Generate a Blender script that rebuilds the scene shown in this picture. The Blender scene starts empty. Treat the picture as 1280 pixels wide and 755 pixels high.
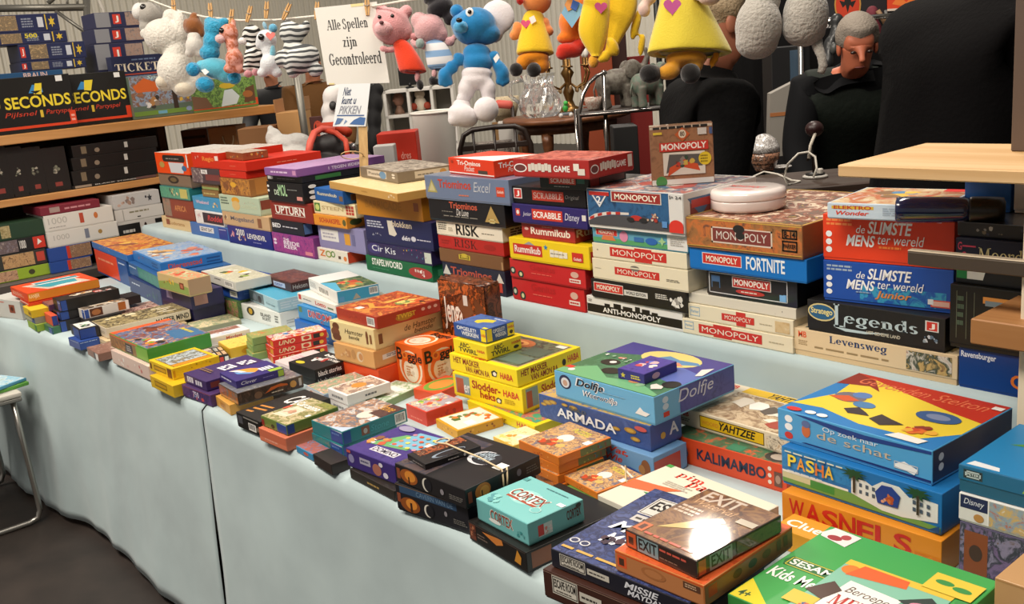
import bpy, bmesh, math, random
from mathutils import Vector, Matrix

# ------------------------------------------------------------------ camera, world, lights, exposure
SC = bpy.context.scene
COL = SC.collection
CAM = Vector((0.0, 0.0, 1.60))
RGT = Vector((0.64477441, 0.75917491, -0.08899107))
UPV = Vector((-0.13078912, 0.22428147, 0.96570805))
FWD = Vector((-0.75310037, 0.61102477, -0.24390277))
FPX = 1250.0

def at(px, py, depth):
    """pixel of the photograph at a given distance along the view -> world point"""
    return CAM + (FWD + RGT * ((px - 640) / FPX) - UPV * ((py - 377.5) / FPX)) * depth

def on_y(px, py, y):
    d = at(px, py, 1) - CAM
    return CAM + d * ((y - CAM.y) / d.y)

def on_z(px, py, z):
    d = at(px, py, 1) - CAM
    return CAM + d * ((z - CAM.z) / d.z)

cd = bpy.data.cameras.new('camera')
co = bpy.data.objects.new('camera', cd)
COL.objects.link(co)
co.matrix_world = Matrix(((RGT.x, UPV.x, -FWD.x, CAM.x), (RGT.y, UPV.y, -FWD.y, CAM.y), (RGT.z, UPV.z, -FWD.z, CAM.z), (0, 0, 0, 1)))
cd.sensor_width = 36
cd.lens = FPX / 1280 * 36
cd.clip_start = 0.02
SC.camera = co

SC.view_settings.view_transform = 'Standard'
SC.view_settings.look = 'None'
SC.view_settings.gamma = 1
SC.view_settings.use_curve_mapping = False
SC.view_settings.exposure = -0.15

wd = bpy.data.worlds.new('hall_air')
SC.world = wd
wd.use_nodes = True
bg = wd.node_tree.nodes['Background']
bg.inputs[0].default_value = (1.0, 0.93, 0.85, 1)
bg.inputs[1].default_value = 0.30

def area(name, loc, target, sx, sy, power, col):
    l = bpy.data.lights.new(name, 'AREA')
    l.shape = 'RECTANGLE'; l.size = sx; l.size_y = sy; l.energy = power; l.color = col
    o = bpy.data.objects.new(name, l)
    COL.objects.link(o)
    o.location = loc
    o.rotation_euler = (Vector(target) - Vector(loc)).to_track_quat('-Z', 'Y').to_euler()
    return o
WARM = (1.0, 0.90, 0.78)
area('ceiling_lamp', (-1.2, -.8, 4.6), (-1.7, 1.3, .7), 2.6, 1.0, 190, WARM)
area('ceiling_lamp', (-4.8, -.8, 4.6), (-4.4, 1.3, .8), 2.6, 1.0, 190, WARM)
area('ceiling_lamp', (-2.2, 3.0, 4.8), (-2.9, 2.9, .7), 2.4, .7, 120, WARM)
area('ceiling_lamp', (-5.44, 6.48, 4.7), (-5.1, 5.7, .7), .27, .2, 80, WARM)
area('ceiling_lamp', (-10.5, 4.4, 4.8), (-12.5, 5.4, 1.2), 3.0, 1.0, 420, WARM)
area('ceiling_lamp', (-7.0, 9.0, 5.2), (-7.4, 11.4, 1.6), 4.0, .8, 260, WARM)

# ------------------------------------------------------------------ helpers
def lin(h):
    if not isinstance(h, str):
        return h
    v = [int(h[i:i + 2], 16) / 255 for i in (0, 2, 4)]
    return tuple(c / 12.92 if c <= .04045 else ((c + .055) / 1.055) ** 2.4 for c in v) + (1,)

MATS = {}
def mat(h, rough=.5, metal=0, coat=0, trans=0, spec=.5, sheen=0, bump=0, bscale=80, emit=0, alpha=1):
    key = (h, rough, metal, coat, trans, spec, sheen, bump, bscale, emit, alpha)
    if key in MATS:
        return MATS[key]
    m = bpy.data.materials.new('surface_' + str(h))
    m.use_nodes = True
    nt = m.node_tree
    b = nt.nodes['Principled BSDF']
    b.inputs['Base Color'].default_value = lin(h)
    b.inputs['Roughness'].default_value = rough
    b.inputs['Metallic'].default_value = metal
    b.inputs['Coat Weight'].default_value = coat
    b.inputs['Coat Roughness'].default_value = .08
    b.inputs['Transmission Weight'].default_value = trans
    b.inputs['Specular IOR Level'].default_value = spec
    b.inputs['Sheen Weight'].default_value = sheen
    b.inputs['Alpha'].default_value = alpha
    if emit:
        b.inputs['Emission Color'].default_value = lin(h)
        b.inputs['Emission Strength'].default_value = emit
    if bump:
        tc = nt.nodes.new('ShaderNodeTexCoord')
        n = nt.nodes.new('ShaderNodeTexNoise'); n.inputs['Scale'].default_value = bscale; n.inputs['Detail'].default_value = 4
        bp = nt.nodes.new('ShaderNodeBump'); bp.inputs['Strength'].default_value = bump; bp.inputs['Distance'].default_value = .01
        nt.links.new(tc.outputs['Object'], n.inputs['Vector'])
        nt.links.new(n.outputs['Fac'], bp.inputs['Height'])
        nt.links.new(bp.outputs['Normal'], b.inputs['Normal'])
    MATS[key] = m
    return m

def art(pal, sc=.5, rough=.4, coat=0, distort=1.2, feature=.055, interp='EASE'):
    """printed picture: flowing patches of the palette colours"""
    key = ('art', tuple(pal), sc, rough, coat, distort, feature)
    if key in MATS:
        return MATS[key]
    m = bpy.data.materials.new('printed_picture')
    m.use_nodes = True
    nt = m.node_tree
    b = nt.nodes['Principled BSDF']
    b.inputs['Roughness'].default_value = rough
    b.inputs['Coat Weight'].default_value = coat
    b.inputs['Coat Roughness'].default_value = .06
    tc = nt.nodes.new('ShaderNodeTexCoord')
    oi = nt.nodes.new('ShaderNodeObjectInfo')
    mul = nt.nodes.new('ShaderNodeMath'); mul.operation = 'MULTIPLY'; mul.inputs[1].default_value = 37.0
    ad = nt.nodes.new('ShaderNodeVectorMath'); ad.operation = 'ADD'
    n = nt.nodes.new('ShaderNodeTexNoise')
    n.inputs['Scale'].default_value = 1 / (feature * sc)
    n.inputs['Detail'].default_value = 5
    n.inputs['Roughness'].default_value = .62
    n.inputs['Distortion'].default_value = distort
    r = nt.nodes.new('ShaderNodeValToRGB')
    r.color_ramp.interpolation = interp
    el = r.color_ramp.elements
    k = len(pal)
    while len(el) < k:
        el.new(.5)
    for i in range(k):
        el[i].position = .3 + .4 * i / max(1, k - 1)
        el[i].color = lin(pal[i])
    nt.links.new(oi.outputs['Random'], mul.inputs[0])
    nt.links.new(tc.outputs['Object'], ad.inputs[0])
    nt.links.new(mul.outputs[0], ad.inputs[1])
    nt.links.new(ad.outputs[0], n.inputs['Vector'])
    nt.links.new(n.outputs['Fac'], r.inputs['Fac'])
    nt.links.new(r.outputs['Color'], b.inputs['Base Color'])
    MATS[key] = m
    return m

def wood(c1, c2, scale=3.0, rough=.5, axis='X', name='wood'):
    key = ('wood', c1, c2, scale, rough, axis)
    if key in MATS:
        return MATS[key]
    m = bpy.data.materials.new(name)
    m.use_nodes = True
    nt = m.node_tree
    b = nt.nodes['Principled BSDF']
    b.inputs['Roughness'].default_value = rough
    tc = nt.nodes.new('ShaderNodeTexCoord')
    mp = nt.nodes.new('ShaderNodeMapping')
    s = {'X': (.6, 9, 9), 'Y': (9, .6, 9), 'Z': (9, 9, .6)}[axis]
    mp.inputs['Scale'].default_value = s
    n = nt.nodes.new('ShaderNodeTexNoise'); n.inputs['Scale'].default_value = scale; n.inputs['Detail'].default_value = 6; n.inputs['Distortion'].default_value = .6
    r = nt.nodes.new('ShaderNodeValToRGB')
    r.color_ramp.elements[0].position = .35; r.color_ramp.elements[0].color = lin(c1)
    r.color_ramp.elements[1].position = .65; r.color_ramp.elements[1].color = lin(c2)
    nt.links.new(tc.outputs['Object'], mp.inputs['Vector'])
    nt.links.new(mp.outputs[0], n.inputs['Vector'])
    nt.links.new(n.outputs['Fac'], r.inputs['Fac'])
    nt.links.new(r.outputs['Color'], b.inputs['Base Color'])
    MATS[key] = m
    return m

class MB:
    """collects shapes with several materials into one mesh object"""
    def __init__(self):
        self.v = []; self.f = []; self.m = []; self.slots = []; self.smooth = []
    def slot(self, m):
        for i, x in enumerate(self.slots):
            if x is m:
                return i
        self.slots.append(m)
        return len(self.slots) - 1
    def add(self, verts, faces, m, smooth=False, M=None):
        k = len(self.v)
        self.v += [tuple(M @ Vector(p)) if M else tuple(p) for p in verts]
        s = self.slot(m)
        for f in faces:
            self.f.append(tuple(k + i for i in f)); self.m.append(s); self.smooth.append(smooth)
        return self
    def box(self, x0, x1, y0, y1, z0, z1, m, bev=0, M=None, seg=1):
        bm = bmesh.new()
        bmesh.ops.create_cube(bm, size=1)
        for v in bm.verts:
            v.co = Vector(((x0 + x1) / 2 + v.co.x * (x1 - x0), (y0 + y1) / 2 + v.co.y * (y1 - y0), (z0 + z1) / 2 + v.co.z * (z1 - z0)))
        if bev:
            bev = min(bev, .45 * min(x1 - x0, y1 - y0, z1 - z0))
            bmesh.ops.bevel(bm, geom=bm.edges[:], offset=bev, segments=seg, affect='EDGES', profile=.6)
        bm.verts.index_update()
        self.add([v.co.copy() for v in bm.verts], [[v.index for v in f.verts] for f in bm.faces], m, False, M)
        bm.free()
        return self
    def tube(self, pts, r, m, seg=8, caps=True, smooth=True, M=None, closed=False):
        pts = [Vector(p) for p in pts]
        n = len(pts)
        rs = r if isinstance(r, (list, tuple)) else [r] * n
        vs = []; fs = []
        prev = None
        for i, p in enumerate(pts):
            if closed:
                t = pts[(i + 1) % n] - pts[i - 1]
            else:
                t = (pts[min(i + 1, n - 1)] - pts[max(i - 1, 0)])
            t.normalize()
            if prev is None:
                a = Vector((0, 0, 1)) if abs(t.z) < .9 else Vector((1, 0, 0))
                u = t.cross(a).normalized()
            else:
                u = (prev - t * prev.dot(t)).normalized()
            prev = u
            w = t.cross(u)
            for j in range(seg):
                an = 2 * math.pi * j / seg
                vs.append(p + (u * math.cos(an) + w * math.sin(an)) * rs[i])
        rng = n if closed else n - 1
        for i in range(rng):
            for j in range(seg):
                a = i * seg + j; b = i * seg + (j + 1) % seg
                c = ((i + 1) % n) * seg + (j + 1) % seg; d = ((i + 1) % n) * seg + j
                fs.append((a, b, c, d))
        if caps and not closed:
            fs.append(tuple(reversed(range(seg))))
            fs.append(tuple((n - 1) * seg + j for j in range(seg)))
        return self.add(vs, fs, m, smooth, M)
    def lathe(self, prof, m, seg=24, c=(0, 0, 0), M=None, smooth=True):
        vs = []; fs = []
        n = len(prof)
        for (r, z) in prof:
            for j in range(seg):
                a = 2 * math.pi * j / seg
                vs.append((c[0] + r * math.cos(a), c[1] + r * math.sin(a), c[2] + z))
        for i in range(n - 1):
            for j in range(seg):
                fs.append((i * seg + j, i * seg + (j + 1) % seg, (i + 1) * seg + (j + 1) % seg, (i + 1) * seg + j))
        fs.append(tuple(reversed(range(seg))))
        fs.append(tuple((n - 1) * seg + j for j in range(seg)))
        return self.add(vs, fs, m, smooth, M)
    def ball(self, c, r, m, seg=16, rot=None, M=None):
        bm = bmesh.new()
        bmesh.ops.create_uvsphere(bm, u_segments=seg, v_segments=max(8, seg * 3 // 4), radius=1)
        R = (rot.to_matrix() if rot else Matrix.Identity(3))
        rr = r if isinstance(r, (tuple, list)) else (r, r, r)
        bm.verts.index_update()
        vs = [R @ Vector((v.co.x * rr[0], v.co.y * rr[1], v.co.z * rr[2])) + Vector(c) for v in bm.verts]
        self.add(vs, [[v.index for v in f.verts] for f in bm.faces], m, True, M)
        bm.free()
        return self
    def prism(self, poly, y0, y1, m, M=None):
        """outline in x-z, extruded along y"""
        n = len(poly)
        vs = [(p[0], y0, p[1]) for p in poly] + [(p[0], y1, p[1]) for p in poly]
        fs = [tuple(range(n)), tuple(reversed(range(n, 2 * n)))]
        for i in range(n):
            j = (i + 1) % n
            fs.append((i, i + n, j + n, j))
        return self.add(vs, fs, m, False, M)
    def build(self, name, parent=None, loc=None, rz=None):
        me = bpy.data.meshes.new(name)
        me.from_pydata(self.v, [], self.f)
        for s in self.slots:
            me.materials.append(s)
        me.polygons.foreach_set('material_index', self.m)
        me.polygons.foreach_set('use_smooth', self.smooth)
        me.update()
        o = bpy.data.objects.new(name, me)
        COL.objects.link(o)
        if parent:
            o.parent = parent
        if loc is not None:
            o.location = loc
        if rz is not None:
            o.rotation_euler = (0, 0, rz)
        return o

def tag(o, label, cat, group=None, kind=None):
    o['label'] = label; o['category'] = cat
    if group: o['group'] = group
    if kind: o['kind'] = kind
    return o

def thing(name, label, cat, loc=(0, 0, 0), rz=0, group=None):
    o = bpy.data.objects.new(name, None)
    COL.objects.link(o)
    o.empty_display_size = .05
    o.location = loc; o.rotation_euler = (0, 0, rz)
    return tag(o, label, cat, group)

def struct(o):
    o['kind'] = 'structure'
    return o

# ---- lettering: outlines become flat print on the surfaces
TXT = {}
SERIF_SET = {}
def text_shape(s, st):
    key = (s, st)
    if key in TXT:
        return TXT[key]
    if 's' in st and all(ch in SERIF_SET or ch == ' ' for ch in s):
        TXT[key] = serif_text(s, 'b' in st)
        return TXT[key]
    cu = bpy.data.curves.new('lettering', 'FONT')
    cu.body = s
    cu.resolution_u = 3
    if 'b' in st:
        cu.offset = .022
    if 'i' in st:
        cu.shear = .25
    cu.fill_mode = 'FRONT'
    ob = bpy.data.objects.new('lettering', cu)
    me = bpy.data.meshes.new_from_object(ob)
    vs = [(v.co.x, v.co.y) for v in me.vertices]
    fs = [tuple(p.vertices) for p in me.polygons]
    bpy.data.objects.remove(ob); bpy.data.meshes.remove(me); bpy.data.curves.remove(cu)
    if not vs:
        vs = [(0, 0), (1, 0), (1, 1)]; fs = []
    x0 = min(v[0] for v in vs); x1 = max(v[0] for v in vs); y0 = min(v[1] for v in vs); y1 = max(v[1] for v in vs)
    vs = [((x - x0) / (x1 - x0 + 1e-9), (y - y0) / (y1 - y0 + 1e-9)) for x, y in vs]
    TXT[key] = (vs, fs)
    return TXT[key]

def serif_text(s, bold):
    """a small roman alphabet drawn from stems, bowls and slab serifs"""
    V = []; F = []
    T = .16 if bold else .11      # thick stroke
    t = .045                      # thin stroke
    X = .5                        # x height (cap = .72)
    def quad(a, b, c, d):
        k = len(V); V.extend([a, b, c, d]); F.append((k, k + 1, k + 2, k + 3))
    def rect(x0, y0, x1, y1):
        quad((x0, y0), (x1, y0), (x1, y1), (x0, y1))
    def stem(x, y0, y1, top=1, bot=1):
        rect(x, y0, x + T, y1)
        if bot: rect(x - .06, y0, x + T + .06, y0 + t)
        if top: quad((x - .07, y1 - t * 1.6), (x, y1 - t * 2.2), (x + T * .5, y1), (x - .02, y1))
    def bowl(cx, cy, rx, ry, a0=0, a1=360, n=22):
        ix = rx - T; iy = ry - t
        for i in range(n):
            a = math.radians(a0 + (a1 - a0) * i / n); b = math.radians(a0 + (a1 - a0) * (i + 1) / n)
            quad((cx + ix * math.cos(a), cy + iy * math.sin(a)), (cx + rx * math.cos(a), cy + ry * math.sin(a)), (cx + rx * math.cos(b), cy + ry * math.sin(b)), (cx + ix * math.cos(b), cy + iy * math.sin(b)))
    def arch(x, w):
        n = 12
        for i in range(n):
            a = math.pi * (1 - i / n); b = math.pi * (1 - (i + 1) / n)
            cx = x + w / 2
            def o(q): return (cx + w / 2 * math.cos(q), X * .62 + X * .38 * math.sin(q))
            def ii(q): return (cx - T / 2 + (w / 2 - T * .5) * math.cos(q), X * .62 + (X * .38 - t * 1.6) * math.sin(q))
            quad(ii(a), o(a), o(b), ii(b))
        rect(x + w - T, 0, x + w, X * .64); rect(x + w - T - .06, 0, x + w + .06, t)
    def dia(x0, y0, x1, y1, w):
        quad((x0, y0), (x0 + w, y0), (x1 + w, y1), (x1, y1))
    adv = 0.0
    for ch in s:
        k0 = len(V)
        if ch == ' ':
            adv += .26; continue
        w = .5
        if ch == 'A': dia(0, 0, .3, .72, t * 1.3); dia(.56 - T * .3, 0, .3, .72, T); rect(.1, .22, .55, .22 + t); rect(-.07, 0, .14, t); rect(.44, 0, .76, t); w = .72
        elif ch == 'l': stem(.07, 0, .74); w = .3
        elif ch == 'i': stem(.07, 0, X); bowl(.07 + T / 2, .66, T * .55, T * .5, 0, 360); rect(.07, .62, .07 + T, .70); w = .3
        elif ch == 'j': stem(.1, -.1, X, 1, 0); rect(-.06, -.2, .1, -.2 + t * 1.6); quad((.06, -.2), (.14, -.2), (.1 + T, -.1), (.1, -.1)); rect(.1, .62, .1 + T, .70); w = .3
        elif ch in 'nm':
            stem(.07, 0, X); arch(.07, .44); w = .58
            if ch == 'm': arch(.07 + .44 - T, .44); w = .58 + .44 - T
        elif ch == 'r': stem(.07, 0, X); bowl(.36, X * .7, .17, X * .3, 60, 150); rect(.36, X - .14, .46, X - .02); w = .45
        elif ch == 'p': stem(.07, -.22, X); bowl(.3, X / 2, .26, X / 2, -150, 150); w = .6
        elif ch == 'd': stem(.38, 0, .74, 1, 1); bowl(.28, X / 2, .26, X / 2, 30, 330); w = .62
        elif ch == 'b': stem(.07, 0, .74, 1, 0); bowl(.3, X / 2, .26, X / 2, -150, 150); w = .6
        elif ch == 'o': bowl(.27, X / 2, .26, X / 2); w = .55
        elif ch == 'c': bowl(.27, X / 2, .26, X / 2, 45, 315); rect(.36, X - .17, .47, X - .06); w = .48
        elif ch == 'e': bowl(.27, X / 2, .26, X / 2, 0, 320); rect(.12, X * .48, .5, X * .48 + t); w = .54
        elif ch == 'g': bowl(.27, X / 2 + .02, .25, X / 2 - .02); bowl(.27, -.1, .27, .12); rect(.4, X - t * 2, .58, X); w = .58
        elif ch == 's': bowl(.2, X * .74, .19, X * .27, 30, 270); bowl(.2, X * .26, .19, X * .27, -150, 90); w = .42
        elif ch == 'S': bowl(.26, .53, .25, .20, 20, 275); bowl(.26, .18, .26, .20, -160, 95); rect(.4, .52, .46, .72); rect(.02, .0, .08, .2); w = .58
        elif ch == 't': stem(.1, 0, .64, 0, 0); rect(0, X - t, .36, X); bowl(.27, .1, .17, .1, 180, 300); w = .38
        elif ch == 'z': rect(.03, X - t * 1.3, .42, X); rect(.03, 0, .44, t * 1.3); dia(.03, 0, .26, X, T); w = .48
        elif ch == 'G': bowl(.36, .36, .35, .37, 40, 320); rect(.5, 0.04, .5 + T, .32); rect(.42, .3, .74, .3 + t); rect(.58, .5, .64, .72); w = .78
        elif ch == 'L': stem(.08, 0, .72, 0, 1); rect(.02, .72 - t, .08 + T + .06, .72); rect(.08, 0, .55, t); quad((.5, 0), (.58, 0), (.6, .24), (.55, .24)); w = .62
        elif ch == 'v': dia(.24, 0, .02, X, T); dia(.26, 0, .46, X, t * 1.2); rect(-.04, X - t, .24, X); rect(.38, X - t, .58, X); w = .55
        elif ch == 'w': dia(.2, 0, .02, X, T); dia(.22, 0, .36, X, t * 1.2); dia(.5, 0, .34, X, T); dia(.52, 0, .7, X, t * 1.2); rect(-.04, X - t, .22, X); rect(.6, X - t, .82, X); w = .8
        elif ch == 'M': rect(.08, 0, .08 + t * 1.3, .72); dia(.4, 0, .08, .72, T); dia(.42, 0, .66, .72, t * 1.2); rect(.66, 0, .66 + T, .72); rect(0, 0, .22, t); rect(.58, 0, .9, t); rect(0, .72 - t, .2, .72); rect(.66, .72 - t, .9, .72); w = .92
        elif ch == 'B': stem(.08, 0, .72, 0, 1); bowl(.3, .54, .22, .18, -90, 90); bowl(.3, .19, .27, .19, -90, 90); rect(.08, .72 - t, .3, .72); rect(.08, .36, .3, .36 + t); rect(.08, 0, .3, t); w = .62
        elif ch == 'R': stem(.08, 0, .72, 0, 1); bowl(.3, .53, .23, .19, -90, 90); rect(.02, .72 - t, .3, .72); rect(.08, .34, .3, .34 + t); dia(.48, 0, .26, .36, T); rect(.46, 0, .74, t); w = .74
        elif ch == 'I': stem(.08, 0, .72, 0, 1); rect(.02, .72 - t, .14 + T, .72); w = .36
        elif ch == 'C': bowl(.36, .36, .35, .37, 45, 315); rect(.56, .5, .62, .72); w = .7
        elif ch == 'D': stem(.08, 0, .72, 0, 1); bowl(.3, .36, .36, .36, -90, 90); rect(.02, .72 - t, .3, .72); rect(.08, 0, .3, t); w = .72
        elif ch == 'E': stem(.08, 0, .72, 0, 1); rect(.02, .72 - t, .54, .72); rect(.08, 0, .56, t); rect(.08, .36, .42, .36 + t); rect(.5, .56, .54, .72); rect(.52, 0, .57, .18); w = .62
        elif ch == 'K': stem(.08, 0, .72, 0, 1); rect(.02, .72 - t, .14 + T, .72); dia(.18, .3, .52, .72, t * 1.4); dia(.5, 0, .24, .4, T); rect(.44, 0, .76, t); w = .74
        elif ch == 'N': rect(.08, 0, .08 + t * 1.3, .72); dia(.5, 0, .08, .72, T); rect(.6, 0, .6 + t * 1.3, .72); rect(0, 0, .22, t); rect(.5, .72 - t, .76, .72); w = .76
        elif ch == 'T': stem(.24, 0, .72, 0, 1); rect(0, .72 - t, .64, .72); rect(0, .54, .05, .72); rect(.59, .54, .64, .72); w = .66
        elif ch == 'O': bowl(.36, .36, .35, .37); w = .74
        elif ch == 'k': stem(.07, 0, .74); dia(.16, .22, .38, X, t * 1.4); dia(.36, 0, .18, .3, T); rect(.32, 0, .58, t); w = .56
        elif ch == 'h': stem(.07, 0, .74); arch(.07, .44); w = .58
        elif ch == 'a': bowl(.22, .14, .2, .15); stem(.28, 0, X * .8, 0, 1); bowl(.25, X * .72, .2, X * .28, 0, 160); w = .52
        elif ch == 'u': stem(.06, .06, X, 1, 0); stem(.38, 0, X, 1, 1); bowl(.28, .15, .22, .15, 180, 330); w = .6
        for i in range(k0, len(V)):
            V[i] = (V[i][0] + adv, V[i][1])
        adv += w + .035
    xs = [v[0] for v in V]; ys = [v[1] for v in V]
    x0, x1, y0, y1 = min(xs), max(xs), min(ys), max(ys)
    return ([((x - x0) / (x1 - x0), (y - y0) / (y1 - y0)) for x, y in V], F)
for _c in 'AlijnmrpdboceGgsStzLvwMBRICDEKNTOkhau':
    SERIF_SET[_c] = 1

# ------------------------------------------------------------------ setting
def grid_mesh(name, fn, nu, nv, m, parent=None, smooth=True):
    vs = [fn(i / nu, j / nv) for j in range(nv + 1) for i in range(nu + 1)]
    fs = [(j * (nu + 1) + i, j * (nu + 1) + i + 1, (j + 1) * (nu + 1) + i + 1, (j + 1) * (nu + 1) + i) for j in range(nv) for i in range(nu)]
    return MB().add(vs, fs, m, smooth).build(name, parent)

def floor_mat():
    m = bpy.data.materials.new('dark_hall_floor'); m.use_nodes = True
    nt = m.node_tree; b = nt.nodes['Principled BSDF']
    tc = nt.nodes.new('ShaderNodeTexCoord'); n = nt.nodes.new('ShaderNodeTexNoise'); n.inputs['Scale'].default_value = 6; n.inputs['Detail'].default_value = 8
    r = nt.nodes.new('ShaderNodeValToRGB'); r.color_ramp.elements[0].color = lin('211b18'); r.color_ramp.elements[1].color = lin('372e29')
    r.color_ramp.elements[0].position = .3; r.color_ramp.elements[1].position = .75
    nt.links.new(tc.outputs['Object'], n.inputs['Vector']); nt.links.new(n.outputs['Fac'], r.inputs['Fac']); nt.links.new(r.outputs['Color'], b.inputs['Base Color'])
    b.inputs['Roughness'].default_value = .55
    return m
FL = floor_mat()
struct(MB().box(-20, 6, -6, 14, -.1, 0, FL).build('floor'))

def ribbed(name, x0, x1, z0, z1, y, m, pitch=.12):
    """trapezoid profiled steel sheet standing along x"""
    xs = []; x = x0
    while x < x1:
        xs += [(x, y), (x + pitch * .35, y), (x + pitch * .5, y - .045), (x + pitch * .85, y - .045)]
        x += pitch
    vs = [(a, b, z0) for a, b in xs] + [(a, b, z1) for a, b in xs] + [(a, b + .08, z0) for a, b in xs] + [(a, b + .08, z1) for a, b in xs]
    n = len(xs)
    fs = [(i, i + 1, n + i + 1, n + i) for i in range(n - 1)] + [(2 * n + i + 1, 2 * n + i, 3 * n + i, 3 * n + i + 1) for i in range(n - 1)]
    return MB().add(vs, fs, m).build(name)
struct(ribbed('wall_back', -18, 5.5, 0, 6, 11.5, mat('c6c2b6', .55)))
wl = struct(ribbed('wall_left', -6, 11.6, 0, 6, 0, mat('cdc8ba', .55)))
wl.rotation_euler = (0, 0, math.pi / 2); wl.location = (-18, 0, 0)
struct(MB().box(5.5, 5.6, -6, 12, 0, 6, mat('5a544e', .8)).build('wall_right'))

# ------------------------------------------------------------------ cloth covered tables
def cloth_mat():
    m = bpy.data.materials.new('pale_blue_cloth'); m.use_nodes = True
    nt = m.node_tree; b = nt.nodes['Principled BSDF']
    tc = nt.nodes.new('ShaderNodeTexCoord')
    n = nt.nodes.new('ShaderNodeTexNoise'); n.inputs['Scale'].default_value = 3.5; n.inputs['Detail'].default_value = 6
    r = nt.nodes.new('ShaderNodeValToRGB')
    r.color_ramp.elements[0].position = .3; r.color_ramp.elements[0].color = lin('a4b5b8')
    r.color_ramp.elements[1].position = .7; r.color_ramp.elements[1].color = lin('b4c6c8')
    n2 = nt.nodes.new('ShaderNodeTexNoise'); n2.inputs['Scale'].default_value = 2.6; n2.inputs['Detail'].default_value = 3
    bp = nt.nodes.new('ShaderNodeBump'); bp.inputs['Strength'].default_value = .35; bp.inputs['Distance'].default_value = .025
    nt.links.new(tc.outputs['Object'], n.inputs['Vector']); nt.links.new(n.outputs['Fac'], r.inputs['Fac']); nt.links.new(r.outputs['Color'], b.inputs['Base Color'])
    nt.links.new(tc.outputs['Object'], n2.inputs['Vector']); nt.links.new(n2.outputs['Fac'], bp.inputs['Height']); nt.links.new(bp.outputs['Normal'], b.inputs['Normal'])
    b.inputs['Roughness'].default_value = .85
    b.inputs['Sheen Weight'].default_value = .15
    return m
CL = cloth_mat()
TZ = .742
def front_cloth(x0, x1, yfront, seed, hem, ya=None, taper=(0, 0)):
    """table top sheet that falls over the front edge in soft folds; yfront is a function of x"""
    rr = random.Random(seed)
    ph = [rr.uniform(0, 6.28) for _ in range(6)]
    nu = int((x1 - x0) / .025)
    prof = []                                     # (outward, z) profile from the back of the top to the hem
    prof = [(-.82, TZ), (-.6, TZ), (-.4, TZ), (-.2, TZ), (-.1, TZ), (-.03, TZ), (-.008, TZ - .002), (.004, TZ - .012)] + [(.006 + .05 * (k / 22) ** 1.2, TZ - .012 - (TZ - .012 - hem) * k / 22) for k in range(1, 23)]
    def fn(u, v):
        j = min(len(prof) - 1, int(round(v * (len(prof) - 1))))
        o, z = prof[j]
        dr = max(0, (TZ - .01 - z) / TZ)
        x = x0 + (x1 - x0) * u
        x += dr * (taper[0] * (1 - u) + taper[1] * u)
        f = 0
        if dr > 0:
            am = .6 + .4 * math.sin(x * 1.7 + ph[5])
            f = dr ** .9 * am * (.015 * math.sin(x * 6.3 + ph[0] + .8 * dr) + .011 * (1 - 2 * abs(math.sin(x * 6.9 + ph[1] + dr * 1.2))) + .006 * (1 - 2 * abs(math.sin(x * 15 + ph[2] - dr * 1.5))))
            f += .004 * math.sin(z * 11 + x * 4 + ph[3]) * dr
        y = yfront(x) - o - f
        if o < -.02:
            z = z
        return (x, y, z + (.0 if dr == 0 else .012 * math.sin(x * 5 + ph[4]) * max(0, dr - .9) * 8))
    return grid_mesh('tablecloth', fn, nu, len(prof) - 1, CL)
yf = lambda x: .956 if x > -3.4 else .956 - (-3.4 - x) * .085
c = front_cloth(-4.72, -2.545, yf, 4, .03, taper=(0, .02))
c.modifiers.new('thickness', 'SOLIDIFY').thickness = .0015
c.modifiers['thickness'].offset = -1
tag(c, 'pale blue cloth over the left front table, left of the dark slit', 'tablecloth', 'pale blue tablecloths')
c = front_cloth(-2.535, .25, yf, 9, .03, taper=(.035, 0))
c.modifiers.new('thickness', 'SOLIDIFY').thickness = .0015
c.modifiers['thickness'].offset = -1
tag(c, 'pale blue cloth over the right front table, right of the dark slit', 'tablecloth', 'pale blue tablecloths')
# the tables themselves
def trestle(x0, x1, y0, y1, z, label):
    t = thing('folding_table', label, 'table', ((x0 + x1) / 2, (y0 + y1) / 2, 0), 0, 'folding tables under the cloths')
    hx = (x1 - x0) / 2; hy = (y1 - y0) / 2
    MB().box(-hx, hx, -hy, hy, z - .03, z, mat('6a5a48', .6), .004).build('table_top', t)
    for sx in (-1, 1):
        for sy in (-1, 1):
            MB().tube([(sx * (hx - .12), sy * (hy - .06), z - .03), (sx * (hx - .12), sy * (hy - .06), 0)], .014, mat('5a5a5c', .4, .8)).build('leg', t)
trestle(-4.66, -2.56, 1.03, 1.72, TZ - .004, 'folding table under the left pale blue cloth')
trestle(-2.52, .22, 1.0, 1.72, TZ - .004, 'folding table under the right pale blue cloth')
# raised back shelf: covered platform
RZ = .915
def back_cloth():
    rr = random.Random(2)
    prof = [(-.42, RZ), (-.3, RZ), (-.2, RZ), (-.05, RZ), (-.01, RZ - .001), (.003, RZ - .010)] + [(.004 + .02 * k / 10, RZ - .01 - (RZ - .01 - TZ - .004) * k / 10) for k in range(1, 11)]
    def fn(u, v):
        j = int(round(v * (len(prof) - 1))); o, z = prof[j]
        x = -5.0 + 5.3 * u
        dr = max(0, (RZ - .008 - z) / .17)
        f = dr * (.010 * math.sin(x * 6) + .007 * math.sin(x * 13 + 1) + .006 * math.sin(x * 7 + z * 30))
        return (x, 1.732 - o * (1 if o < 0 else .6) - f * .6 + (.0 if o < 0 else .0), z)
    return grid_mesh('tablecloth', fn, 220, len(prof) - 1, CL)
c = back_cloth()
c.modifiers.new('thickness', 'SOLIDIFY').thickness = .0015
c.modifiers['thickness'].offset = -1
tag(c, 'pale blue cloth over the raised shelf behind the front tables', 'tablecloth', 'pale blue tablecloths')
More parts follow.
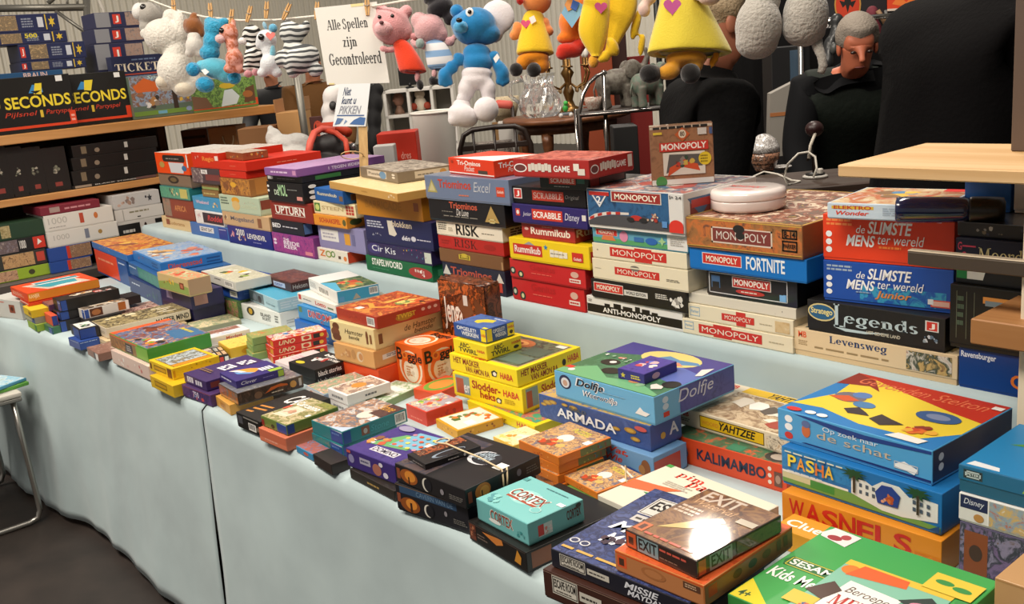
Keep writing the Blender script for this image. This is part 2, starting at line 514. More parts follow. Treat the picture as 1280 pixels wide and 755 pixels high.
t = thing('raised_shelf', 'low raised shelf under the pale blue cloth carrying the tall game stacks', 'shelf', (-2.35, 2.03, 0))
MB().box(-2.62, 2.62, -.26, .11, RZ - .03, RZ - .004, mat('6a5a48', .6)).build('shelf_board', t)
for x in (-2.5, -1.2, 0, 1.2, 2.5):
    MB().box(x - .02, x + .02, -.2, .09, 0, RZ - .03, mat('5a4a3a', .6)).build('support', t)

# ------------------------------------------------------------------ printed boxes
CATS = {'board_game_box': 'board game', 'card_game_box': 'card game', 'puzzle_box': 'puzzle', 'jigsaw_puzzle_box': 'jigsaw puzzle', 'wooden_game_case': 'game case',
        'folding_chess_board': 'chess board', 'appliance_carton': 'carton', 'game_bag': 'game', 'cardboard_box': 'carton', 'puzzle_toy': 'puzzle toy'}
ROOTS = {}
def read_print(s):
    """unpack the short notation: kind+face|numbers|colours, parts split by ;"""
    ops = []
    for part in (s.split(';') if s else []):
        q = part.split('|')
        k, f = q[0][0], q[0][1]
        v = q[1:]
        if k == 'p': a = [[tuple(float(c) for c in z.split(',')) for z in v[0].split(' ')], v[1]]
        elif k == 't': a = [v[0]] + [float(x) for x in v[1:5]] + v[5:7]
        elif k == 'a': a = [float(x) for x in v[:4]] + [v[4].split(','), float(v[5])]
        elif k == 'm': a = [float(x) for x in v[:4]] + [int(v[4]), v[5].split(',')]
        elif k in 'ls': a = [float(x) for x in v[:4]] + [int(v[4]), v[5]]
        elif k == 'b': a = [float(x) for x in v]
        else: a = [float(x) for x in v[:-1]] + [v[-1]]
        ops.append((k, f, *a))
    return ops
def print_ops(mb, dec, w, d, h, zl, gl):
    rg, ct = gl
    layer = {'F': 0, 'R': 0, 'T': 0}
    def P(f, u, v, e):
        if f == 'F': return (-w / 2 + u * w, -d / 2 - e, zl + v * (h - zl))
        if f == 'R': return (w / 2 + e, -d / 2 + u * d, zl + v * (h - zl))
        return (-w / 2 + u * w, -d / 2 + v * d, h + e)
    ed = .0016                                       # keep print off the rounded edges
    def cl(f, u, v):
        a = w if f != 'R' else d; b = (h - zl) if f != 'T' else d
        eu = min(.2, ed / a); ev = min(.2, ed / b)
        return min(1 - eu, max(eu, u)), min(1 - ev, max(ev, v))
    for op in dec:
        k, f = op[0], op[1]
        layer[f] += 1
        e = .00012 + .00011 * layer[f]
        def poly(pts, m):
            pts = [cl(f, *p) for p in pts]
            ar = sum(pts[i][0] * pts[(i + 1) % len(pts)][1] - pts[(i + 1) % len(pts)][0] * pts[i][1] for i in range(len(pts)))
            if ar < 0: pts = pts[::-1]
            mb.add([P(f, u, v, e) for u, v in pts], [tuple(range(len(pts)))], m)
        C = lambda c: mat(c, rg, 0, ct)
        if k == 'r':
            poly([(op[2], op[3]), (op[4], op[3]), (op[4], op[5]), (op[2], op[5])], C(op[6]))
        elif k == 'a':
            m = art(op[6], op[7], rg, ct)
            poly([(op[2], op[3]), (op[4], op[3]), (op[4], op[5]), (op[2], op[5])], m)
        elif k == 'e':
            n = 20
            poly([(op[2] + op[4] * math.cos(2 * math.pi * i / n), op[3] + op[5] * math.sin(2 * math.pi * i / n)) for i in range(n)], C(op[6]))
        elif k == 'p':
            poly(list(op[2]), C(op[3]))
        elif k == 's':
            n = op[6]
            pts = []
            for i in range(2 * n):
                r = 1 if i % 2 == 0 else .45
                an = math.pi / 2 + math.pi * i / n
                pts.append((op[2] + op[4] * r * math.cos(an), op[3] + op[5] * r * math.sin(an)))
            # fan from the centre
            c = (op[2], op[3])
            m = C(op[7])
            for i in range(2 * n):
                poly([c, pts[i], pts[(i + 1) % (2 * n)]], m)
        elif k == 'f':
            u0, v0, u1, v1, th = op[2:7]
            a = w if f != 'R' else d; b = h - zl if f != 'T' else d
            tv = min(th * a / b, .3 * (v1 - v0))
            m = C(op[7])
            for q in ((u0, v0, u1, v0 + tv), (u0, v1 - tv, u1, v1), (u0, v0, u0 + th, v1), (u1 - th, v0, u1, v1)):
                poly([(q[0], q[1]), (q[2], q[1]), (q[2], q[3]), (q[0], q[3])], m)
        elif k == 'l':
            u0, v0, u1, v1, n = op[2:7]
            m = C(op[7])
            rr = random.Random(int(u0 * 1000) + n)
            for i in range(n):
                y0 = v0 + (v1 - v0) * (i + .2) / n; y1 = v0 + (v1 - v0) * (i + .75) / n
                x = u0; end = u1 - (u1 - u0) * rr.uniform(0, .25)
                while x < end:
                    ln = (u1 - u0) * rr.uniform(.1, .25)
                    poly([(x, y0), (min(x + ln, end), y0), (min(x + ln, end), y1), (x, y1)], m)
                    x += ln + (u1 - u0) * .035
        elif k == 'b':
            u0, v0, u1, v1 = op[2:6]
            poly([(u0, v0), (u1, v0), (u1, v1), (u0, v1)], C('eceae6'))
            rr = random.Random(4)
            e += .0001
            x = u0 + (u1 - u0) * .08
            while x < u1 - (u1 - u0) * .1:
                ww = (u1 - u0) * rr.uniform(.02, .06)
                poly([(x, v0 + (v1 - v0) * .2), (x + ww, v0 + (v1 - v0) * .2), (x + ww, v1 - (v1 - v0) * .1), (x, v1 - (v1 - v0) * .1)], C('1a1a1a'))
                x += ww + (u1 - u0) * rr.uniform(.02, .06)
        elif k == 'm':
            u0, v0, u1, v1, sd, cols = op[2:8]
            rr = random.Random(sd * 13 + 1)
            a = w if f != 'R' else d; b = h - zl if f != 'T' else d
            for i in range(10):
                cx = u0 + (u1 - u0) * rr.uniform(.12, .88); cy = v0 + (v1 - v0) * rr.uniform(.15, .85)
                R = min((u1 - u0) * a, (v1 - v0) * b) * rr.uniform(.1, .26)
                n = rr.randint(5, 9); st = rr.uniform(0, 6)
                e += .00002
                poly([(min(u1, max(u0, cx + R / a * rr.uniform(.55, 1.25) * math.cos(st + 6.283 * j / n))), min(v1, max(v0, cy + R / b * rr.uniform(.55, 1.25) * math.sin(st + 6.283 * j / n)))) for j in range(n)], C(cols[i % len(cols)]))
        elif k == 't':
            vs, fs = text_shape(op[2], op[8])
            u0, v0, u1, v1 = op[3:7]
            m = C(op[7])
            pts = [P(f, u0 + (u1 - u0) * x, v0 + (v1 - v0) * y, e) for x, y in vs]
            mb.add(pts, fs, m)
        elif k == 'k':
            poly([(op[2], op[3]), (op[4], op[3]), (op[4], op[5]), (op[2], op[5])], C(op[6]))

def make_box(rec):
    kind, label, grp, (fx, fy), ya, w, d, z0, z1, body, dec, wrap, lidf, traycol, bag = rec
    if isinstance(dec, str): dec = read_print(dec)
    cx = fx - w / 2 * math.cos(ya) - d / 2 * math.sin(ya)
    cy = fy - w / 2 * math.sin(ya) + d / 2 * math.cos(ya)
    h = z1 - z0 - .0006
    rg = .4 if wrap else .42
    ct = .9 if wrap else .06
    loc = (cx, cy, z0 + .0003)
    mb = MB()
    mbod = mat(body, rg, 0, ct)
    if bag:
        m = art(['5a2c18', '7a4226', '3a1c10', '8a5230'], .5, .3)
        n = 6
        bm = bmesh.new(); bmesh.ops.create_cube(bm, size=1)
        bmesh.ops.subdivide_edges(bm, edges=bm.edges[:], cuts=7, use_grid_fill=True)
        rr = random.Random(3)
        for v in bm.verts:
            x, y, z = v.co.x * w, v.co.y * d, (v.co.z + .5) * h
            tz = z / h
            pinch = 1 - .0 * tz
            v.co = Vector((x, y * pinch + (rr.uniform(-.002, .002) if -.45 < v.co.y < .49 else 0), z + (rr.uniform(-.006, .006) if tz > .95 else 0)))
        bmesh.ops.bevel(bm, geom=[e_ for e_ in bm.edges if e_.calc_face_angle(0) > 1], offset=.006, segments=2, affect='EDGES')
        bm.verts.index_update()
        mb.add([v.co.copy() for v in bm.verts], [[v.index for v in f.verts] for f in bm.faces], m, True)
        bm.free()
        print_ops(mb, dec, w, d, h, 0, (.3, .3))
        o = mb.build(kind, None, loc, ya)
        tag(o, label, CATS[kind], grp)
        return o
    two = kind in ('board_game_box', 'jigsaw_puzzle_box') and h > .018
    if two:
        fr_ = lidf if lidf < 1 else .94
        zl = h * (1 - fr_)
        root = thing(kind, label, CATS[kind], loc, ya, grp)
        tr = MB().box(-w / 2 + .0012, w / 2 - .0012, -d / 2 + .0012, d / 2 - .0012, 0, h * .8, mat(traycol or body, rg, 0, ct), .001)
        tr.build('tray', root)
        mb.box(-w / 2, w / 2, -d / 2, d / 2, zl, h, mbod, .0014, None, 2)
        print_ops(mb, dec, w, d, h, zl, (rg, ct))
        mb.build('lid', root)
        return root
    mb.box(-w / 2, w / 2, -d / 2, d / 2, 0, h, mbod, .0012, None, 2)
    print_ops(mb, dec, w, d, h, 0, (rg, ct))
    o = mb.build(kind, None, loc, ya)
    tag(o, label, CATS[kind], grp)
    return o

# each record: kind, label, group, near right corner, turn, width, depth, bottom, top, colour, print, wrap, lid share, tray colour, bag
KN = ['appliance_carton', 'board_game_box', 'card_game_box', 'cardboard_box', 'folding_chess_board', 'game_bag', 'jigsaw_puzzle_box', 'puzzle_box', 'puzzle_toy', 'wooden_game_case']
GN = ['black card game boxes', 'dark lying boxes on the middle shelf', 'dark upright boxes on the middle shelf', 'flat orange puzzle boxes', 'games laid out on the front table', 'games on the left hand shelves', 'games stacked along the raised back shelf', 'green card game boxes', 'jigsaw boxes at the left edge', 'jigsaw boxes at the shelf corner', 'jigsaw boxes in the white pile', 'long code breaking game boxes', 'navy jigsaw boxes at the upper left', 'navy jigsaw boxes in the second pile', 'red card game boxes', 'teal card game boxes', 'white card game boxes', 'white flat card boxes', 'yellow card game boxes']
BOXES = [
(KN[1],'royal blue family game box at the bottom of the rightmost stack, beside the cream box',GN[6],(-.6619,1.7456),0,.1899,.27,.915,.9936,'123f86','tF|Ravensburger|.02|.72|.36|.92|e8eef8|b;tF|Q|.5|.1|.66|.52|e87a2a|b;aT|0|0|1|1|123f86,1c58a8,0e2f66|1',0,1,None,0),
(KN[1],'black game box with chipped gold letters in the rightmost stack',GN[6],(-.6649,1.74),0,.2031,.27,.9936,1.1135,'14130f','rF|.06|.1|.065|.9|6a6f5c;rF|.15|.1|.155|.9|6a6f5c;rF|.22|.1|.225|.9|6a6f5c;lF|.07|.3|.14|.85|4|4f6350;tF|TI|.3|.25|.62|.85|e09a4a|b;tF|TI|.32|.31|.6|.79|7d8f98|b',0,1,None,0),
(KN[1],'thin black game box with a green and white end label',GN[6],(-.6708,1.7512),0,.193,.27,1.1135,1.1464,'17181a','rF|.01|.25|.11|.75|1c7a3c;pF|.11,.25 .26,.25 .28,.75 .11,.75|d9dcd6',0,1,None,0),
(KN[1],'dark navy game box titled Moord in thin cream letters',GN[6],(-.6709,1.7456),0,.191,.27,1.1464,1.1998,'15172e','tF|G|.02|.55|.06|.85|c2405a|b;rF|.065|.68|.19|.74|c2405a;tF|G|.06|.2|.1|.5|c2405a|b;rF|.105|.33|.17|.39|c2405a;tF|Moord|.22|.22|.62|.72|d9d3a0|s',0,1,None,0),
(KN[1],'dark game box in crinkled clear wrap under the navy bottle',GN[6],(-.6765,1.7568),0,.1885,.27,1.1998,1.2272,'2a2724','mF|.05|.1|.9|.9|5|8a8680,5a544c,b9b3a8,3a3a4a,7a6a50',1,1,None,0),
(KN[1],'long cream game box titled Levensweg with a small photo panel at its right end',GN[6],(-.8542,1.7456),0,.3557,.27,.915,.9749,'e2caa2','tF|MB|.03|.62|.085|.9|e0572e|b;lF|.03|.25|.1|.5|3|a98f66;tF|Levensweg|.24|.48|.6|.9|26406e|sb;lF|.14|.2|.68|.34|1|9c855f;aF|.715|.08|.97|.88|7a5a3c,c9a86a,3f4a3a,d8d0c0,8a3a2c|.6;aT|.05|.05|.95|.95|7a5a3c,c9a86a,3f4a3a,d8d0c0,8a3a2c|1',0,.8,'d8bd92',0),
(KN[1],'black game box titled Legends in silver letters with an oval badge',GN[6],(-.879,1.7456),0,.2972,.27,.9749,1.0424,'1d1c1a','eF|.115|.62|.11|.3|d8c88a;eF|.115|.62|.1|.25|2c5f86;tF|Stratego|.03|.5|.2|.76|e8d98c|b;tF|L|.21|.22|.3|.98|b9cdd2|sb;tF|egends|.29|.28|.82|.75|b9cdd2|sb;pF|.21,.2 .3,.1 .45,.12 .62,.25 .45,.2 .3,.2|b9cdd2;tF|HET GEHEIME LAND|.46|.14|.7|.25|c9c4b0|b;rF|.87|.55|.96|.88|d9dcd8;rF|.88|.58|.95|.85|d0392c;tF|J|.895|.62|.935|.8|f4f0e6|b;mF|.83|.12|.97|.45|3|8d9aa5,c9ccd0,5f7486',0,1,None,0),
(KN[1],'bright blue quiz game box titled de Slimste Mens ter Wereld with orange Junior lettering',GN[6],(-.8826,1.7819),.1047,.2616,.27,1.0424,1.1276,'1f4fa8','aF|.3|.01|.95|.42|1f4fa8,1f5cae,3a9fc4,2470b8|.5;lF|.03|.74|.24|.92|2|9fb2c8;eF|.05|.55|.025|.07|eef0f2;eF|.05|.37|.025|.07|eef0f2;eF|.05|.19|.025|.07|eef0f2;tF|de|.27|.6|.34|.78|f2f4f6|i;tF|SLIMSTE|.36|.6|.7|.88|f2f4f6|bi;tF|MENS|.19|.3|.42|.56|f2f4f6|bi;tF|ter wereld|.44|.38|.79|.6|f2f4f6|i;tF|Junior|.42|.1|.7|.33|d98a4c|bi;rF|.84|.06|.985|.24|d8574a;rF|.85|.09|.975|.21|e8b8a8;rF|.82|.12|.86|.25|e6e9ec;lF|.27|.22|.4|.28|1|8fa6c2',0,1,None,0),
(KN[1],'orange red quiz game box titled de Slimste Mens ter Wereld',GN[6],(-.8828,1.7826),.1047,.2615,.27,1.1276,1.2233,'e2411f','lF|.03|.74|.24|.92|2|f08a4c;eF|.05|.55|.025|.07|eef0f2;eF|.05|.37|.025|.07|eef0f2;eF|.05|.19|.025|.07|eef0f2;tF|de|.27|.6|.34|.78|f2f4f6|i;tF|SLIMSTE|.36|.6|.7|.88|f2f4f6|bi;tF|MENS|.19|.3|.42|.56|f2f4f6|bi;tF|ter wereld|.44|.38|.79|.6|f2f4f6|i;lF|.45|.27|.62|.36|1|f5863c;aT|0|0|1|1|e2411f,c93a20,f06a34|1',0,1,None,0),
(KN[1],'flat pale blue childrens game box on the orange red quiz box behind the navy bottle',GN[6],(-.886,1.7412),.1396,.2195,.19,1.2233,1.2553,'c3d4e2','rF|.04|.62|.42|.82|d8b23c;tF|ELEKTRO|.06|.6|.4|.85|b8382c|b;tF|Wonder|.08|.22|.38|.5|d8452c|bi;lF|.5|.25|.85|.8|4|a6b6c6;aT|.02|.02|.98|.98|e8dcc8,c9b08a,b8643c,d8d4cc|1;rT|.75|.84|1|1|d8302c;mT|.1|.3|.9|.8|8|d85a3c,e8b84c,8a6a4c,5a8ab0',0,1,None,0),
(KN[1],'cream property game box with red block and wide red title band, lowest of its stack',GN[6],(-1.2097,1.74),0,.3045,.27,.915,.9525,'e6dcc0','fF|.02|.3|.11|.85|.006|8fb0c8;tF|Parker|.03|.5|.1|.66|8fb0c8|b;rF|.3|.1|.47|.95|c9332b;rF|.16|.2|.74|.8|c9332b;tF|MONOPOLY|.19|.318|.71|.68|efe6d2|;lF|.8|.42|.93|.55|1|b9ad90',0,.95,None,0),
(KN[1],'cream property game box with red cross behind its small red title',GN[6],(-1.2093,1.7422),0,.2875,.27,.9525,.9906,'e6dcc0','fF|.02|.2|.12|.82|.006|8fb0c8;tF|Parker|.03|.42|.11|.62|8fb0c8|b;rF|.48|.02|.57|.98|c9332b;rF|.34|.26|.65|.72|c9332b;tF|MONOPOLY|.37|.35|.62|.628|efe6d2|;aF|.84|.1|.97|.8|e6dcc0,d2b98c,c8a878|.5;lF|.7|.4|.84|.5|1|b9ad90',0,1,None,0),
(KN[1],'plain greyish white unprinted box with two dark scuffs on its front',GN[6],(-1.2041,1.7456),0,.2929,.27,.9906,1.0163,'d9d3c2','rF|.88|.45|.885|.6|55504a;rF|.82|.2|.822|.3|888075',0,1,None,0),
(KN[1],'glossy black property game box with a red title plate and white outlines',GN[6],(-1.2009,1.7467),0,.2413,.27,1.0163,1.0767,'141416','fF|.03|.08|.9|.93|.008|d8d8da;rF|.06|.3|.16|.8|3c5f88;rF|.07|.3|.15|.55|101216;rF|.3|.42|.73|.86|c8c2bc;rF|.31|.45|.72|.83|b8322c;tF|MONOPOLY|.325|.52|.705|.77|efe8dc|b;eF|.5|.28|.16|.11|b8322c;lF|.4|.24|.6|.32|1|e0d8c8;rF|.86|.12|.89|.4|6da0d0;rF|.82|.12|.88|.38|78aee0;rR|.05|.1|.95|.9|1c1e22',1,1,None,0),
(KN[1],'bright blue property game box with a white block title beside its red plate',GN[6],(-1.1685,1.7344),0,.3103,.27,1.0767,1.1282,'0f6fc0','rF|.12|.28|.47|.82|e8e8ea;rF|.125|.31|.465|.79|c9332b;tF|MONOPOLY|.155|.404|.435|.694|efe6d2|b;tF|FORTNITE|.51|.24|.83|.86|e9eef2|bn',0,1,None,0),
(KN[1],'gold brown deluxe property game box with a white tin on top',GN[6],(-1.1733,1.7288),0,.3069,.4,1.1282,1.1998,'8a5f3a','aF|0|0|1|1|6e4a30,9a6a3e,c2703a,5a4038|.7;rF|0|.94|1|1|c9a24c;rF|0|0|1|.05|c9a24c;fF|.235|.2|.76|.74|.012|d8c8b8;rF|.25|.25|.745|.7|7c3a34;tF|MONOPOLY|.28|.338|.715|.61|d9cfc4|;eF|.48|.72|.05|.14|2a2826;eF|.49|.5|.04|.12|2a2826;fF|.84|.55|.96|.85|.01|15120f;fF|.84|.15|.96|.5|.01|15120f;tF|8-14|.855|.6|.945|.8|15120f|b;tF|PARKER|.85|.26|.95|.4|15120f|b;aT|.03|.03|.97|.97|b08a5c,d8c8b0,8c4f38,5c5048,c9a24c|.7;fT|0|0|1|1|.02|c9a24c',0,1,None,0),
(KN[1],'white and black game box titled Anti-Monopoly with a black skyline',GN[6],(-1.5137,1.74),0,.3224,.27,.915,.9662,'e4e2dc','rF|0|.12|1|.58|1a1816;rF|.2|.55|.26|.72|1a1816;rF|.3|.55|.38|.8|1a1816;rF|.4|.55|.5|.74|1a1816;rF|.53|.55|.58|.84|1a1816;rF|.6|.55|.68|.78|1a1816;rF|.7|.55|.76|.7|1a1816;tF|ANTI-MONOPOLY|.18|.22|.79|.5|f0eee8|b;lF|.02|.7|.07|.86|2|8a8680',0,1,None,0),
(KN[1],'black property game box with a small red title plate at the left',GN[6],(-1.4962,1.7344),0,.3135,.27,.9662,1.0163,'1b1917','rF|.03|.32|.36|.84|e0dcd4;rF|.035|.36|.355|.8|c9332b;tF|MONOPOLY|.065|.446|.325|.712|efe6d2|b;rF|.37|.36|.62|.66|d5d2ca;tF|WORLD EDITION|.39|.43|.6|.6|2a2826|b;lF|.7|.45|.83|.75|3|d8d5cc;mF|.84|.05|.98|.85|11|d8d5cc,9a9690,e8e4dc',0,1,None,0),
(KN[1],'cream property game box with a red title sticker worn at its middle',GN[6],(-1.4866,1.7344),0,.3135,.27,1.0163,1.0707,'e6dcc0','rF|.25|.32|.72|.7|c9332b;tF|MONOPOLY|.28|.394|.69|.624|efe6d2|;eF|.47|.74|.05|.14|7a746a;rF|.42|.72|.52|.78|e6dcc0;lF|.79|.34|.94|.48|2|7a7464;lF|.03|.5|.1|.54|1|a09880',0,1,None,0),
(KN[1],'cream property game box with a red block behind its wide red title band',GN[6],(-1.4874,1.7344),0,.3084,.27,1.0707,1.1108,'e6dcc0','rF|.47|.02|.65|.98|c9332b;rF|.2|.22|.8|.84|c9332b;tF|MONOPOLY|.23|.342|.77|.716|efe6d2|;eF|.06|.55|.008|.05|9a9080',0,1,None,0),
(KN[1],'pale blue and green junior property game box directly beneath the racing car box',GN[6],(-1.4818,1.7344),0,.3092,.27,1.1108,1.1525,'5f9fb8','rF|0|0|.8|.34|58a06a;rF|.8|0|1|1|e2e0dc;rF|.04|.5|.28|.9|d8d4cc;rF|.045|.52|.275|.88|c9332b;tF|MONOPOLY|.075|.591|.245|.808|efe6d2|b;pF|.1,.2 .26,.2 .23,.5 .12,.5|d87a4a;eF|.35|.55|.045|.35|d88aa8;rF|.46|.3|.56|.6|3a6ea8;eF|.64|.42|.06|.22|2f66b0;sF|.75|.5|.04|.3|4|a0c890;lF|.83|.3|.97|.8|4|b8b4ac',0,1,None,0),
(KN[1],'large racing car property game box with a curving red and white kerb under its title',GN[6],(-1.4797,1.7232),0,.3109,.2705,1.1525,1.2517,'dcdad6','aF|0|0|.86|1|27486e,31608c,1f3a5c|.6;pF|0,0 .86,0 .86,.2 .6,.34 .3,.33 .12,.25 0,.12|4c4c50;pF|0,.12 .1,.24 .25,.33 .45,.36 .45,.42 .22,.4 .08,.32 0,.2|d8d0c8;pF|.02,.145 .07,.2 .07,.275 .02,.22|b8342c;pF|.11,.25 .16,.29 .16,.365 .11,.325|b8342c;pF|.21,.31 .26,.335 .26,.41 .21,.385|b8342c;pF|.31,.34 .36,.35 .36,.425 .31,.415|b8342c;rF|.86|0|1|1|dad8d4;rF|.27|.68|.79|.97|cfcac4;rF|.28|.7|.78|.95|9a2f2a;tF|MONOPOLY|.31|.749|.75|.9|efe6d2|b;pF|.03,.93 .25,.93 .14,.5|d8d8da;pF|.06,.89 .22,.89 .14,.58|3a5c84;rF|.03|.82|.25|.92|c03028;tF|2|.11|.62|.16|.8|e6e6e8|b;mF|.6|.22|.85|.5|7|c8a890,8a5a4a,d8c8b8,a03a30;eF|.53|.3|.06|.07|b8342c;eF|.47|.25|.04|.06|2a2a2c;eF|.6|.25|.04|.06|2a2a2c;rF|.79|.12|.84|.28|5a8ec8;tF|5+|.87|.86|.91|.94|3c3c3e|b;tF|2-4|.93|.86|.985|.94|3c3c3e|b;eF|.93|.17|.07|.17|d8382c;rF|.86|0|1|.14|d8382c;rR|.08|.35|.35|.8|7c3a3a;pR|.05,.85 .4,.85 .22,.35|4a6a90;rR|.1|.6|.36|.8|b8362e;aT|0|0|1|.97|8c3f38,b06a5c,4a5a70,c8b8ac,7a4a44|.8;mT|.1|.1|.9|.9|4|a03c34,c8c0b8,506a88,78423c',0,1,None,0),
(KN[1],'red game box with two round lights at its left end, lowest of its stack',GN[6],(-1.8442,1.74),0,.2922,.27,.915,.9812,'c8282a','eF|.04|.35|.04|.2|243c3a;eF|.04|.35|.02|.11|c8d0b8;eF|.15|.2|.04|.2|243c3a;eF|.15|.2|.02|.11|d8d8a0;tF|Genius|.28|.52|.62|.86|b82a2a|b;rF|.8|.2|.94|.4|e8d8d0;eF|.87|.62|.05|.16|d8b0a0;lF|.3|.32|.6|.4|1|e87060;lF|.81|.24|.93|.36|1|c02f28;eR|.3|.3|.1|.2|2c3c3a',0,1,None,0),
(KN[1],'red game box with two round lights, second from the bottom under the yellow box',GN[6],(-1.8292,1.7344),0,.303,.27,.9812,1.0369,'c62a2c','eF|.04|.35|.04|.2|243c3a;eF|.04|.35|.02|.11|c8d0b8;eF|.15|.2|.04|.2|243c3a;eF|.15|.2|.02|.11|d8d8a0;tF|Genius|.28|.52|.62|.86|b82a2a|b;rF|.8|.2|.94|.4|e8d8d0;eF|.87|.62|.05|.16|d8b0a0;lF|.3|.32|.6|.4|1|e87060;lF|.81|.24|.93|.36|1|c02f28;eR|.3|.3|.1|.2|2c3c3a',0,1,None,0),
(KN[1],'bright yellow tile game box titled Rummikub on a red plate',GN[6],(-1.8039,1.7288),0,.3154,.27,1.0369,1.0988,'f0cf1e','rF|.05|.22|.43|.74|c82f28;tF|Rummikub|.07|.32|.41|.66|f4ece0|b;pF|.2,.74 .34,.74 .27,.9|9a9aa0;sF|.48|.72|.03|.14|5|2f86b8;rF|.53|.3|.58|.66|ece6d2;rF|.585|.32|.635|.64|ece6d2;rF|.64|.3|.69|.62|ece6d2;rF|.695|.32|.745|.6|ece6d2;lF|.54|.44|.73|.52|1|8c8478;rF|.8|.24|.93|.66|cc3428;tF|Goliath|.82|.3|.91|.44|f0e4d8|b;rR|.02|.25|.3|.75|c82f28',0,1,None,0),
(KN[1],'dark red tile game box with cream lettering',GN[6],(-1.8633,1.74),0,.2102,.3,1.0988,1.1416,'a32c28','tF|Rummikub|.18|.26|.92|.76|f0e4d4|b;lF|.4|.8|.62|.86|1|d8a898;eF|.1|.6|.04|.1|d8b0a4;tR|Rum|.02|.3|.3|.8|d8b8a8|b',0,1,None,0),
(KN[1],'deep purple word game box with a red Scrabble plate',GN[6],(-1.802,1.7288),0,.2911,.25,1.1416,1.1944,'2f2668','rF|.05|.35|.11|.75|c8402c;eF|.08|.55|.02|.12|e8e0d8;tF|Junior|.15|.32|.27|.6|d8d4e4|i;rF|.28|.22|.69|.8|cc3c2c;tF|SCRABBLE|.3|.33|.67|.68|f6f0e8|b;tF|Disney|.72|.22|.91|.72|d8d6e8|i;rF|.94|.4|.99|.7|dcd6d0',0,1,None,0),
(KN[1],'black word game box with a red Scrabble plate and a white and red badge',GN[6],(-1.8082,1.7344),0,.2848,.27,1.1944,1.2417,'161518','rF|.02|.25|.14|.88|e4e2e0;rF|.03|.3|.13|.83|c8342c;tF|J|.055|.38|.105|.74|f4f0ea|b;rF|.29|.22|.72|.82|cf4230;tF|SCRABBLE|.31|.34|.7|.7|f2ebe2|s;tF|Original|.74|.36|.92|.66|8a8682|i',0,1,None,0),
(KN[1],'small dark green travel word game box with a red Scrabble plate',GN[6],(-1.7902,1.7307),.0524,.1715,.1449,1.2417,1.2777,'1c2a26','rF|.2|.35|.75|.86|d04432;tF|SCRABBLE|.23|.44|.72|.78|f4ede4|b;lF|.3|.12|.65|.22|1|b8c0b8;rF|.78|.45|.93|.88|2f6a5c;rR|.05|.2|.28|.8|a8382e;rR|.3|.3|.95|.75|6a4a48',0,1,None,0),
(KN[1],'red family game box with white tile lettering, on top of the word games',GN[6],(-1.7445,1.6925),.0524,.2681,.1662,1.2777,1.3247,'a82a26','eF|.1|.48|.09|.26|ecebe8;eF|.1|.48|.075|.2|6a3a38;tF|GAME|.55|.3|.76|.66|f0ece6|b;rF|.21|.28|.252|.72|d8d0c4;rF|.255|.36|.297|.78|d8d0c4;rF|.3|.28|.342|.72|d8d0c4;rF|.345|.36|.387|.78|d8d0c4;rF|.39|.28|.432|.72|d8d0c4;rF|.435|.36|.477|.78|d8d0c4;rF|.48|.28|.522|.72|d8d0c4;rF|.81|.4|.88|.8|e6ded2;rF|.86|.16|.95|.52|dcd2c6;eR|.12|.45|.09|.26|ecebe8;eR|.12|.45|.075|.2|6a3a38;tR|GAME|.6|.3|.82|.66|f0ece6|b;rR|.24|.28|.285|.72|d8d0c4;rR|.29|.36|.335|.78|d8d0c4;rR|.34|.28|.385|.72|d8d0c4;rR|.39|.36|.435|.78|d8d0c4;rR|.44|.28|.485|.72|d8d0c4;rR|.49|.36|.535|.78|d8d0c4;rR|.54|.28|.585|.72|d8d0c4;rR|.86|.2|.96|.9|e0d8cc;aT|0|0|1|1|a83a34,c86a5c,8a2a26,d8a898|.8',0,1,None,0),
(KN[1],'dark navy triangle tile game box with red lettering, lowest behind the brown crumpled bag',GN[6],(-2.1661,1.74),0,.3003,.27,.915,.9909,'1e2238','tF|Triominos|.14|.52|.8|.86|b8503c|b;pF|0,.48 .14,.48 .07,.92|c8c8c0;rF|.85|.1|.95|.5|c24030;pF|.86,.5 .98,.5 .92,.9|d8d4c8',0,1,None,0),
(KN[1],'plain brown worn game box with a small yellow emblem',GN[6],(-2.1675,1.74),0,.307,.25,.9909,1.034,'7a5434','rF|.32|.36|.5|.72|c8b23c;fF|.34|.42|.48|.66|.01|6a5a20;eF|.41|.7|.05|.12|c8b23c;rF|.97|0|1|.6|b08a60',0,1,None,0),
(KN[1],'red strategy game box titled RISK in dark letters',GN[6],(-2.1598,1.74),0,.3129,.27,1.034,1.0746,'b5241e','tF|RISK|.26|.2|.62|.86|3a1a16|s;lF|.05|.3|.2|.7|2|98201a;eF|.8|.5|.09|.24|a0201a',0,1,None,0),
(KN[1],'white strategy game box titled RISK in bold black letters',GN[6],(-2.157,1.7378),0,.3145,.3,1.0746,1.1209,'e8e0cc','tF|RISK|.31|.12|.66|.88|151412|b;lF|.03|.35|.17|.9|4|5a564c;lF|.7|.36|.92|.48|1|8a8474;lF|.19|.3|.27|.6|3|b8b09c;lR|.1|.3|.5|.8|3|5a564c',0,1,None,0),
(KN[1],'black triangle tile game box titled De Luxe with a gold triangle',GN[6],(-2.1275,1.7288),0,.3592,.27,1.1209,1.1873,'17161a','tF|Triominos|.29|.62|.66|.93|c85a40|b;tF|De Luxe|.38|.3|.54|.62|e6e2da|i;lF|.2|.2|.68|.28|1|8a867c;lF|.18|.42|.36|.48|1|8a867c;pF|.75,.14 .93,.14 .84,.9|b89a5a;fF|.8|.1|.88|.3|.01|d8c88a',1,1,None,0),
